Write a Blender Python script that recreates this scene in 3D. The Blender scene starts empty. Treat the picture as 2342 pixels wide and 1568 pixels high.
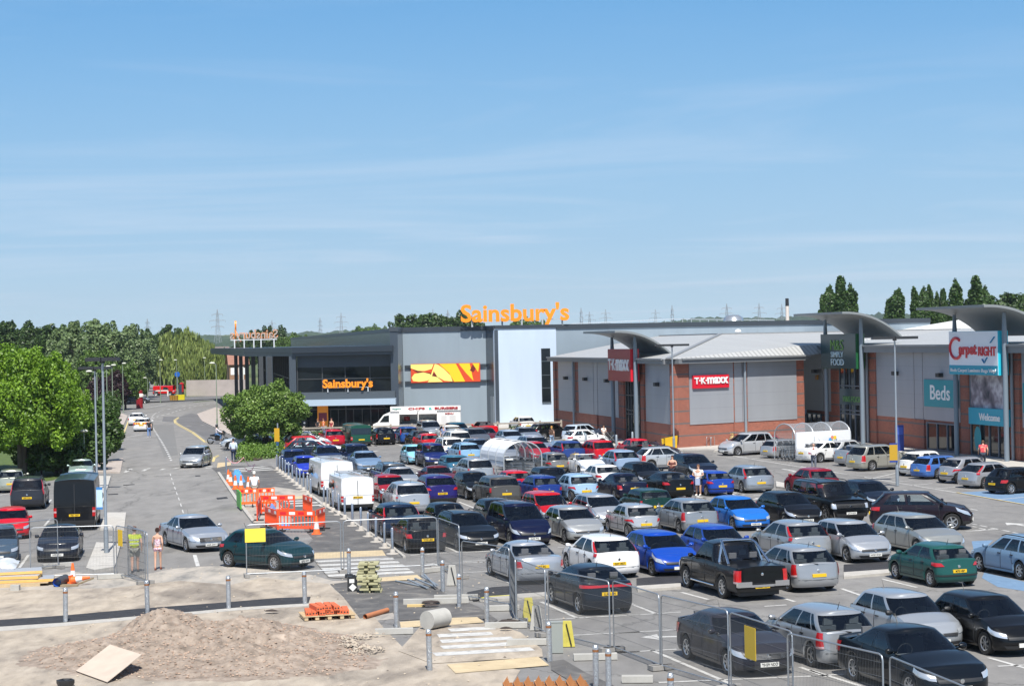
import bpy, bmesh, math, random
import numpy as np
from mathutils import Vector, Matrix, noise
random.seed(7)
rad = math.radians
C = bpy.context.scene.collection
SC = bpy.context.scene
# ---------------------------------------------------------------- camera
H0 = 8.8; FOC = 4400.0; PIT = 4/4400.0; ROLL = 0.020
_r = Vector((1,0,0)); _f = Vector((0,math.cos(PIT),-math.sin(PIT))); _u = Vector((0,math.sin(PIT),math.cos(PIT)))
RR = _r*math.cos(ROLL) - _u*math.sin(ROLL); UU = _r*math.sin(ROLL) + _u*math.cos(ROLL)
CAM = Vector((0,0,H0))
cd = bpy.data.cameras.new('camera'); cam = bpy.data.objects.new('camera', cd); C.objects.link(cam)
cd.sensor_width = 36; cd.lens = 36*FOC/2342.0; cd.clip_start = 1; cd.clip_end = 30000
cam.matrix_world = Matrix(((RR.x,UU.x,-_f.x,0),(RR.y,UU.y,-_f.y,0),(RR.z,UU.z,-_f.z,H0),(0,0,0,1)))
SC.camera = cam
# ---------------------------------------------------------------- world, sun, exposure
SUN_EL, SUN_AZ = 57.0, 174.0      # azimuth clockwise from +Y (north of the scene): behind and a little right
w = bpy.data.worlds.new('World'); SC.world = w; w.use_nodes = True
nt = w.node_tree; nt.nodes.clear(); N = nt.nodes.new; Lk = nt.links.new
out = N('ShaderNodeOutputWorld'); bg = N('ShaderNodeBackground'); sky = N('ShaderNodeTexSky')
sky.sky_type = 'NISHITA'; sky.sun_disc = False; sky.sun_elevation = rad(SUN_EL); sky.sun_rotation = rad(SUN_AZ)
sky.air_density = 1.0; sky.dust_density = 0.55; sky.ozone_density = 3.0; sky.altitude = 0
tc = N('ShaderNodeTexCoord'); sep = N('ShaderNodeSeparateXYZ'); Lk(tc.outputs['Generated'], sep.inputs[0])
add = N('ShaderNodeMath'); add.operation = 'ADD'; add.inputs[1].default_value = 0.055; Lk(sep.outputs[2], add.inputs[0])
mx = N('ShaderNodeMath'); mx.operation = 'MAXIMUM'; mx.inputs[1].default_value = 0.03; Lk(add.outputs[0], mx.inputs[0])
dx = N('ShaderNodeMath'); dx.operation = 'DIVIDE'; Lk(sep.outputs[0], dx.inputs[0]); Lk(mx.outputs[0], dx.inputs[1])
dy = N('ShaderNodeMath'); dy.operation = 'DIVIDE'; Lk(sep.outputs[1], dy.inputs[0]); Lk(mx.outputs[0], dy.inputs[1])
cmb = N('ShaderNodeCombineXYZ'); Lk(dx.outputs[0], cmb.inputs[0]); Lk(dy.outputs[0], cmb.inputs[1])
mp = N('ShaderNodeMapping'); mp.inputs['Rotation'].default_value = (0,0,rad(-24)); mp.inputs['Scale'].default_value = (0.50,1.05,1); mp.inputs['Location'].default_value = (3.1,0.4,0)
Lk(cmb.outputs[0], mp.inputs[0])
n1 = N('ShaderNodeTexNoise'); n1.inputs['Scale'].default_value = 0.62; n1.inputs['Detail'].default_value = 12; n1.inputs['Roughness'].default_value = 0.58; n1.inputs['Distortion'].default_value = 1.5
Lk(mp.outputs[0], n1.inputs['Vector'])
cr = N('ShaderNodeValToRGB'); cr.color_ramp.elements[0].position = 0.47; cr.color_ramp.elements[1].position = 0.80
cr.color_ramp.elements[1].color = (0.55,0.55,0.55,1); Lk(n1.outputs['Fac'], cr.inputs[0])
mixc = N('ShaderNodeMix'); mixc.data_type = 'RGBA'
cw = N('ShaderNodeMapRange'); cw.inputs[1].default_value = .05; cw.inputs[2].default_value = .16; cw.inputs[3].default_value = .9; cw.inputs[4].default_value = .28; Lk(sep.outputs[2], cw.inputs[0])
cm = N('ShaderNodeMath'); cm.operation = 'MULTIPLY'; Lk(cr.outputs[0], cm.inputs[0]); Lk(cw.outputs[0], cm.inputs[1]); Lk(cm.outputs[0], mixc.inputs[0])
hsv = N('ShaderNodeHueSaturation'); hsv.inputs['Saturation'].default_value = 1.0; hsv.inputs['Value'].default_value = 1.0
Lk(sky.outputs[0], hsv.inputs['Color'])
lowr = N('ShaderNodeValToRGB'); le = lowr.color_ramp.elements          # air near the horizon, by height above it
for p_,c_ in ((0.0,(4.7,6.15,7.0)),(.05,(3.3,5.1,6.7)),(.175,(1.05,3.25,6.2))):
    el_ = le[0] if p_ == 0 else (le.new(p_*2)); el_.color = (*[v/8.0 for v in c_],1)
le[-1].position = 1; le[-1].color = (.5/8,1.8/8,4.6/8,1); lowr.color_ramp.interpolation = 'B_SPLINE'
m2 = N('ShaderNodeMath'); m2.operation = 'MULTIPLY'; m2.inputs[1].default_value = 2.0; Lk(sep.outputs[2], m2.inputs[0]); Lk(m2.outputs[0], lowr.inputs[0])
sc6 = N('ShaderNodeVectorMath'); sc6.operation = 'SCALE'; sc6.inputs['Scale'].default_value = 8.0; Lk(lowr.outputs[0], sc6.inputs[0])
fb = N('ShaderNodeMapRange'); fb.inputs[1].default_value = .18; fb.inputs[2].default_value = .42; Lk(sep.outputs[2], fb.inputs[0])
mlow = N('ShaderNodeMix'); mlow.data_type = 'RGBA'; Lk(fb.outputs[0], mlow.inputs[0]); Lk(sc6.outputs[0], mlow.inputs[6]); Lk(hsv.outputs[0], mlow.inputs[7])
Lk(mlow.outputs[2], mixc.inputs[6]); mixc.inputs[7].default_value = (6.0,6.6,7.6,1)
Lk(mixc.outputs[2], bg.inputs[0]); bg.inputs[1].default_value = 0.088; Lk(bg.outputs[0], out.inputs[0])
SKYMIX = mixc
sl = bpy.data.lights.new('sun','SUN'); so = bpy.data.objects.new('sun', sl); C.objects.link(so)
sl.energy = 4.5; sl.angle = rad(0.53); sl.color = (1.0,0.955,0.88)
_d = Vector((math.sin(rad(SUN_AZ))*math.cos(rad(SUN_EL)), math.cos(rad(SUN_AZ))*math.cos(rad(SUN_EL)), math.sin(rad(SUN_EL))))
so.rotation_euler = _d.to_track_quat('Z','Y').to_euler(); so.location = (40,-60,90)
vs = SC.view_settings; vs.view_transform = 'Standard'; vs.look = 'None'; vs.exposure = 0.58; vs.gamma = 1; vs.use_curve_mapping = False

# ---------------------------------------------------------------- picture measurements -> places in the world
def ray(u, v): return RR*(u-1171.0) + UU*(784.0-v) + _f*FOC
def G(u, v, z=0.0):                     # point on the level plane z seen at (u, v)
    d = ray(u, v); t = (z-H0)/d.z; return CAM + d*t
def AT(u, v, Y):                        # point at depth Y
    d = ray(u, v); return CAM + d*(Y/d.y)
K = {'2':(0,1650,.3507),'5':(750,1600,.3507),'A':(1350,1580,.3507),'B':(2000,1580,.3507),'C':(2600,1580,.2806),
     'D':(3200,1580,.2806),'E':(1600,2020,.3513),'F':(2300,1950,.396),'G':(3040,1900,.428),'7':(0,1500,.4279),
     '8':(400,1380,.2168),'1':(0,1150,.3507),'3':(0,2050,.3843),'6':(750,2050,.3843),'4':(750,1100,.3507),
     'S':(1500,1100,.3507),'T':(2050,1050,.4145),'R':(2900,1000,.4463),'9':(1350,1580,.2168),'0':(0,0,1.6397)}
def D(k, x, y):
    a, b, s = K[k]; return ((a+x*s)/1.63965, (b+y*s)/1.63965)
def GP(k, x, y, z=0.0): return G(*D(k,x,y), z)

# ---------------------------------------------------------------- materials
def lin(h):
    h = h.lstrip('#'); r = []
    for i in (0,2,4):
        c = int(h[i:i+2],16)/255.0; r.append(c/12.92 if c <= .04045 else ((c+.055)/1.055)**2.4)
    return tuple(r)
def mat(name, col, rough=.6, metal=0., coat=0., spec=.5, var=0., vscale=4., bump=0., bscale=30., emit=None, trans=0, alpha=1):
    m = bpy.data.materials.new(name); m.use_nodes = True; t = m.node_tree; b = t.nodes['Principled BSDF']
    if isinstance(col, str): col = lin(col)
    b.inputs['Base Color'].default_value = (*col,1); b.inputs['Roughness'].default_value = rough; b.inputs['Metallic'].default_value = metal
    b.inputs['Coat Weight'].default_value = coat; b.inputs['Coat Roughness'].default_value = .04; b.inputs['Specular IOR Level'].default_value = spec
    if var or bump:
        co = t.nodes.new('ShaderNodeTexCoord')
    if var:
        n = t.nodes.new('ShaderNodeTexNoise'); n.inputs['Scale'].default_value = vscale; n.inputs['Detail'].default_value = 6; n.inputs['Roughness'].default_value = .6
        t.links.new(co.outputs['Object'], n.inputs['Vector'])
        mr = t.nodes.new('ShaderNodeMapRange'); mr.inputs[1].default_value = .25; mr.inputs[2].default_value = .75; mr.inputs[3].default_value = 1-var; mr.inputs[4].default_value = 1+var
        t.links.new(n.outputs['Fac'], mr.inputs[0])
        mu = t.nodes.new('ShaderNodeMix'); mu.data_type = 'RGBA'; mu.blend_type = 'MULTIPLY'; mu.inputs[0].default_value = 1; mu.inputs[6].default_value = (*col,1)
        t.links.new(mr.outputs[0], mu.inputs[7]); t.links.new(mu.outputs[2], b.inputs['Base Color'])
    if bump:
        n2 = t.nodes.new('ShaderNodeTexNoise'); n2.inputs['Scale'].default_value = bscale; n2.inputs['Detail'].default_value = 8
        t.links.new(co.outputs['Object'], n2.inputs['Vector'])
        bp = t.nodes.new('ShaderNodeBump'); bp.inputs['Strength'].default_value = bump; bp.inputs['Distance'].default_value = .05
        t.links.new(n2.outputs['Fac'], bp.inputs['Height']); t.links.new(bp.outputs[0], b.inputs['Normal'])
    if emit:
        b.inputs['Emission Color'].default_value = (*emit[0],1); b.inputs['Emission Strength'].default_value = emit[1]
    return m
_mc = {}
def M(hexc, rough=.6, metal=0., **k):
    key = (hexc, rough, metal, tuple(sorted(k.items())))
    if key not in _mc: _mc[key] = mat('mat_'+hexc.strip('#'), hexc, rough, metal, **k)
    return _mc[key]

# ---------------------------------------------------------------- object helpers
def tag(o, label=None, cat=None, group=None, kind=None):
    if label: o['label'] = label
    if cat: o['category'] = cat
    if group: o['group'] = group
    if kind: o['kind'] = kind
    return o
def empty(name, loc=(0,0,0), rz=0., label=None, cat=None, group=None):
    o = bpy.data.objects.new(name, None); C.objects.link(o); o.location = loc; o.rotation_euler = (0,0,rz); o.empty_display_size = .2
    return tag(o, label, cat, group)
class MB:                                  # mesh builder
    def __init__(s): s.v = []; s.f = []; s.mi = []; s.sm = []; s.cur = 0
    def face(s, pts, smooth=False):
        n = len(s.v); s.v += [tuple(p) for p in pts]; s.f.append(tuple(range(n, n+len(pts)))); s.mi.append(s.cur); s.sm.append(smooth)
    def box(s, x0,x1,y0,y1,z0,z1):
        n = len(s.v); s.v += [(x,y,z) for z in (z0,z1) for y in (y0,y1) for x in (x0,x1)]
        for f in ((0,2,3,1),(4,5,7,6),(0,1,5,4),(2,6,7,3),(0,4,6,2),(1,3,7,5)):
            s.f.append(tuple(n+i for i in f)); s.mi.append(s.cur); s.sm.append(False)
    def obox(s, c, ax, ay, az):             # oriented box: centre, half-axis vectors
        c = Vector(c); n = len(s.v)
        s.v += [tuple(c+ax*i+ay*j+az*k) for k in (-1,1) for j in (-1,1) for i in (-1,1)]
        for f in ((0,2,3,1),(4,5,7,6),(0,1,5,4),(2,6,7,3),(0,4,6,2),(1,3,7,5)):
            s.f.append(tuple(n+i for i in f)); s.mi.append(s.cur); s.sm.append(False)
    def bar(s, p, q, w, h=None):
        p = Vector(p); q = Vector(q); h = h or w; d = q-p; L = d.length
        if L < 1e-6: return
        d /= L; a = d.cross(Vector((0,0,1)));
        if a.length < 1e-3: a = d.cross(Vector((0,1,0)))
        a.normalize(); b = a.cross(d); s.obox((p+q)/2, d*(L/2), a*(w/2), b*(h/2))
    def tube(s, pts, r, n=8, cap=True, closed=False):
        pts = [Vector(p) for p in pts]; rs = r if isinstance(r, (list,tuple)) else [r]*len(pts); rings = []
        up = None
        for i, p in enumerate(pts):
            if closed: d = pts[(i+1)%len(pts)]-pts[i-1]
            else: d = pts[min(i+1,len(pts)-1)]-pts[max(i-1,0)]
            if d.length < 1e-9: d = Vector((0,0,1))
            d.normalize()
            a = d.cross(Vector((0,0,1))) if up is None else up - d*up.dot(d)
            if a.length < 1e-3: a = d.cross(Vector((0,1,0)))
            a.normalize(); up = a; b = d.cross(a); k = len(s.v)
            for j in range(n):
                t = 2*math.pi*j/n; s.v.append(tuple(p + (a*math.cos(t)+b*math.sin(t))*rs[i]))
            rings.append(k)
        m = len(rings)
        for i in range(m if closed else m-1):
            A = rings[i]; B = rings[(i+1)%m]
            for j in range(n):
                s.f.append((A+j, A+(j+1)%n, B+(j+1)%n, B+j)); s.mi.append(s.cur); s.sm.append(True)
        if cap and not closed:
            s.f.append(tuple(rings[0]+j for j in reversed(range(n)))); s.mi.append(s.cur); s.sm.append(False)
            s.f.append(tuple(rings[-1]+j for j in range(n))); s.mi.append(s.cur); s.sm.append(False)
    def lathe(s, prof, c=(0,0,0), n=16, axis='z'):
        k = len(s.v); m = len(prof)
        for (r, h) in prof:
            for j in range(n):
                t = 2*math.pi*j/n; a, b = r*math.cos(t), r*math.sin(t)
                p = (a,b,h) if axis=='z' else ((h,a,b) if axis=='x' else (a,h,b))
                s.v.append((p[0]+c[0],p[1]+c[1],p[2]+c[2]))
        for i in range(m-1):
            for j in range(n):
                s.f.append((k+i*n+j, k+i*n+(j+1)%n, k+(i+1)*n+(j+1)%n, k+(i+1)*n+j)); s.mi.append(s.cur); s.sm.append(True)
    def prism(s, poly, z0, z1):
        n = len(poly); k = len(s.v); s.v += [(p[0],p[1],z0) for p in poly]+[(p[0],p[1],z1) for p in poly]
        s.f.append(tuple(k+i for i in reversed(range(n)))); s.f.append(tuple(k+n+i for i in range(n))); s.mi += [s.cur]*2; s.sm += [False]*2
        for i in range(n):
            j = (i+1)%n; s.f.append((k+i,k+j,k+n+j,k+n+i)); s.mi.append(s.cur); s.sm.append(False)
    def grid(s, P, smooth=True, closed=False):   # P[i][j] points
        k = len(s.v); a = len(P); b = len(P[0])
        for row in P: s.v += [tuple(p) for p in row]
        for i in range(a-1):
            for j in range(b-1): s.f.append((k+i*b+j, k+i*b+j+1, k+(i+1)*b+j+1, k+(i+1)*b+j)); s.mi.append(s.cur); s.sm.append(smooth)
            if closed: s.f.append((k+i*b+b-1, k+i*b, k+(i+1)*b, k+(i+1)*b+b-1)); s.mi.append(s.cur); s.sm.append(smooth)
    def mesh(s, name, mats):
        me = bpy.data.meshes.new(name); me.from_pydata(s.v, [], s.f)
        if not isinstance(mats, (list,tuple)): mats = [mats]
        for m in mats: me.materials.append(m)
        me.polygons.foreach_set('material_index', s.mi); me.polygons.foreach_set('use_smooth', s.sm); me.update()
        if any(s.sm) and len(s.f) < 4000: me.set_sharp_from_angle(angle=rad(48))
        return me
    def build(s, name, mats, parent=None, label=None, cat=None, group=None, kind=None):
        return put(name, s.mesh(name, mats), parent, label, cat, group, kind)
def put(name, me, parent=None, label=None, cat=None, group=None, kind=None):
    o = bpy.data.objects.new(name, me); C.objects.link(o)
    if parent: o.parent = parent
    return tag(o, label, cat, group, kind)
def fixn(me):
    bm = bmesh.new(); bm.from_mesh(me); bmesh.ops.remove_doubles(bm, verts=bm.verts, dist=.0005); bmesh.ops.recalc_face_normals(bm, faces=bm.faces); bm.to_mesh(me); bm.free(); me.set_sharp_from_angle(angle=rad(48)); return me
def copy_tree(o, parent=None):
    c = o.copy(); C.objects.link(c); c.parent = parent
    for ch in o.children: copy_tree(ch, c)
    return c
def prop(mb, name, loc, mats, label, cat, group=None, rz=0., kind=None):   # single-mesh thing
    o = mb.build(name, mats, None, label, cat, group, kind); o.location = loc; o.rotation_euler = (0,0,rz); return o
def text_mesh(s, size=1., ext=.02, off=0., shear=0., space=1., align='CENTER', wscale=1.):
    cu = bpy.data.curves.new('text','FONT'); cu.body = s; cu.size = size; cu.extrude = ext; cu.offset = off; cu.shear = shear; cu.space_character = space
    cu.align_x = align; cu.align_y = 'CENTER'; cu.resolution_u = 3
    o = bpy.data.objects.new('text', cu); C.objects.link(o)
    dg = bpy.context.evaluated_depsgraph_get(); me = bpy.data.meshes.new_from_object(o.evaluated_get(dg))
    bpy.data.objects.remove(o); bpy.data.curves.remove(cu)
    for v in me.vertices: v.co.x *= wscale
    return me
def text_on(s, parent, O, ex, ey, size, m, name='lettering', **k):
    """lettering whose baseline direction is ex, up is ey, centred at O (all in the parent's space)"""
    me = text_mesh(s, size, **k); ex = Vector(ex).normalized(); ey = Vector(ey).normalized(); ez = ex.cross(ey)
    T = Matrix(((ex.x,ey.x,ez.x,O[0]),(ex.y,ey.y,ez.y,O[1]),(ex.z,ey.z,ez.z,O[2]),(0,0,0,1)))
    me.transform(T); me.materials.clear(); me.materials.append(m); return put(name, me, parent)
# ================================================================= CARS
def interp(pts, x):
    if x <= pts[0][0]: return pts[0][1]
    for (a,b),(c,d) in zip(pts, pts[1:]):
        if x <= c:
            t = (x-a)/(c-a) if c > a else 0; t = t*t*(3-2*t)*.5 + t*.5; return b+(d-b)*t
    return pts[-1][1]
GLASS = bpy.data.materials.new('car_glass'); GLASS.use_nodes = True
_t = GLASS.node_tree; _t.nodes.clear(); _o = _t.nodes.new('ShaderNodeOutputMaterial'); _m = _t.nodes.new('ShaderNodeMixShader'); _tr = _t.nodes.new('ShaderNodeBsdfTransparent'); _gl = _t.nodes.new('ShaderNodeBsdfGlossy'); _fr = _t.nodes.new('ShaderNodeFresnel')
_tr.inputs[0].default_value = (.80,.87,.88,1); _gl.inputs['Roughness'].default_value = .03; _fr.inputs[0].default_value = 1.75
_t.links.new(_fr.outputs[0], _m.inputs[0]); _t.links.new(_tr.outputs[0], _m.inputs[1]); _t.links.new(_gl.outputs[0], _m.inputs[2]); _t.links.new(_m.outputs[0], _o.inputs[0])
TYRE = mat('tyre_rubber', (.018,.018,.018), .8); ALLOY = mat('alloy_rim', (.55,.56,.57), .32, .85); DARKRIM = mat('dark_rim', (.05,.05,.052), .4, .6)
BLACKP = mat('black_plastic', (.022,.023,.025), .5); TRIM = mat('seat_fabric', (.11,.115,.125), .9); CREAM = mat('pale_seat', (.42,.38,.30), .85)
HLAMP = mat('headlamp_glass', (.62,.66,.70), .12, .55, coat=1.); TLAMP = mat('red_lamp', (.42,.010,.012), .18, 0, coat=1.); AMBER = mat('amber_lamp', (.75,.22,.03), .2, 0, coat=1.)
CHROME = mat('chrome', (.75,.76,.78), .12, 1.); PLW = mat('white_plate', (.72,.72,.68), .4); PLY = mat('yellow_plate', (.72,.46,.015), .4); PLT = mat('plate_ink', (.01,.01,.01), .5); PLB = mat('plate_blue_band', (.02,.10,.5), .4)
CLEARL = mat('clear_lamp', (.62,.40,.42), .15, .2, coat=1.)
HL = {  # lamp outlines in (p,w) of the front; p = sideways (1 = corner), w = height 0..1
 'a': [(.40,.60),(1.16,.74),(1.18,.95),(.40,.80)], 'b': [(.46,.56),(1.02,.58),(1.04,.86),(.46,.84)], 'c': [(.42,.56),(1.22,.76),(1.38,.98),(.56,.82)],
 'v': [(.60,.30),(1.10,.30),(1.06,.44),(.60,.42)]}
class CT:
    def __init__(s, L=4.1, W=1.73, H=1.47, wb=2.55, fo=.82, r=.315, gc=.19, cowl=1.0, rf=1.72, rr=.62, rg=.16, hood=.72, czl=.95, belt=.95, deck=.95,
                 tum=.74, wins=((.05,.47),(.51,.95)), hl='a', tl=None, rcF=.50, rcR=.38, nF=2.7, nR=3.2, nose=None, tail=None, clad=0, rails=False, kind='hatch',
                 plr=.52, plf=.26, grille=((.0,.36,.52,.66)), spokes=7, bar=False, seats=2, darkseat=True, wiper=True):
        s.__dict__.update(locals()); s.parts = []; s.make()
    # ---- body surface
    def zs(s, x):
        L = s.L/2; return interp([(-L+.02, s.deck-.02), (-L+max(s.rg,.25), s.deck), (L-s.cowl-.9, s.belt), (L-s.cowl, s.czl), (L-.35, s.hood+.05), (L-.12, s.hood)], x)
    def zb(s, x):
        z = s.gc; R = s.r+.055
        for xw in (s.xf, s.xr):
            d = abs(x-xw)
            if d < R: z = max(z, s.r + math.sqrt(R*R-d*d))
        return z
    def hw(s, w):
        if w < .14: k = .94+.055*w/.14
        elif w < .72: k = .995+.005*math.sin(math.pi*(w-.14)/.58)
        else: k = .995-.05*((w-.72)/.28)**1.8
        return s.W/2*k
    def tap(s, x): return 1-.045*abs(x/(s.L/2))**3
    def P(s, end, p, w):                    # end +1 front, -1 rear
        L = s.L/2; rc = s.rcF if end > 0 else s.rcR; n = s.nF if end > 0 else s.nR; a = min(abs(p),1.)*math.pi/2
        prof = s.nose if end > 0 else s.tail; e = L - interp(prof, w); x0 = L-rc
        x = end*(x0+(e-x0)*max(math.cos(a),0)**(2/n)); y = s.hw(w)*s.tap(x)*math.sin(a)**(2/n)*(1 if p >= 0 else -1)
        if abs(p) > 1: x = end*(x0-(abs(p)-1)*.6); y = s.hw(w)*s.tap(x)*(1 if p > 0 else -1)
        return s.Z(x, y, w)
    def side(s, x, sg, w): return s.Z(x, sg*s.hw(w)*s.tap(x), w)
    def Z(s, x, y, w):
        z = s.gc + w*(s.zs(x)-s.gc); b = s.zb(x)
        if b > s.gc: z += (b-s.gc)*max(0, 1-w/.78)
        return Vector((x,y,z))
    # ---- greenhouse surface
    def g(s, end, p, t):
        L = s.L/2; W2 = s.W/2
        rc = .34 if end > 0 else .30; n = 2.5 if end > 0 else 2.8
        xb = (L-s.cowl) if end > 0 else (-L+s.rg); xt = (L-s.rf) if end > 0 else (-L+s.rr)
        x1 = xb + (xt-xb)*t; a = min(abs(p),1.)*math.pi/2
        x = x1 - end*rc*(1-max(math.cos(a),0)**(2/n)); y = s.gw(x,t)*math.sin(a)**(2/n)*(1 if p >= 0 else -1)
        return s.gz(x, y, t)
    def gw(s, x, t):
        W2 = s.W/2; b = W2*.93*s.tap(x); tt = W2*s.tum; return b+(tt-b)*t + .03*math.sin(math.pi*min(t,1))
    def gz(s, x, y, t):
        L = s.L/2; xm = (-s.rf+s.rr)/2.; hl = (s.L-s.rf-s.rr)/2+.5
        zt = s.H-.075-.07*((x-xm-.1)/hl)**2; z0 = s.zs(x)-.012; return Vector((x,y,z0+(zt-z0)*t))
    def gs(s, q, sg, t):
        L = s.L/2; xr = -L+s.rg+(s.rr-s.rg)*t+.30; xf = L-s.cowl-(s.rf-s.cowl)*t-.34
        x = xr+(xf-xr)*q; return s.gz(x, sg*s.gw(x,t), t)
    def patch(s, mb, fn, quad, nu=6, nv=4, off=.016, ctr=None):
        (a0,b0),(a1,b1),(a2,b2),(a3,b3) = quad; P = []
        for j in range(nv+1):
            v = j/nv; row = []
            for i in range(nu+1):
                u = i/nu; p = (a0*(1-u)+a1*u)*(1-v)+(a3*(1-u)+a2*u)*v; w_ = (b0*(1-u)+b1*u)*(1-v)+(b3*(1-u)+b2*u)*v
                c = fn(p,w_); e = .01; du = fn(p+e,w_)-fn(p-e,w_); dv = fn(p,min(w_+e,1))-fn(p,w_-e); nn = du.cross(dv)
                if nn.length < 1e-9: nn = Vector((c.x,c.y,0))
                nn.normalize()
                if nn.dot(Vector((c.x,c.y,.2))) < 0: nn = -nn
                row.append(c+nn*off)
            P.append(row)
        mb.grid(P)
    def add(s, name, mb, mats, parent=None, paint=False, fix=False):
        me = mb.mesh(name, mats)
        if fix: fixn(me)
        s.parts.append((name, me, parent, paint)); return len(s.parts)-1
    def make(s):
        L = s.L/2; W2 = s.W/2; s.xf = L-s.fo; s.xr = s.xf-s.wb; van = s.kind == 'van'
        if s.nose is None: s.nose = [(0,.10),(.12,.03),(.35,0),(.55,.015),(.72,.06),(.86,.15),(1,.30)]
        if s.tail is None: s.tail = [(0,.10),(.12,.03),(.35,0),(.5,.02),(.6,.05),(1,.11)] if s.kind != 'saloon' else [(0,.10),(.15,.02),(.4,0),(.8,.03),(1,.10)]
        ws = [0,.05,.12,.22,.34,.46,.58,.68,.77,.85,.91,.96,1.0]
        if van: ws = [0,.05,.12,.2,.3,.4,.5,.6,.7,.8,.88,.94,.975,1.0]
        pe = [0,.1,.22,.36,.5,.64,.76,.87,.95,1.0]
        R = s.r+.055; xs = set()
        for xw in (s.xf, s.xr):
            for k in range(13): xs.add(round(xw-R*math.cos(math.pi*k/12),4))
            xs.add(round(xw-R-.01,4)); xs.add(round(xw+R+.01,4))
        a, b = -L+s.rcR, L-s.rcF; k = int((b-a)/.16)
        for i in range(1,k): xs.add(round(a+(b-a)*i/k,4))
        xs = sorted(x for x in xs if a+.01 < x < b-.01)
        st = [('r',p) for p in pe] + [('s',x) for x in xs] + [('f',p) for p in reversed(pe)]
        def pt(q, sg, w):
            if q[0] == 'r': return s.P(-1, sg*q[1], w)
            if q[0] == 'f': return s.P(1, sg*q[1], w)
            return s.side(q[1], sg, w)
        bm = MB(); dk = MB()
        for sg in (1,-1):
            grid = [[pt(q,sg,w) for q in st] for w in ws]
            lo = 0
            if s.clad: lo = s.clad
            if lo: dk.grid(grid[:lo+1])
            bm.grid(grid[lo:])
        # top skin (bonnet, boot or roof)
        m = 8; xa = L-s.cowl-.12; xd = -L+s.rg+.10; rows = []; cr = .05 if not van else .09
        for q in st:
            e = pt(q,1,1.0); y = e.y; row = [Vector((e.x, y*(2*j/m-1), e.z + cr*(1-abs(2*j/m-1)**2.4)*min(1,(y/(W2*.8))))) for j in range(m+1)]
            rows.append(row)
        run = []
        for row in rows:
            hid = (not van) and xd < row[0].x < xa and not (s.kind == 'pickup' and row[0].x < -L+s.rg)
            if hid:
                if len(run) > 1: bm.grid(run)
                run = []
            else: run.append(row)
        if len(run) > 1: bm.grid(run)
        glass = {'windscreen': MB(), 'rear_window': MB()}; sidew = []
        if not van:
            ts = [0,.06,.2,.4,.6,.8,.92,.97,1.0]; qs = sorted(set([0,1]+[v for a_ in s.wins for v in a_]+[a_[0]+(a_[1]-a_[0])*k/4 for a_ in s.wins for k in (1,2,3)]))
            pg = [0,.12,.26,.4,.54,.68,.8,.9,1.0]
            stg = [('r',p) for p in pg]+[('s',q) for q in qs[1:-1]]+[('f',p) for p in reversed(pg)]
            def gp(q, sg, t):
                if q[0] == 'r': return s.g(-1, sg*q[1], t)
                if q[0] == 'f': return s.g(1, sg*q[1], t)
                return s.gs(q[1], sg, t)
            op = s.kind == 'cabrio'
            sw = {}
            for sg in (1,-1):
                for i in range(len(stg)-1):
                    A, B = stg[i], stg[i+1]
                    if A[0]=='r' and B[0]=='r': reg = 'R' if max(A[1],B[1]) <= (.8 if s.kind!='coupe' else .9)+.001 else 'b'
                    elif A[0]=='f' and B[0]=='f': reg = 'F' if max(A[1],B[1]) <= .9+.001 else 'b'
                    else:
                        qa = A[1] if A[0]=='s' else 0.; qb = B[1] if B[0]=='s' else 1.; reg = 'b'
                        for k,(u0,u1) in enumerate(s.wins):
                            if qa >= u0-1e-6 and qb <= u1+1e-6: reg = k
                    for j in range(len(ts)-1):
                        t0, t1 = ts[j], ts[j+1]; q4 = [gp(A,sg,t0), gp(B,sg,t0), gp(B,sg,t1), gp(A,sg,t1)]
                        if reg == 'F' and .0 <= t0 and t1 <= .93: tgt = glass['windscreen']
                        elif reg == 'R' and .05 <= t0 and t1 <= .93: tgt = glass['rear_window']
                        elif isinstance(reg,int) and t0 >= .05 and t1 <= .93: tgt = sw.setdefault((reg,sg), MB())
                        else: tgt = bm
                        if op and not (A[0]=='f' and B[0]=='f'): continue
                        tgt.face(q4, True)
            if not op:
                rows = []
                for q in stg:
                    e = gp(q,1,1.0); rows.append([Vector((e.x, e.y*(2*j/m-1), e.z+.075*(1-abs(2*j/m-1)**2.6)*min(1,e.y/(W2*.5)))) for j in range(m+1)])
                bm.grid(rows)
            if s.kind != 'cabrio': sidew = list(sw.values())
        s.add('body', bm, None, paint=True, fix=True)
        if dk.f: s.add('lower_trim', dk, BLACKP, fix=True)
        if not van:
            for nme, g_ in glass.items():
                if g_.f: s.add(nme, g_, GLASS, fix=True)
            for g_ in sidew: s.add('side_window', g_, GLASS, fix=True)
        else:
            fr = MB(); w0, w1 = s.vw; s.patch(fr, lambda p,w:s.P(1,p,w), [(-.86,w0),(.86,w0),(.82,w1),(-.82,w1)], 12, 6); s.add('windscreen', fr, DKG)
            for sg in (1,-1):
                g_ = MB(); s.patch(g_, lambda x,w:s.side(x,sg,w), [(L-1.75-s.vs,w0),(L-.62-s.vs,w0),(L-1.0-s.vs,w1),(L-1.75-s.vs,w1)], 6, 4); s.add('side_window', g_, DKG)
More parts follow.
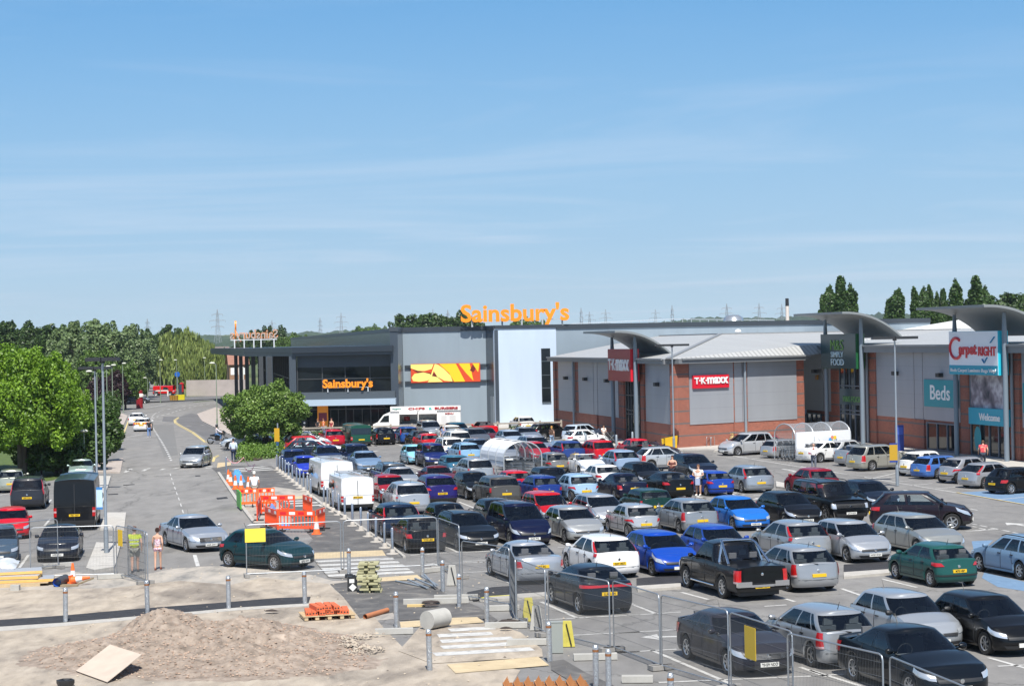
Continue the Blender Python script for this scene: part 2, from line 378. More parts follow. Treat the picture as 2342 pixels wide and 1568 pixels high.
            if s.vr:
                g_ = MB(); s.patch(g_, lambda p,w:s.P(-1,p,w), [(-.8,w0-.03),(.8,w0-.03),(.76,w1),(-.76,w1)], 10, 4); s.add('rear_window', g_, DKG)
            else:
                g_ = MB(); q_=[s.P(-1,.001,w) for w in (.1,.3,.5,.7,.93)]; [g_.bar((a.x-.012,0,a.z),(b.x-.012,0,b.z),.03,.02) for a,b in zip(q_,q_[1:])]
                s.patch(g_, lambda p,w:s.P(-1,p,w), [(-.9,.43),(.9,.43),(.9,.437),(-.9,.437)], 12, 1, .005); s.add('door_seam', g_, BLACKP)
        # interior
        if not van:
            it = MB(); it.box(-L+.35, L-.9, -W2+.14, W2-.14, .3, .42); zd = s.czl-.03
            it.obox((L-s.cowl-.35,0,zd-.10), Vector((.28,0,.01)), Vector((0,W2-.2,0)), Vector((0,0,.06)))
            xs_f = L-s.rf-.75
            for (xx, ys) in ((xs_f,(-.37,.37)),(xs_f-.85,(-.38,.38))):
                for yy in ys:
                    it.obox((xx-.05,yy,.78), Vector((.07,0,0)), Vector((0,.23,0)), Vector((-.06,0,.30))); it.obox((xx-.13,yy,s.belt+.22), Vector((.045,0,0)), Vector((0,.13,0)), Vector((-.01,0,.09)))
                    it.obox((xx+.2,yy,.52), Vector((.26,0,0)), Vector((0,.23,0)), Vector((0,0,.07)))
            if s.kind in ('hatch','estate','suv'): it.box(-L+.3, xs_f-1.05, -W2+.16, W2-.16, s.belt-.16, s.belt-.13)
            s.add('seats', it, TRIM if s.darkseat else CREAM)
            sw_ = MB(); c = Vector((L-s.cowl-.62,-.37,s.czl-.02)); sw_.tube([c+Vector((.06*math.sin(t),.19*math.cos(t),.18*math.sin(t))) for t in [k*math.pi/6 for k in range(12)]], .016, 5, closed=True); s.add('steering_wheel', sw_, BLACKP)
            ub = MB(); ub.box(-L+.25, L-.3, -W2+.26, W2-.26, .17, .5); s.add('underbody', ub, BLACKP)
        else:
            ub = MB(); ub.box(-L+.12, L-.3, -W2+.26, W2-.26, .22, .8); s.add('underbody', ub, BLACKP)
        # lamps
        for sg in (1,-1):
            h = MB(); s.patch(h, lambda p,w:s.P(1,p,w), [(sg*a_,b_) for a_,b_ in HL[s.hl]], 7, 4, .022); s.add('headlight', h, HLAMP)
            t_ = MB()
            for (surf, quad, mi) in s.tl:
                t_.cur = mi
                s.patch(t_, (lambda p,w:s.P(-1,p,w)) if surf == 'b' else (lambda p,w:s.g(-1,p,w)), [(sg*a_,b_) for a_,b_ in quad], 5, 4, .022)
            s.add('tail_light', t_, [TLAMP, CLEARL, AMBER])
        g_ = MB(); a_,b_,c_,d_ = s.grille
        s.patch(g_, lambda p,w:s.P(1,p,w), [(-b_,c_),(b_,c_),(b_*1.05,d_),(-b_*1.05,d_)], 8, 3, .024); s.add('grille', g_, BLACKP)
        if not van:
            g_ = MB(); s.patch(g_, lambda p,w:s.P(1,p,w), [(-.42,.10),(.42,.10),(.5,.26),(-.5,.26)], 8, 3, .024); s.add('air_intake', g_, BLACKP)
        if s.bar:
            g_ = MB(); s.patch(g_, lambda p,w:s.P(-1,p,w), [(-1.3,.30),(1.3,.30),(1.3,.36),(-1.3,.36)], 20, 1, .014); s.add('bumper_strip', g_, BLACKP)
        if not van:
            for sg in (1,-1):
                g_ = MB()
                for x0_,x1_ in ((s.xf-s.r-.16,s.xf-s.r-.20),((s.xf+s.xr)/2-.18,)*2,(s.xr+s.r+.02,s.xr+s.r+.20)):
                    q_ = [s.side(x0_+(x1_-x0_)*k/6, sg, .16+.84*k/6)+Vector((0,sg*.002,0)) for k in range(7)]; [g_.bar(a,b,.014,.012) for a,b in zip(q_,q_[1:])]
                q_ = [s.side(s.xr+s.r+.1+(s.xf-s.xr-2*s.r-.2)*k/8, sg, .13)+Vector((0,sg*.004,0)) for k in range(9)]; [g_.bar(a,b,.03,.012) for a,b in zip(q_,q_[1:])]
                if s.bar or s.clad: q_ = [s.side(s.xr+s.r+.1+(s.xf-s.xr-2*s.r-.2)*k/8, sg, .46)+Vector((0,sg*.006,0)) for k in range(9)]; [g_.bar(a,b,.05,.014) for a,b in zip(q_,q_[1:])]
                s.add('door_seam', g_, BLACKP)
            q_ = s.P(-1,0,.72); g_ = MB(); g_.lathe([(0,-.03),(.05,-.025),(.05,.01)],(q_.x,0,q_.z),10,'x'); q_ = [s.P(-1,p_,.33)+Vector((-.004,0,0)) for p_ in (-.95,-.6,-.3,0,.3,.6,.95)]; s.add('badge', g_, CHROME)
            g_ = MB(); [g_.bar(a,b,.012,.012) for a,b in zip(q_,q_[1:])]; s.add('bumper_seam', g_, BLACKP)
            q_ = s.P(1,0,.60 if s.grille[3] < .7 else .68); g_ = MB(); g_.lathe([(0,.055),(.055,.05),(.055,.0)],(q_.x,0,q_.z),10,'x'); s.add('badge', g_, CHROME)
            if s.grille[3] >= .7:
                g_ = MB(); a_,b_,c_,d_ = s.grille
                for k in range(4): w_ = c_+(d_-c_)*(k+.5)/4; q_ = [s.P(1,p_*b_,w_)+Vector((.03,0,0)) for p_ in (-1,-.5,0,.5,1)]; [g_.bar(a,b,.02,.02) for a,b in zip(q_,q_[1:])]
                s.add('grille_bars', g_, CHROME)
        if s.kind == 'pickup':
            g_ = MB(); xr_ = -L+s.rr+.05
            for sg in (1,-1): g_.tube([(xr_-1.05,sg*(W2-.22),1.15),(xr_-.25,sg*(W2-.36),s.H-.06),(xr_-.02,sg*(W2-.42),s.H+.02)],.042,8); g_.tube([(xr_-.35,sg*(W2-.18),1.15),(xr_-.20,sg*(W2-.36),s.H-.06)],.042,8)
            g_.tube([(xr_-.02,-(W2-.42),s.H+.02),(xr_-.02,W2-.42,s.H+.02)],.042,8); s.add('sports_bar', g_, CHROME)
            g_ = MB(); g_.box(-L-.10,-L+.05,-W2+.04,-.42,.50,.68); g_.box(-L-.10,-L+.05,.42,W2-.04,.50,.68); g_.box(-L-.02,-L+.05,-.42,.42,.48,.56); s.add('rear_bumper', g_, CHROME)
            for sg in (1,-1): g_ = MB(); g_.tube([(s.xr+.55,sg*W2,.38),(s.xf-.55,sg*W2,.38)],.035,8); s.add('side_step', g_, CHROME)
        # plates
        for end, wz, mt in ((1,s.plf,PLW),(-1,s.plr,PLY)):
            c = s.P(end,0,wz); pl = MB(); x = c.x+end*.03
            pl.box(min(c.x-end*.05,x), max(c.x-end*.05,x), -.26,.26, c.z-.055, c.z+.055); s.add('number_plate', pl, mt)
            if end > 0: s.fplate = Vector((x+.004,0,c.z))
            else: s.rplate = Vector((x-.004,0,c.z))
        # wheels
        ty = MB(); r = s.r; ty.lathe([(r*.66,-.09),(r*.95,-.105),(r,-.08),(r,.08),(r*.95,.105),(r*.66,.09)], n=22, axis='y'); ty.cur = 1; ty.lathe([(0,.03),(r*.66,.03)], n=22, axis='y')
        s.tyre = ty.mesh('wheel', [TYRE, BLACKP])
        ri = MB(); ri.lathe([(r*.58,.075),(r*.66,.09),(r*.67,.06)], n=22, axis='y'); ri.lathe([(0,.085),(r*.17,.08),(r*.18,.03)], n=10, axis='y')
        for k in range(s.spokes):
            t = 2*math.pi*k/s.spokes; d = Vector((math.cos(t),0,math.sin(t))); e = Vector((-math.sin(t),0,math.cos(t)))
            ri.obox(d*r*.37+Vector((0,.066,0)), d*r*.24, e*r*(.075 if s.spokes<9 else .05), Vector((0,.012,0)))
        s.rim = ri.mesh('rim', [ALLOY])
        mi = MB(); 
        mi.lathe([(0,-.09),(.05,-.08),(.075,-.02),(.078,.05),(.06,.09),(0,.10)], n=10, axis='y'); mi.bar((0,-.2,-.05),(0,-.05,-.02),.04); s.mirror = mi.mesh('mirror', [None])
        hd = MB(); hd.box(-.09,.09,0,.03,-.015,.015); s.handle = hd.mesh('door_handle', [BLACKP])
        if s.wiper and s.kind in ('hatch','estate','suv'):
            g_ = MB(); p0 = s.g(-1,0,.03)+Vector((-.03,0,0)); p1 = s.g(-1,.55,.22)+Vector((-.03,0,0)); g_.bar(p0,p1,.025); s.add('wiper', g_, BLACKP)
        if s.kind != 'cabrio' and not van:
            g_ = MB(); x = -L+s.rr+.25; z = s.gz(x,0,1).z+.06; g_.tube([(x,0,z),(x-.12,0,z+.22)],[.012,.006],5); s.add('aerial', g_, BLACKP)
        if s.rails:
            for sg in (1,-1):
                g_ = MB(); pp = []
                for k in range(9):
                    x = -L+s.rr+.15+(s.L-s.rr-s.rf-.3)*k/8; e = s.gz(x, sg*s.W/2*(s.tum-.05),1); pp.append(Vector((e.x,e.y,e.z+(.085 if 0<k<8 else .03))))
                g_.tube(pp,.02,6); s.add('roof_rail', g_, CHROME if s.rails == 'c' else BLACKP)
DKG = mat('dark_window', (.012,.016,.018), .05, 0, coat=1.)
T_LOW = [('b',[(.45,.62),(1.12,.60),(1.16,.82),(.52,.84)],0)]
T_TALL = [('b',[(.66,.55),(1.08,.52),(1.08,.98),(.72,.98)],0),('b',[(.66,.47),(1.08,.45),(1.08,.52),(.66,.55)],1)]
T_PIL = [('g',[(.70,.10),(.93,.10),(.93,.85),(.80,.85)],0),('b',[(.74,.84),(1.06,.84),(1.05,1.),(.72,1.)],0)]
T_WIDE = [('b',[(.36,.74),(1.16,.70),(1.2,.90),(.5,.88)],0)]
T_SAL = [('b',[(.52,.60),(1.1,.56),(1.25,.88),(.62,.86)],0),('b',[(.56,.55),(.84,.54),(.84,.60),(.56,.61)],1)]
T_VAN = [('b',[(.50,.21),(1.15,.21),(1.15,.30),(.50,.30)],0),('b',[(.50,.30),(1.15,.30),(1.15,.34),(.50,.34)],1),('b',[(.50,.34),(1.15,.34),(1.15,.41),(.50,.41)],0)]
TY = {}
def types():
    T = TY
    T['hatch'] = CT(tl=T_LOW)
    T['hatch2'] = CT(L=4.2,W=1.76,H=1.50,cowl=.92,rf=1.75,rr=.62,rg=.10,belt=.97,deck=.98,tl=T_TALL,hl='c',spokes=5,wins=((.04,.14),(.17,.52),(.55,.96)))
    T['three'] = CT(L=3.95,W=1.68,H=1.43,wb=2.46,tl=T_WIDE,hl='a',wins=((.05,.46),(.50,.96)),spokes=9,bar=True,r=.30)
    T['focus'] = CT(L=4.3,W=1.83,H=1.50,wb=2.64,rr=.72,rg=.14,tl=T_PIL,hl='a',cowl=1.02,rf=1.85,r=.325)
    T['small'] = CT(L=3.62,W=1.62,H=1.40,wb=2.42,fo=.70,r=.285,cowl=.80,rf=1.42,rr=.60,rg=.16,belt=.90,czl=.90,deck=.90,hood=.68,tl=T_LOW,rcR=.55,nR=2.4,rcF=.55,nF=2.4,spokes=9,wins=((.12,.46),(.50,.96)),bar=True)
    T['mini'] = CT(L=3.7,W=1.72,H=1.41,wb=2.46,fo=.72,r=.31,cowl=1.12,rf=1.45,rr=.36,rg=.12,belt=.98,czl=.95,deck=.98,tum=.80,tl=[('b',[(.72,.62),(1.0,.62),(1.0,.88),(.72,.88)],0)],hl='b',spokes=5)
    T['country'] = CT(L=4.1,W=1.79,H=1.56,wb=2.6,fo=.80,r=.33,gc=.22,cowl=1.15,rf=1.5,rr=.45,rg=.14,belt=1.05,czl=1.02,deck=1.05,hood=.82,tum=.78,tl=[('b',[(.72,.62),(.98,.62),(.98,.90),(.72,.90)],0)],hl='b',spokes=5,clad=2)
    T['saloon'] = CT(kind='saloon',L=4.6,W=1.80,H=1.43,wb=2.72,fo=.85,cowl=1.28,rf=2.0,rr=1.45,rg=.72,deck=.99,belt=.94,tl=T_SAL,hl='a',wins=((.06,.46),(.50,.95)),plr=.62,tum=.70,spokes=9)
    T['merc'] = CT(kind='saloon',L=4.8,W=1.82,H=1.45,wb=2.85,fo=.86,cowl=1.35,rf=2.1,rr=1.5,rg=.75,deck=.98,belt=.93,tl=T_SAL,hl='b',wins=((.06,.46),(.50,.95)),plr=.62,tum=.70,grille=(0,.30,.50,.80),spokes=9)
    T['clc'] = CT(kind='coupe',L=4.45,W=1.78,H=1.42,wb=2.72,fo=.80,cowl=1.28,rf=2.0,rr=1.05,rg=.28,deck=1.06,belt=.96,tl=T_SAL,hl='c',wins=((.10,.44),(.48,.95)),plr=.55,tum=.71,grille=(0,.36,.52,.76),spokes=7,r=.33,wiper=False)
    T['civic'] = CT(kind='coupe',L=4.25,W=1.77,H=1.46,wb=2.64,fo=.88,cowl=.80,rf=1.85,rr=1.0,rg=.22,deck=1.03,belt=.98,hood=.70,tl=[('b',[(-.05,.84),(1.15,.80),(1.2,.93),(-.05,.93)],0)],hl='a',tum=.70,plr=.60,spokes=5,r=.33,clad=1)
    T['megane'] = CT(kind='coupe',L=4.3,W=1.80,H=1.43,wb=2.64,fo=.86,cowl=.95,rf=1.85,rr=1.0,rg=.18,deck=1.05,belt=.98,tl=T_WIDE,hl='c',tum=.70,plr=.48,spokes=5,r=.33,wins=((.14,.44),(.48,.95)))
    T['estate'] = CT(kind='estate',L=4.7,W=1.80,H=1.48,wb=2.70,fo=.88,cowl=1.2,rf=1.95,rr=.50,rg=.12,tl=T_TALL,hl='a',rails='b',wins=((.04,.27),(.31,.60),(.64,.96)),spokes=7,r=.325)
    T['mondeo'] = CT(kind='estate',L=4.83,W=1.88,H=1.50,wb=2.85,fo=.95,cowl=1.2,rf=2.0,rr=.62,rg=.14,belt=.99,czl=.97,deck=1.0,tl=T_TALL,hl='c',wins=((.05,.27),(.30,.60),(.63,.96)),spokes=7,r=.335)
    T['mpv'] = CT(kind='hatch',L=4.55,W=1.82,H=1.66,wb=2.72,fo=.85,cowl=.85,rf=1.85,rr=.52,rg=.12,belt=1.02,czl=1.02,deck=1.02,hood=.78,tum=.78,tl=T_TALL,hl='a',wins=((.04,.24),(.27,.58),(.61,.93)),r=.325,spokes=7)
    T['scenic'] = CT(kind='hatch',L=4.45,W=1.84,H=1.64,wb=2.72,fo=.88,cowl=.8,rf=1.85,rr=.62,rg=.14,belt=1.02,czl=1.0,deck=1.04,hood=.76,tum=.76,tl=[('g',[(.76,.02),(.94,.02),(.94,.55),(.86,.55)],1),('b',[(.70,.80),(1.04,.80),(1.04,.90),(.70,.90)],0)],hl='c',wins=((.04,.24),(.27,.58),(.61,.93)),r=.325)
    T['galaxy'] = CT(kind='estate',L=4.64,W=1.82,H=1.74,wb=2.84,fo=.90,cowl=.85,rf=1.85,rr=.45,rg=.12,belt=1.05,czl=1.05,deck=1.05,hood=.78,tum=.80,tl=T_LOW,hl='c',rails='b',wins=((.04,.27),(.30,.60),(.63,.93)),r=.33)
    T['suv'] = CT(kind='suv',L=4.4,W=1.82,H=1.62,wb=2.64,fo=.87,r=.355,gc=.24,cowl=1.02,rf=1.8,rr=.60,rg=.12,belt=1.07,czl=1.06,deck=1.08,hood=.88,tum=.76,tl=T_WIDE,hl='c',clad=3,wins=((.07,.45),(.49,.95)),spokes=5)
    T['rav'] = CT(kind='suv',L=4.2,W=1.74,H=1.68,wb=2.49,fo=.80,r=.35,gc=.26,cowl=1.0,rf=1.6,rr=.45,rg=.15,belt=1.05,czl=1.04,deck=1.05,hood=.88,tum=.78,tl=T_TALL,hl='b',clad=4,rails='b',wins=((.04,.22),(.25,.57),(.60,.95)),spokes=5)
    T['xc'] = CT(kind='suv',L=4.8,W=1.90,H=1.76,wb=2.86,fo=.90,r=.37,gc=.24,cowl=1.15,rf=1.9,rr=.55,rg=.14,belt=1.10,czl=1.06,deck=1.1,hood=.88,tum=.77,tl=[('g',[(.72,.0),(.96,.0),(.92,.95),(.82,.95)],0),('b',[(.72,.72),(1.1,.70),(1.06,1.),(.70,1.)],0)],hl='b',rails='b',clad=2,wins=((.04,.25),(.28,.60),(.63,.95)),spokes=5)
    T['disco'] = CT(kind='suv',L=4.83,W=1.92,H=1.88,wb=2.88,fo=.88,r=.38,gc=.28,cowl=1.2,rf=1.62,rr=.25,rg=.10,belt=1.18,czl=1.15,deck=1.18,hood=1.02,tum=.84,rcF=.22,nF=4,rcR=.18,nR=5,tl=[('b',[(.5,.5),(1.1,.5),(1.1,.95),(.5,.95)],0)],hl='b',rails='b',wins=((.02,.25),(.28,.60),(.63,.96)),spokes=5,grille=(0,.42,.58,.82))
    T['cabrio'] = CT(kind='cabrio',L=4.2,W=1.76,H=1.41,wb=2.58,fo=.88,cowl=1.15,rf=1.75,rr=1.5,rg=1.05,deck=.97,belt=.95,tl=T_LOW,hl='c',grille=(0,.28,.40,.78),spokes=5)
    T['pickup'] = CT(kind='pickup',L=5.25,W=1.94,H=1.82,wb=3.10,fo=.90,r=.385,gc=.33,cowl=1.28,rf=1.95,rr=2.05,rg=1.72,belt=1.16,czl=1.12,deck=1.14,hood=.98,tum=.76,rcR=.14,nR=5,rcF=.4,
                     nose=None,tail=[(0,.1),(.1,.02),(.3,.02),(1,.05)],tl=[('b',[(.42,.44),(1.15,.44),(1.15,.90),(.42,.90)],0),('b',[(.42,.36),(1.15,.36),(1.15,.44),(.42,.44)],1)],hl='b',wins=((.06,.42),(.46,.95)),clad=2,plr=.20,spokes=9)
    vn = [(0,.08),(.12,0),(.28,.02),(.36,.10),(.46,.55),(.50,.66),(.88,1.35),(1,1.6)]
    def van(**k):
        vw, vsft, vr = k.pop('vw'), k.pop('vs'), k.pop('vr')
        CT.vw, CT.vs, CT.vr = vw, vsft, vr
        c = CT(kind='van', deck=k['H']-.09, belt=k['H']-.09, czl=k['H']-.09, hood=k['H']-.09, tum=.9, rcR=.13, nR=5, rcF=.35, nF=3.2, tl=T_VAN, tail=[(0,.06),(.08,0),(.45,.02),(1,.12)], clad=2, **k); c.vw, c.vs, c.vr = vw, vsft, vr; return c
    T['transit'] = van(L=4.86,W=1.97,H=2.05,wb=2.93,fo=.95,r=.33,gc=.22,nose=vn,vw=(.52,.86),vs=.35,vr=False,plr=.40,plf=.14,hl='v',grille=(0,.5,.24,.31),cowl=1,rf=1.5,rr=.5,rg=.1)
    T['connect'] = van(L=4.28,W=1.80,H=1.82,wb=2.66,fo=.85,r=.32,gc=.20,nose=[(0,.08),(.12,0),(.3,.03),(.42,.12),(.52,.7),(.56,.8),(.9,1.45),(1,1.65)],vw=(.57,.88),vs=.45,vr=False,plr=.36,plf=.14,hl='v',grille=(0,.5,.24,.31),cowl=1,rf=1.5,rr=.5,rg=.1)
    T['ducato'] = van(L=5.41,W=2.05,H=2.52,wb=3.45,fo=.95,r=.35,gc=.25,nose=[(0,.08),(.1,0),(.2,.0),(.3,.06),(.38,.5),(.42,.6),(.80,1.25),(1,1.7)],vw=(.43,.78),vs=.35,vr=False,plr=.24,plf=.10,hl='v',grille=(0,.5,.18,.25),cowl=1,rf=1.5,rr=.5,rg=.1)
    T['vito'] = van(L=4.66,W=1.88,H=1.86,wb=3.0,fo=.80,r=.31,gc=.22,nose=[(0,.08),(.12,0),(.3,.02),(.38,.1),(.5,.6),(.54,.68),(.9,1.35),(1,1.6)],vw=(.56,.88),vs=.35,vr=True,plr=.24,plf=.12,hl='v',grille=(0,.5,.24,.31),cowl=1,rf=1.5,rr=.5,rg=.1)
_paint = {}
def paint(hexc, metal=.0):
    k = (hexc, metal)
    if k not in _paint:
        c = lin(hexc); m = mat('car_paint_'+hexc.strip('#'), c, .30 if metal else .3, metal, coat=(.9 if metal or sum(c)>1.2 else .42), spec=(.5 if metal else .15), var=.03, vscale=1.5); _paint[k] = m
    return _paint[k]
def car_obj(name, me, par, pm=None):
    o = bpy.data.objects.new(name, me); C.objects.link(o); o.parent = par
    if pm: o.material_slots[0].link = 'OBJECT'; o.material_slots[0].material = pm
    return o
def make_car(ty, col, F, anchor, head, label, cat='car', name='parked_car', metal=None, group=None, plate=None, sc=1., rim=None, mirror_black=False, blackroof=False, center=False, bits=True):
    """anchor = ground point under the middle of the end nearest the camera (F: front towards us, R: rear); head = nose direction, degrees right of +Y"""
    if ty not in TY: types()
    t = TY[ty]; c = lin(col); lum = sum(c)/3; sat = max(c)-min(c)
    if metal is None: metal = .45 if (sat < .12 and .1 < lum < .65) else 0.
    pm = paint(col, metal); a = rad(head); h = Vector((math.sin(a), math.cos(a), 0)); ctr = anchor.copy()
    if not center: ctr = anchor + (h*(-t.L/2*sc) if F else h*(t.L/2*sc)); ctr -= Vector((ctr.x,ctr.y,0)).normalized()*.5   # measured from the tyre line
    rt = empty(name, (ctr.x,ctr.y,.008), math.atan2(h.y,h.x), label, cat, group or 'cars parked on the retail park'); rt.scale = (sc,sc,sc)
    ib = {}
    for i,(nm, me, par, pt) in enumerate(t.parts):
        if not bits and nm in ('aerial','wiper','steering_wheel','bumper_seam'): continue
        if len(me.materials) == 0: me.materials.append(None)
        o = car_obj(nm, me, rt, pm if pt else None)
        if nm == 'number_plate': ib.setdefault('pl',[]).append(o)
    for xw in (t.xf, t.xr):
        for sg in (1,-1):
            o = car_obj('wheel', t.tyre, rt); o.location = (xw, sg*(t.W/2-.125), t.r)
            if sg < 0: o.rotation_euler = (0,0,math.pi)
            r_ = car_obj('rim', t.rim, o)
            if rim == 'dark': r_.material_slots[0].link = 'OBJECT'; r_.material_slots[0].material = DARKRIM
    L = t.L/2
    for sg in (1,-1):
        if t.kind == 'van': mp_ = Vector((L-1.15-t.vs, sg*(t.W/2+.10), t.gc+(t.vw[0]+.08)*(t.H-t.gc)))
        else: mp_ = Vector((L-t.cowl-.28, sg*(t.W/2+.04), t.belt+.07))
        o = car_obj('mirror', t.mirror, rt, BLACKP if mirror_black or t.kind == 'van' else pm); o.location = mp_
        if sg < 0: o.rotation_euler = (0,0,math.pi)
        if t.kind == 'van': o.scale = (1,1,2)
    if bits and t.kind not in ('van','cabrio'):
        for sg in (1,-1):
            for q in ((.50,.93) if t.kind != 'coupe' else (.5,)):
                x = (t.xr+.45)+(q-.5)*2*.95 if t.kind != 'coupe' else t.xr+.75
                e = t.side(x, sg, .84); o = car_obj('door_handle', t.handle, rt); o.location = (e.x, e.y-(.005 if sg > 0 else .025), e.z)
    if plate:
        for p, end in zip(ib['pl'], (1,-1)):
            if (end > 0) == F:
                q = t.fplate if end > 0 else t.rplate
                text_on(plate, p, (q.x,q.y,q.z), (0,end,0), (0,0,1), .105, PLT, name='plate_number', ext=.002, off=.0012, wscale=.88)
    return rt, t
# ================================================================= ground
def noise_mix(name, stops, scale=3., detail=8, rough=.75, bump=.3, bscale=60, dist=0., sx=1., sy=1., stops2=None, scale2=.05, spec=.3, cracks=0, stains=0):
    m = bpy.data.materials.new(name); m.use_nodes = True; t = m.node_tree; b = t.nodes['Principled BSDF']; b.inputs['Roughness'].default_value = rough; b.inputs['Specular IOR Level'].default_value = spec
    tc = t.nodes.new('ShaderNodeTexCoord'); mp = t.nodes.new('ShaderNodeMapping'); mp.inputs['Scale'].default_value = (sx,sy,1); t.links.new(tc.outputs['Object'], mp.inputs[0])
    def nz(sc, de=detail, di=dist):
        n = t.nodes.new('ShaderNodeTexNoise'); n.inputs['Scale'].default_value = sc; n.inputs['Detail'].default_value = de; n.inputs['Roughness'].default_value = .62; n.inputs['Distortion'].default_value = di
        t.links.new(mp.outputs[0], n.inputs['Vector']); return n
    def ramp(n, st):
        r = t.nodes.new('ShaderNodeValToRGB'); e = r.color_ramp.elements
        while len(e) < len(st): e.new(.5)
        for el,(p,c) in zip(e, st): el.position = p; el.color = (*(lin(c) if isinstance(c,str) else c),1)
        t.links.new(n.outputs['Fac'], r.inputs[0]); return r
    r1 = ramp(nz(scale), stops); outp = r1.outputs[0]
    if stops2:
        r2 = ramp(nz(scale2, 5, .6), stops2); mu = t.nodes.new('ShaderNodeMix'); mu.data_type='RGBA'; mu.blend_type='MULTIPLY'; mu.inputs[0].default_value=1
        t.links.new(outp, mu.inputs[6]); t.links.new(r2.outputs[0], mu.inputs[7]); outp = mu.outputs[2]
    def mulv(val):
        nonlocal outp
        mu = t.nodes.new('ShaderNodeMix'); mu.data_type='RGBA'; mu.blend_type='MULTIPLY'; mu.inputs[0].default_value=1; t.links.new(outp, mu.inputs[6]); t.links.new(val, mu.inputs[7]); outp = mu.outputs[2]
    if cracks:
        vo = t.nodes.new('ShaderNodeTexVoronoi'); vo.feature = 'DISTANCE_TO_EDGE'; vo.inputs['Scale'].default_value = cracks; wv = nz(.6,6,0); ve = t.nodes.new('ShaderNodeVectorMath'); ve.operation = 'ADD'; sc_ = t.nodes.new('ShaderNodeVectorMath'); sc_.operation = 'SCALE'; sc_.inputs['Scale'].default_value = 2.2
        t.links.new(wv.outputs['Color'], sc_.inputs[0]); t.links.new(mp.outputs[0], ve.inputs[0]); t.links.new(sc_.outputs[0], ve.inputs[1]); t.links.new(ve.outputs[0], vo.inputs['Vector'])
        mr = t.nodes.new('ShaderNodeMapRange'); mr.inputs[1].default_value = 0; mr.inputs[2].default_value = .006; mr.inputs[3].default_value = .62; mr.inputs[4].default_value = 1; t.links.new(vo.outputs['Distance'], mr.inputs[0]); mulv(mr.outputs[0])
    if stains:
        n = nz(stains, 4, .3); mr = t.nodes.new('ShaderNodeMapRange'); mr.inputs[1].default_value = .60; mr.inputs[2].default_value = .72; mr.inputs[3].default_value = 1; mr.inputs[4].default_value = .66; t.links.new(n.outputs['Fac'], mr.inputs[0]); mulv(mr.outputs[0])
    t.links.new(outp, b.inputs['Base Color'])
    if bump:
        bp = t.nodes.new('ShaderNodeBump'); bp.inputs['Strength'].default_value = bump; bp.inputs['Distance'].default_value = .03
        t.links.new(nz(bscale,12,0).outputs['Fac'], bp.inputs['Height']); t.links.new(bp.outputs[0], b.inputs['Normal'])
    return m
W1 = (.78,.78,.78); W2_ = (1.12,1.12,1.12)
ASPH = noise_mix('old_asphalt', [(.3,(.17,.165,.16)),(.5,(.21,.204,.196)),(.7,(.25,.243,.232))], scale=1.1, stops2=[(.3,(.84,.84,.84)),(.7,(1.1,1.1,1.1))], scale2=.09, sy=.5, cracks=.11, stains=.55)
ROADM = noise_mix('road_asphalt', [(.3,(.185,.178,.168)),(.5,(.225,.216,.204)),(.7,(.262,.252,.238))], scale=.9, stops2=[(.3,(.86,.86,.86)),(.7,(1.08,1.08,1.08))], scale2=.07, sy=.35, cracks=.08, stains=.35)
DARKASPH = noise_mix('dark_asphalt', [(.3,(.125,.122,.122)),(.7,(.175,.17,.168))], scale=1.2, stops2=[(.3,(.85,.85,.85)),(.7,(1.1,1.1,1.1))], scale2=.12)
NEWTAR = noise_mix('fresh_tarmac', [(.3,(.028,.028,.031)),(.7,(.05,.05,.054))], scale=3, bump=.5)
PATHT = noise_mix('path_tarmac', [(.35,(.085,.082,.080)),(.55,(.13,.125,.12)),(.75,(.26,.24,.21))], scale=1.0, detail=10, dist=.8)
DIRT = noise_mix('site_dirt', [(.27,(.16,.14,.118)),(.38,(.32,.275,.225)),(.55,(.425,.365,.295)),(.75,(.52,.46,.38))], scale=1.7, detail=15, dist=.35, sx=.9, sy=.38, stops2=[(.34,(.62,.62,.63)),(.46,(.95,.95,.95)),(.7,(1.05,1.04,1.0))], scale2=.35, bump=.8, bscale=34)
DIRT2 = noise_mix('dust_over_asphalt', [(.28,(.18,.175,.165)),(.45,(.33,.305,.27)),(.7,(.47,.42,.36))], scale=1.3, detail=14, dist=.4, sx=1, sy=.35, bump=.4, bscale=12)
MOUND = noise_mix('spoil_heap', [(.32,(.18,.145,.115)),(.5,(.30,.242,.195)),(.70,(.40,.33,.27))], scale=3.0, stops2=[(.3,(.8,.8,.8)),(.7,(1.1,1.1,1.1))], scale2=.5, detail=12, bump=1.0, bscale=7)
PAVE = noise_mix('pale_paving', [(.3,(.40,.38,.35)),(.7,(.52,.50,.46))], scale=2.5)
PAVEP = noise_mix('pinkish_paving', [(.3,(.36,.31,.28)),(.7,(.46,.41,.37))], scale=1.2)
TACT = noise_mix('tactile_paving', [(.3,(.44,.35,.22)),(.7,(.58,.47,.30))], scale=1.5)
KERB = noise_mix('kerb_concrete', [(.3,(.36,.34,.31)),(.7,(.48,.46,.42))], scale=3)
LINE = noise_mix('road_paint', [(.30,(.28,.275,.265)),(.46,(.47,.465,.45)),(.8,(.62,.62,.59))], scale=3.5, bump=0)
LINEY = noise_mix('yellow_road_paint', [(.3,(.40,.34,.20)),(.5,(.62,.50,.22))], scale=5, bump=0)
BLUEB = noise_mix('blue_bay_paint', [(.3,(.12,.20,.31)),(.7,(.17,.27,.40))], scale=3, bump=0)
GRASS = noise_mix('grass_verge', [(.3,(.05,.085,.02)),(.6,(.10,.14,.035)),(.8,(.20,.20,.07))], scale=2, bump=.8, bscale=20)
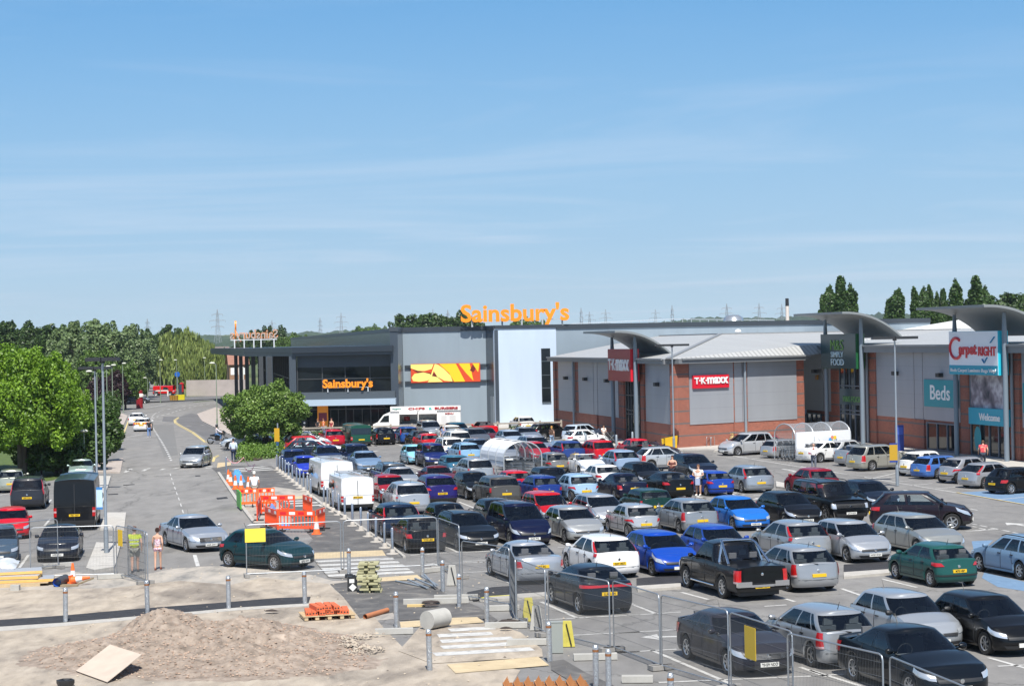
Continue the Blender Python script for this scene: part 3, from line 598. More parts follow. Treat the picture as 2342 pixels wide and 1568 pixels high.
FIELD = noise_mix('far_fields', [(.3,(.055,.085,.03)),(.5,(.10,.13,.045)),(.7,(.20,.19,.09))], scale=.01, detail=8, bump=0)
HILLM = noise_mix('hill_woods', [(.30,(.022,.040,.014)),(.50,(.035,.060,.020)),(.60,(.055,.085,.030)),(.66,(.16,.17,.07)),(.8,(.21,.20,.10))], scale=.0035, detail=10, dist=.4, bump=0, sy=.6)
def sheet(name, pts, z, m, kind='structure', label=None, cat=None):
    mb = MB(); mb.face([(p[0],p[1],z) for p in pts]); o = mb.build(name, m, None, label, cat, None, kind)
    bm = bmesh.new(); bm.from_mesh(o.data)
    bm.faces.ensure_lookup_table()
    if bm.faces[0].normal.z < 0: bmesh.ops.reverse_faces(bm, faces=bm.faces[:])
    bmesh.ops.triangulate(bm, faces=bm.faces[:]); bm.to_mesh(o.data); bm.free(); return o
def gp(k, pts): return [GP(k,*p) for p in pts]
def slab(name, pts, h, m, z0=0.):              # raised kerbed area
    mb = MB(); P = [(p[0],p[1]) for p in pts]
    area = sum(P[i][0]*P[(i+1)%len(P)][1]-P[(i+1)%len(P)][0]*P[i][1] for i in range(len(P)))
    if area < 0: P = P[::-1]
    mb.prism(P, z0-.05, z0+h); return mb.build(name, m, None, kind='structure')
def strip(mb, p, q, w, z, dash=None):
    p = Vector((p[0],p[1],z)); q = Vector((q[0],q[1],z)); d = q-p; L = d.length; d /= L; n = Vector((-d.y,d.x,0))*(w/2)
    segs = [(0,L)] if not dash else [(a, min(a+dash[0],L)) for a in [k*(dash[0]+dash[1]) for k in range(int(L/(dash[0]+dash[1]))+1)]]
    for a,b in segs: mb.face([p+d*a-n, p+d*b-n, p+d*b+n, p+d*a+n])
def path_strip(mb, pts, w, z, dash=None):
    if not dash:
        for a,b in zip(pts, pts[1:]): strip(mb,a,b,w,z)
        return
    # walk along with dashes
    on, off = dash; P = [Vector((p[0],p[1],z)) for p in pts]; seg = 0; pos = 0.; state = True; left = on; cur = P[0].copy()
    while seg < len(P)-1:
        d = P[seg+1]-cur; l = d.length
        if l < 1e-6: seg += 1; continue
        st = min(l, left); nx = cur + d*(st/l)
        if state: strip(mb, cur, nx, w, z)
        cur = nx; left -= st
        if left <= 1e-6: state = not state; left = on if state else off
        if l-st < 1e-6: seg += 1

sheet('ground', [(-4600,-300),(4600,-300),(4600,5000),(-4600,5000)], -.02, FIELD)
# whole retail park surface
sheet('car_park', [(-45,30),(60,30),(60,262),(-12,262),(-30,262),(-60,330),(-90,330),(-70,160),(-50,60)], 0., ASPH)
# road: down the left, bending right at the far end
rd = gp('7',[(1010,640),(1080,515),(1085,320),(1110,150),(1185,100)]) + gp('8',[(520,745),(900,690),(1300,610),(1800,565),(2400,540),(3400,520),(3400,640),(2400,640),(1880,640),(1400,760),(1240,850),(1180,900),(1260,1010),(1500,1130),(1700,1260),(1830,1300)]) + gp('7',[(1960,400),(1960,480),(1860,600)]) + gp('7',[(1910,640),(2060,850),(2200,1040),(2400,1180),(2337,1568),(2000,1568)]) + gp('3',[(1600,400),(1400,330),(1160,290),(1000,320),(820,270)]) + gp('7',[(890,1568),(1080,1260),(1100,1010),(910,990),(990,650)])
sheet('road', rd, .004, ROADM)
sheet('side_road', gp('8',[(560,470),(880,30),(1000,20),(1180,470)]), .006, ROADM)
sheet('far_road', gp('8',[(170,700),(350,600),(760,600),(1300,590),(2400,520),(3400,500),(3400,460),(2300,455),(1300,500),(1200,440),(560,460),(330,620),(150,640)]), .003, DARKASPH)
sheet('slip_road', gp('8',[(1250,850),(1450,780),(1560,800),(1640,930),(1900,1060),(2200,1200),(2300,1330),(1830,1290),(1500,1080),(1250,960),(1220,900)]), .008, DARKASPH)
sheet('junction_patch', gp('8',[(980,840),(1240,840),(1170,930),(960,920)]), .008, DARKASPH)
slab('forecourt_paving', gp('8',[(1560,800),(1900,680),(2120,800),(2500,1000),(2600,1300),(2200,1190),(1900,1050),(1650,925)]), .10, PAVEP)
slab('store_paving', [GP('4',1000,1560),GP('4',1040,1475),GP('4',2100,1462),GP('S',960,1412),GP('S',1680,1362),GP('S',1700,1440),GP('S',700,1470),GP('4',1800,1530)], .09, PAVE)
# pavements and verges left of the road
slab('footpath', gp('7',[(790,440),(800,400),(870,400),(960,250),(1010,140),(1040,110),(1120,140),(1050,300),(1010,370),(950,500),(925,535),(1080,515),(1055,640),(990,640),(860,640),(800,600),(770,540)]), .10, PAVEP)
slab('kerbed_island', gp('7',[(820,675),(972,677),(900,920),(850,925)]), .12, PAVE)
slab('kerbed_island', gp('7',[(925,1000),(1105,1000),(1090,1140),(880,1140)]), .12, PAVE)
slab('kerbed_island', gp('7',[(845,1265),(1060,1275),(1005,1480),(830,1510),(755,1490)]), .12, PAVE)
sheet('verge', gp('7',[(-900,720),(-900,350),(400,420),(790,430),(760,560),(600,620),(470,700),(200,740)]), .01, GRASS)
# site: dusty ground in front
sheet('dusty_road', gp('3',[(-200,330),(300,300),(700,240),(1250,300),(1700,210),(2000,190),(2400,180)])+gp('6',[(1000,250),(1300,330),(1900,330),(1900,700),(0,900),(-600,1100)])+gp('3',[(-200,760)]), .008, DIRT2)
sheet('dirt', gp('3',[(-300,420),(300,420),(1100,400),(1750,330),(2250,370)])+gp('6',[(600,300),(1250,360),(1400,500),(1600,560),(1800,800),(2000,1000)])+gp('E',[(1000,1400),(900,1568),(1500,1800),(900,2400)])+[(-10,40),(-40,40),GP('3',-500,1500)], .012, DIRT)
sheet('path', gp('3',[(-100,720),(600,672),(1400,600),(2100,550),(2700,500)])+gp('6',[(1080,488),(1060,550)])+gp('3',[(2342,590),(1800,640),(1300,680),(600,740),(-100,785)]), .018, NEWTAR)
sheet('kerb_edge', gp('3',[(-100,786),(600,741),(1300,681),(2342,591)])+gp('6',[(1060,551),(1050,580)])+gp('3',[(2342,618),(1300,712),(600,775),(-100,832)]), .016, KERB)
# footway between road and car park, with bollards
fw = gp('5',[(120,440),(330,415),(760,415),(830,465),(1190,760),(1330,850),(1530,960),(2080,1365),(2200,1400)])+gp('6',[(1150,105),(1000,30)])+gp('5',[(1210,1200),(1100,1080),(560,1030),(400,790),(190,500)])
sheet('footway', fw, .014, PATHT)
sheet('footway_concrete', gp('5',[(400,760),(800,640),(1130,690),(1150,770),(820,790),(1000,1000),(900,1110),(560,1020)]), .018, DIRT2)
slab('kerb', gp('5',[(185,500),(210,495),(400,770),(580,1010),(556,1030),(375,790)]), .11, KERB)
slab('kerb', gp('5',[(1195,760),(1215,745),(1330,840),(1560,965),(2080,1300),(2200,1400),(2170,1400),(2060,1310),(1530,965),(1310,850)]), .08, KERB)
sheet('site_tarmac', gp('6',[(1270,365),(1540,330),(1900,335),(2200,380),(2342,420),(2342,700),(1950,720),(1880,640),(1560,700),(1400,490)])+[], .020, PATHT)
sheet('site_tarmac', gp('E',[(0,410),(160,570),(560,730),(760,870),(700,895),(540,840),(200,850),(60,760),(-100,640)]), .022, PATHT)
sheet('site_tarmac', gp('E',[(1320,1310),(1460,1290),(1700,1430),(2000,1568),(1700,1700),(1500,1500),(1330,1400)]), .020, PATHT)
sheet('dusty_crossing', gp('E',[(-60,930),(700,905),(1000,1000),(1230,1180),(1240,1262),(60,1335),(-300,1200)]), .0245, DIRT)
sheet('crossing_asphalt', gp('6',[(1105,122),(1815,88),(2140,280),(1540,322),(1250,300)]), .0245, ROADM)
def tact(pts): sheet('tactile_paving', pts, .026, TACT)
tact(gp('6',[(1105,60),(1780,35),(1815,88),(1105,122)])); tact(gp('6',[(1520,320),(2120,275),(2170,320),(1540,350)])); tact(gp('6',[(1950,735),(2150,722),(2150,780),(1960,795)]))
tact(gp('E',[(170,850),(540,838),(615,895),(160,930)])); tact(gp('E',[(215,1345),(1190,1262),(1310,1355),(310,1440)])); tact(gp('5',[(800,760),(1130,738),(1150,768),(800,785)]))
tact(gp('5',[(190,385),(330,378),(330,412),(180,440)])); tact(gp('7',[(955,600),(1060,602),(1050,638),(945,636)])); tact(gp('7',[(810,405),(965,405),(950,428),(800,430)]))
rm = MB(); Zl = .009
def L_(k, *segs, w=.135, z=None):
    for s in segs: strip(rm, GP(k,s[0],s[1]), GP(k,s[2],s[3]), w, z or Zl)
# zebra / hatched crossings
for a in ((1135,148,1890,118),(1160,185,1940,152),(1190,222,1990,183),(1215,255,2040,218),(1250,286,2085,250)): L_('6',a,w=.66,z=.03)
for a in ((240,980,720,955),(150,1100,920,1065),(160,1165,1010,1120),(80,1240,1130,1180),(120,1040,700,1015)): L_('E',a,w=.62,z=.03)
for a in ((340,455,700,425),(360,470,760,440),(380,485,790,458)): L_('5',a,w=.7,z=.03)
for a in ((900,800,1200,790),(930,825,1260,812),(1000,850,1300,838)): L_('5',a,w=.8,z=.03)
# bay lines
L_('F',(0,1255,600,1220),(360,1228,1160,1568),(430,1535,2000,1470),(0,910,640,868),(160,785,410,888),(0,1070,590,1035),(640,680,900,750),(1430,815,1640,800),(1580,730,1720,770),(1770,1390,2020,1480))
L_('E',(370,360,770,340),(670,345,940,500),(1220,670,1610,845),(1230,865,2277,805),(1500,1030,2277,990),(1970,1215,2277,1200),(0,165,770,120),(380,240,770,225),(0,275,110,262))
L_('G',(0,1430,440,1568),(0,1480,290,1465),(1560,1320,2000,1445),(1640,1395,2100,1375),(620,630,930,705),(270,715,450,778),(1340,215,1620,192),(600,1480,1500,1440))
L_('D',(-700,600,0,720),(0,720,1380,950),(240,765,560,690),(280,765,580,735),(580,805,800,785),(780,855,1060,825),(1080,900,1420,870),(1480,1470,1960,1438),(1900,1045,2281,1010))
for q in ((1340,1125,1400,1135),(1560,1165,1660,1185),(1590,1370,1660,1380),(1690,1388,1790,1408),(1830,1420,1960,1440),(1990,1450,2090,1470),(2130,1480,2230,1500),(1590,1400,1650,1412),(1680,1425,1790,1445)): L_('D',q)
L_('C',(280,420,2281,745),(530,450,800,410),(760,500,1010,470),(1270,560,1450,540),(1680,640,1800,620),(300,420,560,395),(30,1000,180,1035),(150,1030,340,1020),(560,945,670,985),(430,925,560,985),(800,990,960,975),(250,1078,330,1073))
L_('A',(930,1340,1050,1400),(540,1430,930,1395),(1080,1400,1500,1380),(700,1520,1480,1500),(1060,860,1250,935),(2090,1270,2260,1340),(130,660,210,712),(490,470,690,525),(500,580,680,570),(160,900,230,930),(740,960,800,990),(130,650,240,645),(480,400,540,420),(480,400,540,390),(400,235,450,255),(140,250,190,270),(120,270,560,262),(515,297,560,305),(1200,890,1260,885),(2270,1270,2281,1272))
L_('5',(1850,610,1915,650),(1870,590,1930,587),(1640,500,1700,520),(1870,905,1960,960),(1780,915,1870,910),(2190,345,2281,372),(2230,240,2281,255),(1560,190,1600,215),(1850,190,1890,210),(2110,180,2160,205),(2190,345,2281,335),(1850,200,2281,195))
L_('B',(2050,740,2260,785),(1740,790,1860,832),(1700,835,2000,820),(1910,860,2000,850),(1930,335,2281,385),(-200,270,300,260),(230,1270,410,1340),(260,1345,420,1338),(1590,1250,1800,1240))
# arrows
def arrow(k, tail, head, half):
    t = GP(k,*tail); h = GP(k,*head); d = (h-t).normalized(); n = Vector((-d.y,d.x,0)); L = (h-t).length
    strip(rm, t, t+d*(L*.6), .25, Zl); b = t+d*(L*.55); rm.face([(b+n*.55)+Vector((0,0,Zl)), (b-n*.55)+Vector((0,0,Zl)), Vector((h.x,h.y,Zl))])
arrow('D',(680,915),(1055,988),0); arrow('C',(1190,632),(1515,690),0); arrow('F',(640,1100),(255,1108),0); arrow('D',(2400,1410),(2030,1350),0); arrow('A',(1490,1480),(1385,1520),0); arrow('C',(1000,1050),(840,1022),0); arrow('5',(1900,255),(1820,268),0)
# road centre lines etc.
path_strip(rm, gp('7',[(1735,1455),(1705,1355)]), .16, .012)
path_strip(rm, gp('7',[(1607,990),(1580,900),(1540,790),(1515,720),(1490,640)]), .06, .012, (2.2,2.2))
path_strip(rm, gp('7',[(1500,530),(1470,460),(1420,370),(1350,260),(1325,215)])+gp('8',[(765,960),(765,890),(800,820),(850,775),(910,755)]), .18, .012, (1.5,1.5))
path_strip(rm, gp('8',[(790,870),(900,830),(1100,780),(1290,715),(1550,655),(1800,615),(2200,560)]), .18, .012, (2.5,2.5))
path_strip(rm, gp('8',[(920,740),(1160,690),(1460,635),(1700,610)]), .16, .012, (3,3))
path_strip(rm, gp('8',[(1060,470),(400,475)]), .3, .012)
path_strip(rm, gp('8',[(500,720),(1040,625),(1700,560)]), .16, .012)
for a in ((1360,1000,1470,1000),(1630,990,1690,985),(640,845,730,845),(245,815,330,815),(370,730,480,722),(350,755,480,750)): L_('8',a,w=.3,z=.011)
for a in ((1095,632,1150,600),(1100,618,1160,606),(1250,620,1310,595),(1260,605,1310,600),(1410,610,1440,600),(1525,600,1575,590),(1680,600,1700,595),(1795,585,1865,575),(1795,598,1865,588)): L_('7',a,w=.25,z=.010)
L_('7',(1060,350,1290,330),(1110,325,1250,300),(1170,350,1300,350),(1430,415,1960,405),w=.12,z=.010)
for k in range(6):
    L_('7',(1050+k*-2,1165+k*18,1082-k*2,1165+k*18),(950,1195+k*10,985,1190+k*10),w=.12,z=.010)
L_('7',(-20,835,100,815),(60,960,120,905),(400,920,450,870),(60,975,460,960),(390,1100,440,1040),(170,1468,250,1355),(680,1190,780,1188),(700,1305,810,1298),(120,1250,300,1240),w=.12,z=.010)
rm.build('road_markings', LINE, kind='structure')
ym = MB()
path_strip(ym, gp('8',[(1830,1305),(1700,1285),(1480,1120),(1260,1000),(1180,950),(1165,900),(1240,850)]), .12, .02); path_strip(ym, gp('8',[(1820,1290),(1700,1265),(1500,1110),(1280,990),(1200,940),(1190,900),(1250,862)]), .12, .02)
path_strip(ym, gp('7',[(1860,540),(1875,500),(1915,482)]), .1, .02); path_strip(ym, gp('7',[(1872,540),(1885,505),(1920,488)]), .1, .02); path_strip(ym, gp('8',[(270,1180),(330,1040),(380,900)]), .14, .02); path_strip(ym, gp('D',[(1380,950),(2400,1130)]), .12, .026)
ym.build('yellow_lines', LINEY, kind='structure')
sheet('disabled_bay', gp('D',[(1390,950),(1740,928),(2400,945),(2500,1140)]), .005, BLUEB)
sheet('disabled_bay', gp('G',[(1410,300),(1600,290),(1480,400),(1430,380)]), .005, BLUEB); sheet('disabled_bay', gp('G',[(1520,575),(1900,660),(1900,740),(1640,700),(1500,620)]), .005, BLUEB)
sheet('disabled_bay', gp('B',[(200,205),(330,200),(300,262),(150,262)]), .005, BLUEB)
# tarmac strip between the bays in front
def strip_isl(k, pts, pts2): sheet('planted_strip', gp(k,pts), .03, NEWTAR); slab('kerb', gp(k,pts2), .09, KERB)
strip_isl('E',[(430,575),(700,520),(1400,475),(1400,585),(1000,610),(660,640),(500,670)],[(1390,582),(1000,608),(650,640),(560,672),(700,668),(1010,650),(1390,625)])
strip_isl('F',[(220,555),(400,540),(700,530),(700,620),(220,640)],[(220,642),(640,615),(640,650),(230,680)])
strip_isl('G',[(290,510),(700,480),(700,565),(290,590)],[(290,590),(700,562),(690,595),(290,630)])
slab('kerbed_island', gp('C',[(1105,820),(1400,880),(1390,930),(1110,890)]), .12, PAVE)
slab('pavement', [GP('T',540,1500),GP('T',850,1545),GP('T',1560,1532),GP('C',270,410),GP('C',1100,330),GP('C',2000,500),GP('D',560,440),GP('D',2400,660),(52,100),(60,112),(25,190),(4,200),GP('T',100,1420)], .12, PAVE)
slab('access_step', [GP('D',1450,560),GP('D',2300,700),(52,108),(40,120)], .16, PAVE)
yk = MB(); path_strip(yk, gp('E',[(560,665),(660,640),(960,625)]), .16, .095); yk.build('yellow_lines', mat('kerb_yellow',(.62,.55,.08),.7), kind='structure')
# spoil heap

for q in ([(1895,855),(1985,846),(2000,860),(1905,870)],[(1710,660),(1755,658),(1757,666),(1712,668)],[(1180,735),(1080,742),(1080,748),(1180,741)],[(945,822),(1035,818),(1035,826),(950,830)]): sheet('drain_cover_patch', gp('7',q), .0125, NEWTAR)
sheet('tarmac_repair', gp('7',[(1330,215),(1520,215),(1560,480),(1440,500)]), .0065, noise_mix('repair_asphalt',[(.3,(.16,.156,.15)),(.7,(.205,.2,.19))],scale=1.5))
sheet('tarmac_repair', gp('B',[(1950,330),(2300,400),(2300,440),(1900,365)]), .0045, noise_mix('repair_asphalt_light',[(.3,(.19,.185,.178)),(.7,(.235,.23,.218))],scale=1.5))
# ================================================================= building site
def hmound(x, y, humps):
    return sum(hh*math.exp(-1.6*(((x-cx)/rx)**2+((y-cy)/ry)**2)) for (cx,cy,rx,ry,hh) in humps)
HUMPS = [(-10.6,58.7,1.3,2.2,.72),(-8.2,58.2,1.5,2.4,.46),(-11.7,59.2,.6,1.4,.30),(-9.2,55.6,4.0,3.6,.30),(-6.6,56.6,1.5,1.8,.24),(-12.4,55.6,1.6,2.0,.24),(-7.2,53.0,3.2,2.2,.20)]
def mz(x, y):
    h = hmound(x,y,HUMPS); m_ = min(1,h*3); return h*(1+.25*noise.noise(Vector((x*1.1,y*.9,3)))) + m_*(.13*noise.noise(Vector((x*2.1,y*1.6,0)))+.08*noise.noise(Vector((x*5,y*4,1)))+.045*noise.noise(Vector((x*13,y*11,2)))+.03*noise.noise(Vector((x*29,y*25,4)))) - .03
P = [[Vector((x,y,mz(x,y))) for x in np.linspace(-16,-3.5,300)] for y in np.linspace(50.2,64.2,260)]
mb = MB(); mb.grid(P); mb.build('spoil_heap', MOUND, None, 'long low heap of pinkish brown excavated soil beside the fresh tarmac path', 'soil heap')
def rocks(n, fn, smin, smax, m, name, label, seed=1, cat='rubble'):
    rnd = random.Random(seed); mb = MB()
    for _ in range(n):
        x,y,z = fn(rnd); r = smin+(smax-smin)*rnd.random()**2.5; c = Vector((x,y,z+r*.3)); a = rnd.random()*6.28
        pts = [Vector((math.cos(a+k*1.257)*r*(.7+.5*rnd.random()), math.sin(a+k*1.257)*r*(.7+.5*rnd.random()), r*.5*(rnd.random()-.4))) for k in range(5)]
        top = Vector((0,0,r*(.5+.4*rnd.random()))); mb.cur = 0 if rnd.random() < .7 else 1
        for k in range(5): mb.face([c+pts[k], c+pts[(k+1)%5], c+top])
    return mb.build(name, m, None, label, cat, None, 'stuff')
def on_heap(rnd):
    while True:
        x = rnd.uniform(-14.5,-4.2); y = rnd.uniform(51,61)
        if mz(x,y) > .02: return x,y,mz(x,y)
rocks(5200, on_heap, .008, .05, [M('#a8917f',.9),M('#8f7868',.9)], 'rubble', 'loose stones and broken lumps strewn over the soil heap')
rocks(900, lambda r:(r.uniform(-14,1.5), r.uniform(48,78), .015), .008, .05, [M('#b8aa96',.9),M('#6d655c',.9)], 'gravel', 'small stones and crumbs scattered over the dusty site', 2)
rocks(380, lambda r:((lambda t,a:(-5.2+a*.9+.5*math.sin(t*7), 54.2+3.6*t, .03+.08*r.random()))(r.random(), r.random())), .02, .085, [M('#aa9e8e',.9),M('#8c8379',.9)], 'rubble', 'pale broken concrete lumps along the right foot of the soil heap', 3)
# plywood sheet leaning on the heap
a = GP('3',740,1225); b = GP('3',1045,1335); 
mb = MB(); p0 = a+Vector((0,0,.03)); p1 = b+Vector((0,0,.03)); up = Vector((.62,1.55,.46)); n_ = (p1-p0).cross(up).normalized()*.009
mb.obox((p0+p1+up)/2+Vector((0,0,.02)), (p1-p0)*.5, up*.5, n_)
mb.build('plywood_sheet', mat('plywood',(.52,.43,.35),.75,var=.12,vscale=1.5), None, 'weathered plywood sheet propped on the soil heap', 'board')
# ---- bollards
STEEL = mat('brushed_steel',(.50,.51,.53),.33,.9); GALV = mat('galvanised_steel',(.34,.36,.38),.5,.75,var=.12,vscale=6); GALVP = mat('galvanised_post',(.27,.31,.35),.5,.3,var=.06)
WRAP = mat('wrapped_steel',(.46,.48,.50),.28,.6,var=.25,vscale=9,bump=.6,bscale=25); TAPE = M('#8a5a34',.6)
mb = MB(); mb.lathe([(.075,0),(.075,.93)],n=16); mb.lathe([(.078,.99),(.078,1.05),(.05,1.10),(0,1.11)],n=16); wb1 = mb.mesh('post',[WRAP]); mb = MB(); mb.lathe([(.079,.93),(.079,.99)],n=16); wb2 = mb.mesh('tape_band',[TAPE])
WB = [('3',640,733,'wrapped steel bollard nearest the left edge on the fresh tarmac path'),('3',1440,650,'wrapped steel bollard standing right behind the soil heap'),('3',2232,602,'wrapped steel bollard in the middle of the fresh tarmac path'),('6',1025,558,'wrapped steel bollard at the right end of the fresh tarmac path'),
 ('6',1455,300,'wrapped steel bollard with black base in front of the striped crossing'),('6',2172,292,'wrapped steel bollard at the corner of the far yellow tactile paving'),('6',1918,785,'wrapped steel bollard between the clay pipe and the concrete cylinder'),('6',2243,1205,'wrapped steel bollard in front of the concrete cylinder'),
 ('E',175,562,'wrapped steel bollard beside the bundle of metal tubes'),('E',348,730,'wrapped steel bollard beside the concrete fence foot'),('E',645,890,'wrapped steel bollard by the right end of the middle yellow tactile paving'),('E',1315,1310,'wrapped steel bollard at the right end of the nearest yellow tactile paving'),
 ('E',1808,1600,'left one of the two close wrapped bollards at the bottom edge'),('E',1945,1650,'right one of the two close wrapped bollards at the bottom edge'),('F',545,1900,'wrapped bollard whose top alone shows at the bottom edge, right of the close pair')]
for k,x,y,lab in WB:
    p = GP(k,x,y); e = empty('bollard',(p.x,p.y,.01),0,lab,'bollard','plastic wrapped bollards on the building site'); put('post',wb1,e); put('tape_band',wb2,e); e.rotation_euler = (random.uniform(-.015,.015),random.uniform(-.015,.015),random.random()*6)
mb = MB(); mb.lathe([(.057,0),(.057,1.08),(.045,1.10),(0,1.10)],n=14); tb1 = mb.mesh('post',[STEEL]); mb = MB(); mb.lathe([(.28,0),(.27,.03),(.12,.05),(.09,.20),(.058,.22)],n=14); tb2 = mb.mesh('base_collar',[mat('concrete_collar',(.42,.39,.35),.85)])
TB = [(825,462),(855,485),(885,505),(915,530),(950,555),(990,590),(1035,625),(1070,655),(1110,682),(1152,720),(1187,760),(1327,848),(1367,865),(1425,908),(1485,942),(1550,985),(1632,1060),(1722,1108),(1802,1172),(1885,1232),(1978,1295),(2060,1360)]
for i,(x,y) in enumerate(TB):
    lab = 'slim steel bollard in the long line between footway and car park'
    sp = {0:'farthest slim steel bollard of the long line beside the car park', 21:'nearest slim steel bollard of the long line beside the car park',10:'slim steel bollard just beyond the gap for the crossing in the long line',11:'slim steel bollard just this side of the gap for the crossing in the long line'}
    p = GP('5',x,y); e = empty('bollard',(p.x,p.y,.01),0,sp.get(i,lab),'bollard','slim steel bollards along the footway'); put('post',tb1,e); put('base_collar',tb2,e)
p = GP('5',280,492); e = empty('bollard',(p.x,p.y,.01),0,'lone steel bollard wrapped in striped tape by the road crossing','bollard','slim steel bollards along the footway'); put('post',tb1,e)
# ---- mesh fence panels
FENCEM = mat('fence_tube',(.42,.44,.46),.42,.8,var=.08); WIREM = mat('fence_wire',(.16,.165,.17),.6,.3)
def fence(k0,x0,y0,k1,x1,y1,label,notice=None,H=2.0, foot=(1,1)):
    p = GP(k0,x0,y0,H); q = GP(k1,x1,y1,H); p.z = q.z = 0; d = q-p; L = d.length; a = math.atan2(d.y,d.x)
    e = empty('mesh_fence',(p.x,p.y,.02),a,label,'fence panel','temporary mesh fence panels')
    mb = MB(); r = .13; z0 = .12; Z = H-.02
    mb.tube([(0.0,0,.02),(0,0,Z-r),(.03,0,Z-r*.35),(r*.4,0,Z-.03),(r,0,Z),(L-r,0,Z),(L-r*.4,0,Z-.03),(L-.03,0,Z-r*.35),(L,0,Z-r),(L,0,.02)],.021,8); mb.tube([(0,0,z0),(L,0,z0)],.019,8)
    mb.build('frame',FENCEM,e)
    mb = MB(); n = max(3,int(L/.055))
    for i in range(1,n): x = L*i/n; mb.bar((x,0,z0),(x,0,Z-.01),.0032)
    for z in (.45,.8,1.15,1.5,1.8): mb.bar((0,0,z),(L,0,z),.0065)
    mb.build('wire_mesh',WIREM,e)
    for i,x in enumerate((0,L)):
        if foot[i]:
            mb = MB(); mb.obox((x+.0,0,.06),Vector((.10,0,0)),Vector((0,.33,0)),Vector((0,0,.06))); mb.build('foot',mat_foot,e)
    if notice:
        t,z,w,h,c = notice; mb = MB(); mb.box(L*t-w/2,L*t+w/2,-.045,-.03,z-h/2,z+h/2); mb.build('notice',M(c,.45),e)
    return e
mat_foot = mat('rubber_foot',(.26,.25,.235),.85,var=.2,vscale=5)
fence('2',-160,915,'2',612,840,'mesh fence panel at the left edge in front of the red small car')
fence('2',318,935,'2',1212,910,'mesh fence panel in front of the blue black saloon and the white island')
fence('2',1238,912,'2',1545,968,'angled mesh fence panel the worker in yellow walks behind',(.18,1.55,.42,.62,'#e0b81c'))
fence('2',1362,908,'2',1572,985,'short angled fence panel right of the worker in yellow',foot=(0,0))
fence('5',490,1048,'5',1500,1008,'mesh fence panel with large blank yellow notice in front of the dark teal car',(.095,1.58,.78,.52,'#f2d84a'))
fence('5',1530,1000,'A',820,1020,'mesh fence panel beside the steel bollard line in front of the black hatchback')
fence('A',835,1028,'A',1058,1108,'angled mesh fence panel in front of the black estate')
fence('E',372,18,'E',880,92,'mesh fence panel over the tarmac strip left of the silver large hatchback')
fence('E',888,98,'E',945,215,'mesh fence panel seen almost edge on before the silver large hatchback')
fence('E',952,210,'E',1262,322,'narrow looking mesh fence panel between the silver and the black wedge shaped hatchbacks')
fence('E',1290,325,'E',1945,447,'mesh fence panel in front of the black wedge shaped hatchback')
fence('E',1985,443,'F',432,700,'mesh fence panel to the right of the black wedge shaped hatchback')
fence('F',448,705,'F',1082,848,'mesh fence panel left of the dark grey coupe bonnet')
fence('F',1102,868,'F',1692,1052,'mesh fence panel with yellow notice over the dark grey coupe grille',(.36,1.40,.62,.78,'#c9a827'))
fence('F',1648,1065,'G',630,1290,'mesh fence panel left of the nearest black saloon bonnet')
fence('G',692,1305,'G',1420,1600,'mesh fence panel crossing the nearest black saloon front')
# ---- plastic barriers
ORNG = mat('orange_plastic',(.85,.085,.018),.4); ORNG2 = mat('orange_plastic_faded',(.90,.16,.03),.45); WHITEP = mat('white_reflective',(.75,.75,.74),.4); REDR = mat('red_reflective',(.62,.02,.03),.4)
def barrier(kx0,y0,kx1,y1,label,m,H=1.0,rings=False):
    p = GP('5',kx0,y0); q = GP('5',kx1,y1); d = q-p; L = d.length; e = empty('plastic_barrier',(p.x,p.y,.03),math.atan2(d.y,d.x),label,'safety barrier','orange plastic barriers round the trench')
    mb = MB(); mb.box(0,L,-.025,.025,H-.26,H); mb.box(0,L,-.025,.025,.14,.28); mb.box(0,.07,-.024,.024,.0,H-.01); mb.box(L-.07,L,-.024,.024,.0,H-.01)
    n = max(2,int(L/.16))
    for i in range(1,n):
        x = L*i/n
        if not rings or i%5: mb.box(x-.022,x+.022,-.018,.018,.26,H-.24)
    if rings:
        for c in (.3,.7): mb.tube([(L*c+.27*math.cos(t),0,.51+.24*math.sin(t)) for t in [k*math.pi/8 for k in range(16)]],.028,6,closed=True)
    mb.build('panel',m,e)
    mb = MB()
    for i,(a,b) in enumerate(((.08,.24),(.32,.48),(.56,.72),(.8,.94))):
        mb.cur = i%2; mb.box(L*a,L*b,-.03,.03,H-.20,H-.06)
    mb.build('reflector',[REDR,WHITEP],e)
    for x in (.25,L-.25):
        if L > .9:
            mb = MB(); mb.obox((x,0,.03),Vector((.05,0,0)),Vector((0,.32,0)),Vector((0,0,.03))); mb.bar((x,0,0),(x,0,.2),.05); mb.build('foot',BLACKP,e)
barrier(425,862,612,856,'left orange barrier of the far pair around the small excavation',ORNG2)
barrier(618,858,800,850,'right orange barrier of the far pair in front of the man in the white shirt',ORNG2)
barrier(650,942,1018,938,'red orange barrier with big round openings behind the trench',ORNG,rings=True)
barrier(612,1010,650,942,'narrow red orange barrier closing the left back corner of the trench',ORNG)
barrier(700,1075,830,1122,'red orange barrier turned sideways at the left front corner of the trench',ORNG)
barrier(830,1125,1232,1128,'long red orange barrier with white and red reflectors at the front of the trench',ORNG)
barrier(1105,935,1198,972,'red orange barrier angled at the right back of the trench',ORNG)
barrier(1250,1120,1336,1088,'red orange barrier angled beside the lone traffic cone',ORNG)
e0 = GP('5',398,862); e1 = GP('5',440,902); d = e1-e0
mb = MB(); mb.box(0,d.length,-.03,.03,.1,1.0); prop(mb,'plastic_barrier',(e0.x,e0.y,.02),M('#4fae3a',.45),'lime green plastic barrier beside the far orange pair','safety barrier','orange plastic barriers round the trench',rz=math.atan2(d.y,d.x))
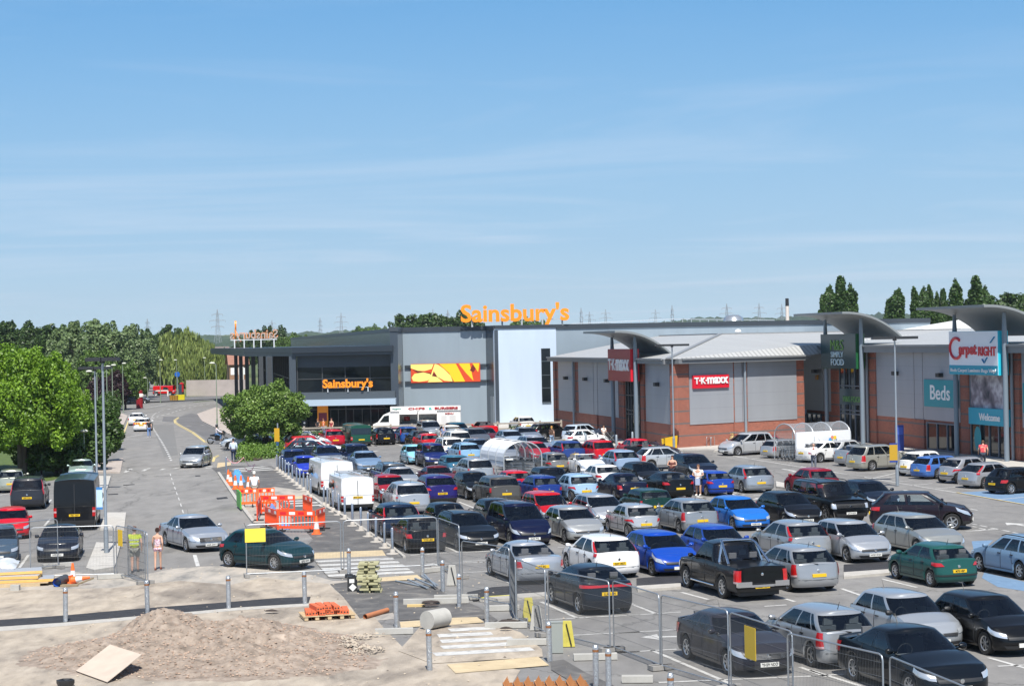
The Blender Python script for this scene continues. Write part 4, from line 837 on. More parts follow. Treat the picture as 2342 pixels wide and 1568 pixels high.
# ---- cones
mb = MB(); mb.box(-.19,.19,-.19,.19,0,.04); mb.lathe([(.145,.04),(.115,.22)],n=14); mb.lathe([(.078,.46),(.04,.74),(.0,.75)],n=14); c1 = mb.mesh('cone_body',[ORNG2]); mb = MB(); mb.lathe([(.116,.22),(.078,.46)],n=14); c2 = mb.mesh('reflective_sleeve',[WHITEP])
CN = [('5',305,600,'farthest of the orange and white cones beside the trench',0),('5',328,628,'second farthest orange and white cone beside the trench',0),('5',380,668,'left one of the two large cones nearest the white haired man',0),('5',440,668,'right one of the two large cones nearest the white haired man',0),('5',518,684,'orange cone half hidden by the man in the white shirt',0),('5',1248,1150,'lone traffic cone right of the long red orange barrier',0),('3',712,352,'upright traffic cone on the site beside the blue lined pipe',0),('3',850,362,'traffic cone lying on its side beside the upright one',1)]
for k,x,y,lab,ly in CN:
    p = GP(k,x,y); s = 1.15 if k == '5' else 1.; e = empty('traffic_cone',(p.x,p.y,.02),0,lab,'traffic cone','orange and white traffic cones'); put('cone_body',c1,e); put('reflective_sleeve',c2,e); e.scale = (s,s,s)
    if ly: e.location = (p.x-.6,p.y,.16); e.rotation_euler = (0,rad(82),rad(-8))
# ---- blue sheets
def lump(pts, h, m, name, label, cat, seed=0, n=14):
    mb = MB(); rnd = random.Random(seed); a,b,c,d_ = [Vector((q[0],q[1],0)) for q in pts]; P = []
    for j in range(n+1):
        row = []
        for i in range(n+1):
            u,v = i/n,j/n; q = (a*(1-u)+b*u)*(1-v)+(d_*(1-u)+c*u)*v; e_ = math.sin(math.pi*u)*math.sin(math.pi*v)
            q.z = .02+h*(e_**.5)*(.6+.7*noise.noise(Vector((q.x*3+seed,q.y*1.2,0)))**1 if True else 1)+.05*noise.noise(Vector((q.x*9,q.y*5,seed))); row.append(q)
        P.append(row)
    mb.grid(P); mb.build(name,m,None,label,cat)
BLUEP = mat('blue_polythene',(.10,.36,.78),.35,0,coat=.3)
lump([GP('5',340,500),GP('5',400,600),GP('5',490,590),GP('5',420,480)],.55,BLUEP,'plastic_sheet','crumpled bright blue polythene beside the far cones','plastic sheet',3)
lump([GP('5',700,975),GP('5',830,995),GP('5',850,960),GP('5',720,930)],.75,BLUEP,'plastic_sheet','bright blue polythene bundled over the trench barrier','plastic sheet',5)
lump([GP('5',850,1090),GP('5',960,1100),GP('5',970,1070),GP('5',860,1060)],.5,BLUEP,'plastic_sheet','bright blue polythene inside the front of the trench','plastic sheet',6)
# ---- site materials
CONC = mat('precast_concrete',(.40,.39,.36),.85,var=.12,vscale=3)
p = GP('E',95,975); mb = MB(); mb.lathe([(0,-.42),(.29,-.42),(.29,.42),(0,.42)],(0,0,.29),28,'y'); prop(mb,'concrete_cylinder',(p.x,p.y+.35,.02),CONC,'large pale concrete cylinder lying on its side by the tactile paving','concrete cylinder',rz=rad(-38))
mb = MB(); a = GP('6',1612,705); b = GP('6',1828,640); mb.tube([(a.x,a.y,.09),(b.x,b.y,.09)],.08,16,cap=False); mb.tube([(a.x,a.y,.09),(b.x,b.y,.09)],.065,16,cap=False); mb.build('clay_pipe',M('#b0714c',.7),None,'loose terracotta drainage pipe lying on the dirt','pipe')
# red clay ducts on a pallet
WOODL = mat('pale_timber',(.50,.38,.23),.8,var=.15,vscale=5)
p = GP('6',1240,690); e = empty('pallet',(p.x,p.y,.01),rad(14),'wooden pallet stacked with red clay duct blocks','pallet'); mb = MB()
for x in (-.75,-.4,0,.4,.75): mb.box(x-.06,x+.06,-.6,.6,.02,.13)
for y in (-.55,-.27,0,.27,.55): mb.box(-.85,.85,y-.07,y+.07,.131,.155)
mb.build('boards',WOODL,e)
rnd = random.Random(4)
REDC = mat('red_clay',(.60,.13,.05),.75,var=.12,vscale=5)
for i in range(11):
    lay = i//7; x = -.62+(i%7)*.2+lay*.25; y = rnd.uniform(-.12,.12); mb = MB(); mb.box(-.095,.095,-.5,.5,0,.135)
    for hx in (-.045,.045): mb.cur = 1; mb.tube([(hx,-.504,.067),(hx,-.5,.067)],.027,8); mb.cur = 0
    o = prop(mb,'clay_duct',(0,0,0),[REDC,BLACKP],['red clay duct block in the bottom layer on the pallet','red clay duct block in the middle layer on the pallet','red clay duct block in the top layer on the pallet'][lay],'clay duct','red clay ducts on the pallet')
    v = Matrix.Rotation(rad(14),3,'Z') @ Vector((x,y,0)); o.location = (p.x+v.x,p.y+v.y,.170+lay*.137); o.rotation_euler = (0,0,rad(14)+rnd.uniform(-.12,.12))
lump([GP('6',1080,690),GP('6',1280,690),GP('6',1240,640),GP('6',1110,640)],.28,M('#b3a796',.9),'mortar_heap','broken pale mortar spilled on the front of the pallet','rubble heap',9)
# stack of olive block pavers
OLV = mat('olive_blocks',(.40,.38,.22),.85,var=.15,vscale=6)
for (kx,ky,n_,lab) in ((1630,352,8,'rear taller stack of olive green grass paver slabs'),(1665,440,6,'front lower stack of olive green grass paver slabs')):
    p = GP('6',kx,ky); mb = MB()
    for i in range(n_):
        ox,oy = rnd.uniform(-.11,.11),rnd.uniform(-.08,.08); w_ = .30 if i%2 else .22
        for (cx,cy) in ((-.2,-.2),(.2,-.2),(-.2,.2),(.2,.2),(0,0)): mb.obox((ox+cx,oy+cy,.05+i*.098),Vector((w_*.55,0,0)),Vector((0,w_*.55,0)),Vector((0,0,.036)))
        mb.cur = 0
    prop(mb,'paver_stack',(p.x,p.y,0),OLV,lab,'paver stack','stacks of olive paver slabs')
p = GP('6',1488,432); e = empty('jerrycan',(p.x,p.y,.02),rad(10),'black plastic chemical drum with white labels beside the paver stacks','canister'); mb = MB(); mb.box(-.17,.17,-.13,.13,0,.52); mb.lathe([(.06,.52),(.06,.57),(0,.57)],(.06,0,0),10); mb.build('drum',BLACKP,e); mb = MB(); mb.box(-.12,.06,-.135,-.131,.30,.44); mb.obox((0,-.133,.14),Vector((.07,0,.07)),Vector((0,.003,0)),Vector((-.07,0,.07))); mb.build('label_sticker',WHITEP,e)
p = GP('6',1455,305); mb = MB(); mb.lathe([(0,0),(.17,0),(.15,.14),(.08,.15)],n=14); prop(mb,'weight_ring',(p.x,p.y,.02),BLACKP,'black rubber weight around the foot of the bollard by the crossing','weight')
for i,(x0,y0,x1,y1) in enumerate(((1910,345,2230,410),(2030,345,2215,420),(2100,348,2290,415),(2170,340,2320,410),(2190,335,2300,425))):
    a = GP('6',x0,y0); b = GP('6',x1,y1); mb = MB(); mb.tube([(a.x,a.y,.06+.05*i),(b.x,b.y,.05+.03*i)],.035,8); mb.build('steel_tube',GALVP,None,'grey steel tube in the loose bundle on the tarmac' if i else 'leftmost and longest grey steel tube of the loose bundle on the tarmac','tube','loose bundle of steel tubes')
# insulation boards on pallet at left
YFOAM = mat('yellow_foam',(.70,.42,.13),.8,var=.1); FOIL = mat('grey_foil_face',(.50,.51,.53),.35,.3)
base = GP('3',-40,400)
mb = MB()
for y in (0,.5,1.0): mb.box(-.6,1.6,y,y+.12,0,.10)
mb.box(-.6,1.9,0,1.15,.101,.13); prop(mb,'pallet',(base.x,base.y,.01),WOODL,'wooden pallet under the yellow edged insulation boards','pallet',rz=rad(10))
for i,(dx,dy,w_,z,rz) in enumerate(((-.9,-.1,3.0,.15,12),(-1.1,.1,2.6,.28,6),(-1.3,.2,2.9,.41,15))):
    mb = MB(); mb.box(0,w_,0,1.15,0,.10); mb.cur = 1; mb.box(0,w_,0,1.15,.102,.112); prop(mb,'insulation_board',(base.x+dx,base.y+dy,z),[YFOAM,FOIL],('lowest yellow insulation board on the left pallet','middle yellow insulation board on the left pallet','topmost insulation board with grey foil face')[i],'insulation board','yellow insulation boards',rz=rad(rz))
lump([GP('3',-200,330),GP('3',150,350),GP('3',200,260),GP('3',-100,250)],.28,M('#d8d8d8',.3,coat=.5),'plastic_sheet','white polythene crumpled on the insulation boards at the left edge','plastic sheet',2)
bpy.context.scene.collection.objects[-1].location = (0,0,.5)
a = GP('3',555,390); b = GP('3',640,350); mb = MB(); mb.tube([(a.x,a.y,.17),(b.x,b.y,.17)],.165,20,cap=False); mb.cur = 1; mb.tube([(a.x,a.y,.17),(b.x,b.y,.17)],.15,20,cap=False); mb.build('twin_wall_pipe',[M('#3c4046',.6),M('#1f5fc0',.4)],None,'short dark ribbed pipe with bright blue lining','pipe')
a = GP('3',610,388); mb = MB(); mb.obox((.25,0,.04),Vector((.32,0,0)),Vector((0,.14,0)),Vector((0,0,.035))); mb.bar((.5,0,.05),(1.1,.5,.22),.06); prop(mb,'spade',(a.x,a.y,.01),M('#8b7b63',.8),'muddy spade lying by the cone and the blue lined pipe','spade',rz=rad(8))
a = GP('3',150,425); mb = MB(); mb.obox((0,0,.1),Vector((.16,0,0)),Vector((0,.12,0)),Vector((0,0,.1))); prop(mb,'concrete_block',(a.x,a.y,.01),CONC,'small grey concrete block in front of the left pallet','block','loose concrete blocks')
for k,x,y,l,rz,lab in (('3',1080,310,1.0,18,'timber sleeper at the foot of the angled fence panel'),('3',560,200,1.2,28,'long concrete foot under the left fence panel end'),('6',1895,850,1.15,4,'brown slab lying in front of the bollard near the clay pipe'),('E',800,765,1.15,4,'kerb stone used as fence foot beside the yellow painted kerb'),('E',315,650,1.5,2,'kerb stone with yellow painted end by the tarmac strip'),('E',850,950,1.3,-2,'kerb stone under the edge on fence panel'),('E',1150,1130,1.6,-1,'long kerb stone right of the nearest crossing stripes'),('E',1800,1290,1.2,2,'kerb stone behind the two close wrapped bollards'),('E',2250,1530,.8,-5,'worn kerb stone at the foot of the right fence'),('E',90,350,1.2,38,'angled concrete foot near the tube bundle'),('E',100,690,2.2,3,'low concrete kerb lying across the tarmac near the tubes')):
    p = GP(k,x,y); mb = MB(); mb.obox((0,0,.08),Vector((l/2,0,0)),Vector((0,.13,0)),Vector((0,0,.08))); prop(mb,'kerb_stone',(p.x,p.y,.02),CONC,lab,'kerb stone','loose kerb stones and blocks',rz=rad(rz))
YB = mat('yellow_block',(.50,.44,.08),.7,var=.2,vscale=4)
for k,x,y,m_,lab in (('E',1505,1148,YB,'yellow concrete fence weight with a rubber strip in the empty bay'),('E',1090,878,YB,'yellow edged concrete weight behind the narrow fence panels'),('E',1175,972,CONC,'pale concrete weight behind the narrow fence panels'),('E',275,495,CONC,'concrete weight with yellow edge by the tarmac strip corner')):
    p = GP(k,x,y); mb = MB(); n = len(mb.v); mb.v += [(-.21,-.13,0),(.21,-.13,0),(.21,.13,0),(-.21,.13,0),(-.12,-.08,.72),(.12,-.08,.72),(.12,.08,.72),(-.12,.08,.72)]
    for f in ((0,3,2,1),(4,5,6,7),(0,1,5,4),(1,2,6,5),(2,3,7,6),(3,0,4,7)): mb.f.append(f); mb.mi.append(0); mb.sm.append(False)
    mb.cur = 1; mb.bar((.11,-.145,.03),(-.03,-.10,.66),.06,.02); prop(mb,'fence_weight',(p.x,p.y,.02),[m_,BLACKP],lab,'fence weight','tapered fence weights')
p = GP('E',1392,1215); mb = MB(); mb.box(-.17,.17,-.12,.12,0,.85); mb.box(-.18,.18,-.13,.13,.851,.87); prop(mb,'junction_box',(p.x,p.y,.02),M('#8f9490',.6),'upright grey green utility box behind the nearest tactile paving bollard','utility box')
p = GP('E',1240,1590); mb = MB()
for i in range(8):
    for j in range(4):
        x = -1.0+i*.27; y = -.6+j*.3; mb.face([(x,y,.03),(x+.13,y,.03),(x+.13,y+.02,.22)]); mb.box(x,x+.25,y,y+.03,.0,.05)
    mb.box(-1.0+i*.27,-.97+i*.27,-.62,.34,.0,.06)
prop(mb,'steel_grating',(p.x,p.y+.2,.03),M('#a06a3e',.85),'rusty toothed steel grating at the bottom edge','grating',rz=rad(4))
p = GP('3',640,1360); mb = MB(); mb.lathe([(.2,0),(.24,.08),(.24,.16),(.2,.17),(.17,.1)],n=6); [mb.bar((0,0,.12),(.2*math.cos(k),.2*math.sin(k),.14),.03) for k in (0,1.05,2.1,3.15,4.2,5.25)]; prop(mb,'drain_cover',(p.x,p.y,.02),BLACKP,'black plastic drain ring at the bottom edge','drain ring')
for k,x,y,s,lab in (('E',870,905,.32,'broken lump of tarmac on the kerb stone'),('E',845,985,.18,'small lump of tarmac in front of the kerb stone'),('E',50,700,.3,'black lump of tarmac at the edge of the patch'),('6',2250,590,.3,'lump of tarmac beside pale timber offcuts'),('6',700,650,.22,'flattened black lump on the dirt behind the heap')):
    p = GP(k,x,y); mb = MB(); rr = random.Random(x)
    P = [[Vector((s*math.cos(t)*(.8+.4*rr.random())*math.sin(f_), s*.6*math.sin(t)*math.sin(f_), .12*(1+math.cos(f_))*.5+.01)) for t in [k2*.785 for k2 in range(8)]] for f_ in (.2,.8,1.4,1.57)]
    mb.grid(P,closed=True,smooth=False); prop(mb,'tarmac_lump',(p.x,p.y,.02),M('#3c3431',.95),lab,'tarmac lump','loose tarmac lumps')
p = GP('6',2110,585); mb = MB(); mb.box(-.3,.3,-.1,.1,0,.07); prop(mb,'timber_offcut',(p.x,p.y,.02),M('#cbb179',.8),'pale timber offcut beside the tarmac lump','timber')
# striped tape round the small works
a = GP('5',280,478); pts = [GP('5',290,490),GP('5',470,475),GP('5',590,560),GP('5',480,600)]
mb = MB()
for i in range(3):
    p0,p1 = pts[i],pts[i+1]; n = 26
    for j in range(n):
        u0,u1 = j/n,(j+1)/n; mb.cur = j%2; z0 = .95-.35*math.sin(math.pi*u0); z1 = .95-.35*math.sin(math.pi*u1); q0 = p0.lerp(p1,u0); q1 = p0.lerp(p1,u1)
        mb.face([(q0.x,q0.y,z0),(q1.x,q1.y,z1),(q1.x,q1.y,z1+.09),(q0.x,q0.y,z0+.09)])
mb.build('barrier_tape',[REDR,WHITEP],None,'sagging red and white tape around the far works by the crossing','barrier tape')
# ---- lamp posts and signs
def pole_h(k,xb,yb,kt,yt):
    p = GP(k,xb,yb); u,vt = D(k,xb,yb)[0], D(kt,0,yt)[1]; t = AT(u,vt,p.y); return p, t.z
def big_lamp(k,xb,yb,kt,yt,label,w=1.4):
    p,h = pole_h(k,xb,yb,kt,yt); e = empty('lamp_post',(p.x,p.y,.02),0,label,'lamp post','tall lamp posts with flat twin heads')
    mb = MB(); mb.tube([(0,0,0),(0,0,1.1)],.10,12); mb.tube([(0,0,1.1),(0,0,1.25),(0,0,h-.15)],[.10,.065,.05],12); mb.build('pole',GALVP,e)
    mb = MB(); mb.box(-w/2,-.02,-.32,.32,h-.06,h+.10); mb.box(.02,w/2,-.32,.32,h-.06,h+.10); mb.box(-.1,.1,-.08,.08,h-.14,h-.02); mb.build('lamp_head',M('#2b2d30',.5),e); return e,p,h
lp1 = big_lamp('2',1138,1232,'1',570,'tall lamp post on the paved island nearest the camera',1.36)
lp2 = big_lamp('7',852,812,'1',660,'tall lamp post behind the black van with its head just left of the nearest one',1.9)
lp3 = big_lamp('B',1505,335,'T',592,'tall lamp post in front of the red brick corner pier',2.6)
lp4 = big_lamp('D',590,862,'R',602,'tall lamp post with yellow and blue sign in front of the Beds store',2.6)
def board(e, x, z0, z1, w, cols, y=-.14, txt=None):
    mb = MB()
    for i,(c,a,b) in enumerate(cols): mb.cur = i; mb.box(x-w/2,x+w/2,y-.01,y+.01,z0+(z1-z0)*a,z0+(z1-z0)*b)
    o = mb.build('sign_board',[M(c[0],.5) for c in cols],e)
    if txt:
        for s,zz,sz,c in txt: text_on(s,o,(x,y-.014,z0+(z1-z0)*zz),(1,0,0),(0,0,1),sz,M(c,.5),ext=.002)
    return o
board(lp1[0],-.22,1.97,2.92,.26,[('#3a78b4',0,.10),('#b8cfe2',.10,.88),('#3a78b4',.88,1)])
board(lp4[0],-.22,1.37,2.47,.46,[('#27408c',0,.1),('#b89224',.1,.92),('#27408c',.92,1)])
p,h = pole_h('5',835,292,'4',1385); e = empty('sign_post',(p.x,p.y,0),0,'narrow blue post with yellow sign in front of the island tree','sign post'); mb = MB(); mb.tube([(0,0,0),(0,0,h)],.06,10); mb.build('pole',GALVP,e); board(e,-.05,h-1.5,h-.4,.42,[('#c69a1c',0,1)]); board(e,-.02,h-2.6,h-1.52,.2,[('#27508c',0,1)])
SODIUM = M('#c9cbbd',.4)
def street_light(k,xb,yb,kt,yt,label,arm=-.9):
    p,h = pole_h(k,xb,yb,kt,yt); e = empty('street_light',(p.x,p.y,0),0,label,'street light','street lights along the road'); mb = MB(); mb.tube([(0,0,0),(0,0,1.2)],.09,8); mb.tube([(0,0,1.2),(0,0,h-.1)],[.06,.045],8); mb.tube([(0,0,h-.15),(arm*.4,0,h)],.035,6); mb.build('pole',M('#7d8a78',.6),e)
    mb = MB(); mb.lathe([(0,-.06),(.25,-.05),(.32,.02),(.2,.12),(0,.14)],(arm*.45,0,h),12); o = mb.build('lamp_head',SODIUM,e)
SLS = [('1',1050,1465,'1',690,'pale green street light beside the nearest tall lamp post',-1.6),('1',905,1790,'1',1330,'short green street light in front of the left hedge',0),('1',1152,1300,'1',640,'street light in front of the dark purple tree, left of a close pair',.4),('1',1210,1250,'1',625,'street light in front of the dark purple tree, right of a close pair',.4),('1',1320,1130,'1',606,'street light at the far left junction corner',.5),('1',1718,1025,'1',570,'street light on the far verge left of the red van',.4),('1',1895,970,'1',570,'street light on the far verge right of the red van',-.4),('8',555,480,'8',200,'short grey street light behind the dark grey crossing hatchback',-.9),('8',712,600,'8',168,'short grey street light in front of the dark grey crossing hatchback',-.9),('4',55,1070,'4',690,'street light in front of the pale garden wall',0),('4',185,1455,'4',745,'street light on the pinkish forecourt paving left of the round street tree',-.9)]
for a_ in SLS: street_light(*a_)
p = GP('8',570,690); e = empty('bin',(p.x,p.y,0),0,'red and white litter bin shaped like a drinks can on the far verge','litter bin'); mb = MB(); mb.lathe([(.0,0),(.5,0),(.52,1.6),(.52,1.65)],n=14); mb.cur = 1; mb.lathe([(.60,1.65),(.62,2.0),(.5,2.15)],n=14); mb.cur = 0; mb.lathe([(.5,2.15),(.5,2.6),(0,2.7)],n=14); mb.build('barrel',[M('#8e1420',.5),M('#e4ddd4',.5)],e)
p = GP('8',1270,460); mb = MB(); mb.lathe([(0,0),(.38,0),(.38,1.9),(.45,1.95),(.45,2.1),(0,2.3)],n=12); mb.cur = 1; mb.lathe([(.39,0),(.39,.5)],n=12); prop(mb,'post_box',(p.x,p.y+2,0),[M('#b01a20',.4),BLACKP],'red pillar post box behind the yellow bollard','post box')
p = GP('8',1275,548); mb = MB(); mb.box(-.25,.25,-.2,.2,.1,2.6); mb.cur = 1; mb.box(-.75,.75,-.25,.25,.0,.9); prop(mb,'traffic_bollard',(p.x,p.y,0),[M('#2a3c4c',.5),M('#c9bd1c',.5)],'yellow and dark traffic island bollard at the far roundabout','traffic bollard')
p = GP('8',1230,470); e = empty('road_sign',(p.x,p.y,0),0,'round blue arrow sign beside the post box','road sign'); mb = MB(); mb.tube([(0,0,0),(0,0,4)],.05,8); mb.build('pole',GALVP,e); mb = MB(); mb.lathe([(0,-.09),(.5,-.09),(.5,-.06),(0,-.06)],(0,0,3.9),18,'y'); mb.build('sign_face',M('#1d5fb4',.4),e)
p = GP('8',335,560); mb = MB(); mb.box(-1.3,1.3,-.8,.8,0,4.0); mb.cur = 0; mb.box(-1.4,1.4,-.9,.9,4.001,4.15); prop(mb,'utility_cabinet',(p.x,p.y+3,0),M('#1d5f4a',.6),'big dark green cabinet by the far junction','cabinet')
p = GP('8',390,500); q = GP('8',1060,480); mb = MB(); mb.obox((p+q)/2+Vector((0,0,1.0)),(q-p)*.5,Vector((0,.12,0)),Vector((0,0,.1))); 
for t in (0,.33,.66,1): r_ = p.lerp(q,t); mb.box(r_.x-.12,r_.x+.12,r_.y-.12,r_.y+.12,0,1.0)
mb.build('barrier_rail',M('#d9d6cf',.6),None,'long white rail barrier beyond the crossing grey hatchback','rail barrier')
for i,x in enumerate((1120,1165,1205)):
    p = GP('8',x,555); mb = MB(); mb.lathe([(0,0),(.28,0),(.34,.8),(.28,.82)],n=10); prop(mb,'planter',(p.x,p.y,0),M('#9a7420',.7),('left','middle','right')[i]+' one of the three brown planters by the far side road','planter','three brown planters')
# ================================================================= BUILDINGS
def brick_mat():
    m = bpy.data.materials.new('red_brick'); m.use_nodes = True; t = m.node_tree; b = t.nodes['Principled BSDF']; b.inputs['Roughness'].default_value = .88
    uv = t.nodes.new('ShaderNodeUVMap'); br = t.nodes.new('ShaderNodeTexBrick'); br.inputs['Scale'].default_value = 1
    br.inputs['Brick Width'].default_value = .225; br.inputs['Row Height'].default_value = .075; br.inputs['Mortar Size'].default_value = .006
    br.inputs['Color1'].default_value = (.33,.088,.052,1); br.inputs['Color2'].default_value = (.22,.055,.036,1); br.inputs['Mortar'].default_value = (.36,.27,.21,1); br.inputs['Bias'].default_value = -.1
    t.links.new(uv.outputs[0], br.inputs['Vector']); sp = t.nodes.new('ShaderNodeSeparateXYZ'); t.links.new(uv.outputs[0], sp.inputs[0])
    md = t.nodes.new('ShaderNodeMath'); md.operation = 'MODULO'; md.inputs[1].default_value = .975; t.links.new(sp.outputs[1], md.inputs[0])
    lt = t.nodes.new('ShaderNodeMath'); lt.operation = 'LESS_THAN'; lt.inputs[1].default_value = .12; t.links.new(md.outputs[0], lt.inputs[0])
    nz = t.nodes.new('ShaderNodeTexNoise'); nz.inputs['Scale'].default_value = .6; nz.inputs['Detail'].default_value = 6; t.links.new(uv.outputs[0], nz.inputs['Vector'])
    mr = t.nodes.new('ShaderNodeMapRange'); mr.inputs[3].default_value = .78; mr.inputs[4].default_value = 1.2; t.links.new(nz.outputs['Fac'], mr.inputs[0])
    mu = t.nodes.new('ShaderNodeMix'); mu.data_type = 'RGBA'; mu.blend_type = 'MULTIPLY'; mu.inputs[0].default_value = 1; t.links.new(br.outputs[0], mu.inputs[6]); t.links.new(mr.outputs[0], mu.inputs[7])
    mx_ = t.nodes.new('ShaderNodeMix'); mx_.data_type = 'RGBA'; t.links.new(lt.outputs[0], mx_.inputs[0]); t.links.new(mu.outputs[2], mx_.inputs[6]); mx_.inputs[7].default_value = (.13,.115,.115,1)
    t.links.new(mx_.outputs[2], b.inputs['Base Color']); return m
BRICK = brick_mat()
def panel_mat(name, col, pitch, axis='v', rough=.45, metal=.15, depth=.15, seam=.035):
    """metal cladding with fine joints along u or v (uv in metres)"""
    m = bpy.data.materials.new(name); m.use_nodes = True; t = m.node_tree; b = t.nodes['Principled BSDF']; b.inputs['Roughness'].default_value = rough; b.inputs['Metallic'].default_value = metal
    uv = t.nodes.new('ShaderNodeUVMap'); sp = t.nodes.new('ShaderNodeSeparateXYZ'); t.links.new(uv.outputs[0], sp.inputs[0]); i = 0 if axis == 'u' else 1
    md = t.nodes.new('ShaderNodeMath'); md.operation = 'PINGPONG'; md.inputs[1].default_value = pitch/2; t.links.new(sp.outputs[i], md.inputs[0])
    lt = t.nodes.new('ShaderNodeMapRange'); lt.inputs[1].default_value = 0; lt.inputs[2].default_value = seam; lt.inputs[3].default_value = 1-depth; lt.inputs[4].default_value = 1; t.links.new(md.outputs[0], lt.inputs[0])
    nz = t.nodes.new('ShaderNodeTexNoise'); nz.inputs['Scale'].default_value = .8; nz.inputs['Detail'].default_value = 9; mpp = t.nodes.new('ShaderNodeMapping'); mpp.inputs['Scale'].default_value = (1.0,.16,1); t.links.new(uv.outputs[0], mpp.inputs[0]); t.links.new(mpp.outputs[0], nz.inputs['Vector'])
    mr = t.nodes.new('ShaderNodeMapRange'); mr.inputs[3].default_value = .86; mr.inputs[4].default_value = 1.10; t.links.new(nz.outputs['Fac'], mr.inputs[0])
    a = t.nodes.new('ShaderNodeMath'); a.operation = 'MULTIPLY'; t.links.new(lt.outputs[0], a.inputs[0]); t.links.new(mr.outputs[0], a.inputs[1])
    mu = t.nodes.new('ShaderNodeMix'); mu.data_type = 'RGBA'; mu.blend_type = 'MULTIPLY'; mu.inputs[0].default_value = 1; mu.inputs[6].default_value = (*(lin(col) if isinstance(col,str) else col),1); t.links.new(a.outputs[0], mu.inputs[7])
    t.links.new(mu.outputs[2], b.inputs['Base Color']); return m
CLAD = panel_mat('grey_cladding', (.33,.35,.385), 1.05, 'v'); CLAD_S = panel_mat('blue_grey_cladding', (.285,.345,.395), 6.0, 'u', depth=.12)
CLAD_W = panel_mat('pale_blue_cladding', (.52,.61,.72), 3.2, 'v', depth=.05, metal=0); CLAD_D = panel_mat('dark_cladding', (.055,.068,.085), 1.6, 'u', rough=.35)
CLAD_R = panel_mat('glossy_dark_cladding', (.062,.078,.10), 1.8, 'v', rough=.25); FASC = panel_mat('eave_fascia', (.20,.21,.22), 4., 'u', rough=.5); FASD = panel_mat('dark_fascia', (.045,.055,.068), 5., 'u', rough=.4)
ROOFM = panel_mat('standing_seam_roof', (.47,.475,.465), .50, 'u', rough=.5, depth=.42, seam=.13)
SHOPG = mat('shop_glass', (.012,.016,.018), .04, 0, spec=.35); MULL = mat('mullion', (.05,.055,.06), .45); GLZ = mat('glass_dark_blue', (.010,.014,.019), .04, 0, spec=.28)
class Fa:
    """a facade from p to q; s metres along it, z up, d metres out of it towards the camera"""
    def __init__(s, p, q, root=None): s.p = Vector((p[0],p[1],0)); s.q = Vector((q[0],q[1],0)); s.d = (s.q-s.p); s.L = s.d.length; s.d.normalize(); n = Vector((s.d.y,-s.d.x,0)); s.n = n if n.dot(-s.p) > 0 else -n; s.root = root
    def at(s, k, x, y, dd=0.):
        u, v = D(k,x,y); r = ray(u,v); o = s.p + s.n*dd; t = (o-CAM).dot(s.n)/r.dot(s.n); h = CAM + r*t; return (h-o).dot(s.d), h.z
    def P(s, a, z, d=0.): v = s.p + s.d*a + s.n*d; return Vector((v.x, v.y, z))
    def quad(s, mb, a0,a1,z0,z1,d): mb.face([s.P(a0,z0,d), s.P(a1,z0,d), s.P(a1,z1,d), s.P(a0,z1,d)])
    def box(s, mb, a0,a1,z0,z1,d0,d1): mb.obox(s.P((a0+a1)/2,(z0+z1)/2,(d0+d1)/2), s.d*abs(a1-a0)/2, s.n*abs(d1-d0)/2, Vector((0,0,abs(z1-z0)/2)))
    def put(s, mb, name, m, parent=None, label=None):
        o = s_rel(mb, name, m, parent or s.root, label); uvl = o.data.uv_layers.new(name='UVMap'); off = s.root.location if s.root else Vector()
        for poly in o.data.polygons:
            for li in poly.loop_indices:
                c = o.data.vertices[o.data.loops[li].vertex_index].co + off; uvl.data[li].uv = ((c-s.p).dot(s.d) + (c-s.p).dot(s.n)*(.999 if abs(poly.normal.dot(s.d))>.5 else 0), c.z)
        return o
    def bx(s, name, m, r, d0, d1, parent=None):
        mb = MB(); s.box(mb, r[0],r[1],r[2],r[3],d0,d1); return s.put(mb, name, m, parent)
def s_rel(mb, name, m, root, label=None):
    off = root
    tot = Vector((0,0,0))
    while off is not None: tot += off.location; off = off.parent
    mb.v = [(x-tot.x,y-tot.y,z-tot.z) for x,y,z in mb.v]; return mb.build(name, m, root, label)
def fit_text(s, fa, a0, a1, zb, zc, d, m, parent, off=.0, ext=.03, name='lettering', hscale=None, reverse=False):
    """lettering filling a0..a1 wide with cap height zb..zc on facade fa"""
    me = text_mesh(s, 1., ext, off); xs = [v.co.x for v in me.vertices]; W = max(xs)-min(xs); mx_ = (max(xs)+min(xs))/2; cap = .69
    base = min(v.co.y for v in text_cap.vertices)
    kx = abs(a1-a0)/W; kz = (zc-zb)/cap; ex = fa.d*(-1 if reverse else 1); O = fa.P((a0+a1)/2, zb, d); zz = fa.n*(-1 if reverse else 1)
    tot = Vector((0,0,0)); o_ = parent
    while o_ is not None: tot += o_.location; o_ = o_.parent
    for v in me.vertices:
        c = v.co; q = O + ex*((c.x-mx_)*kx) + Vector((0,0,1))*((c.y-base)*kz) + zz*c.z - tot; v.co = q
    me.materials.clear(); me.materials.append(m); return put(name, me, parent)
text_cap = text_mesh('H', 1., 0)
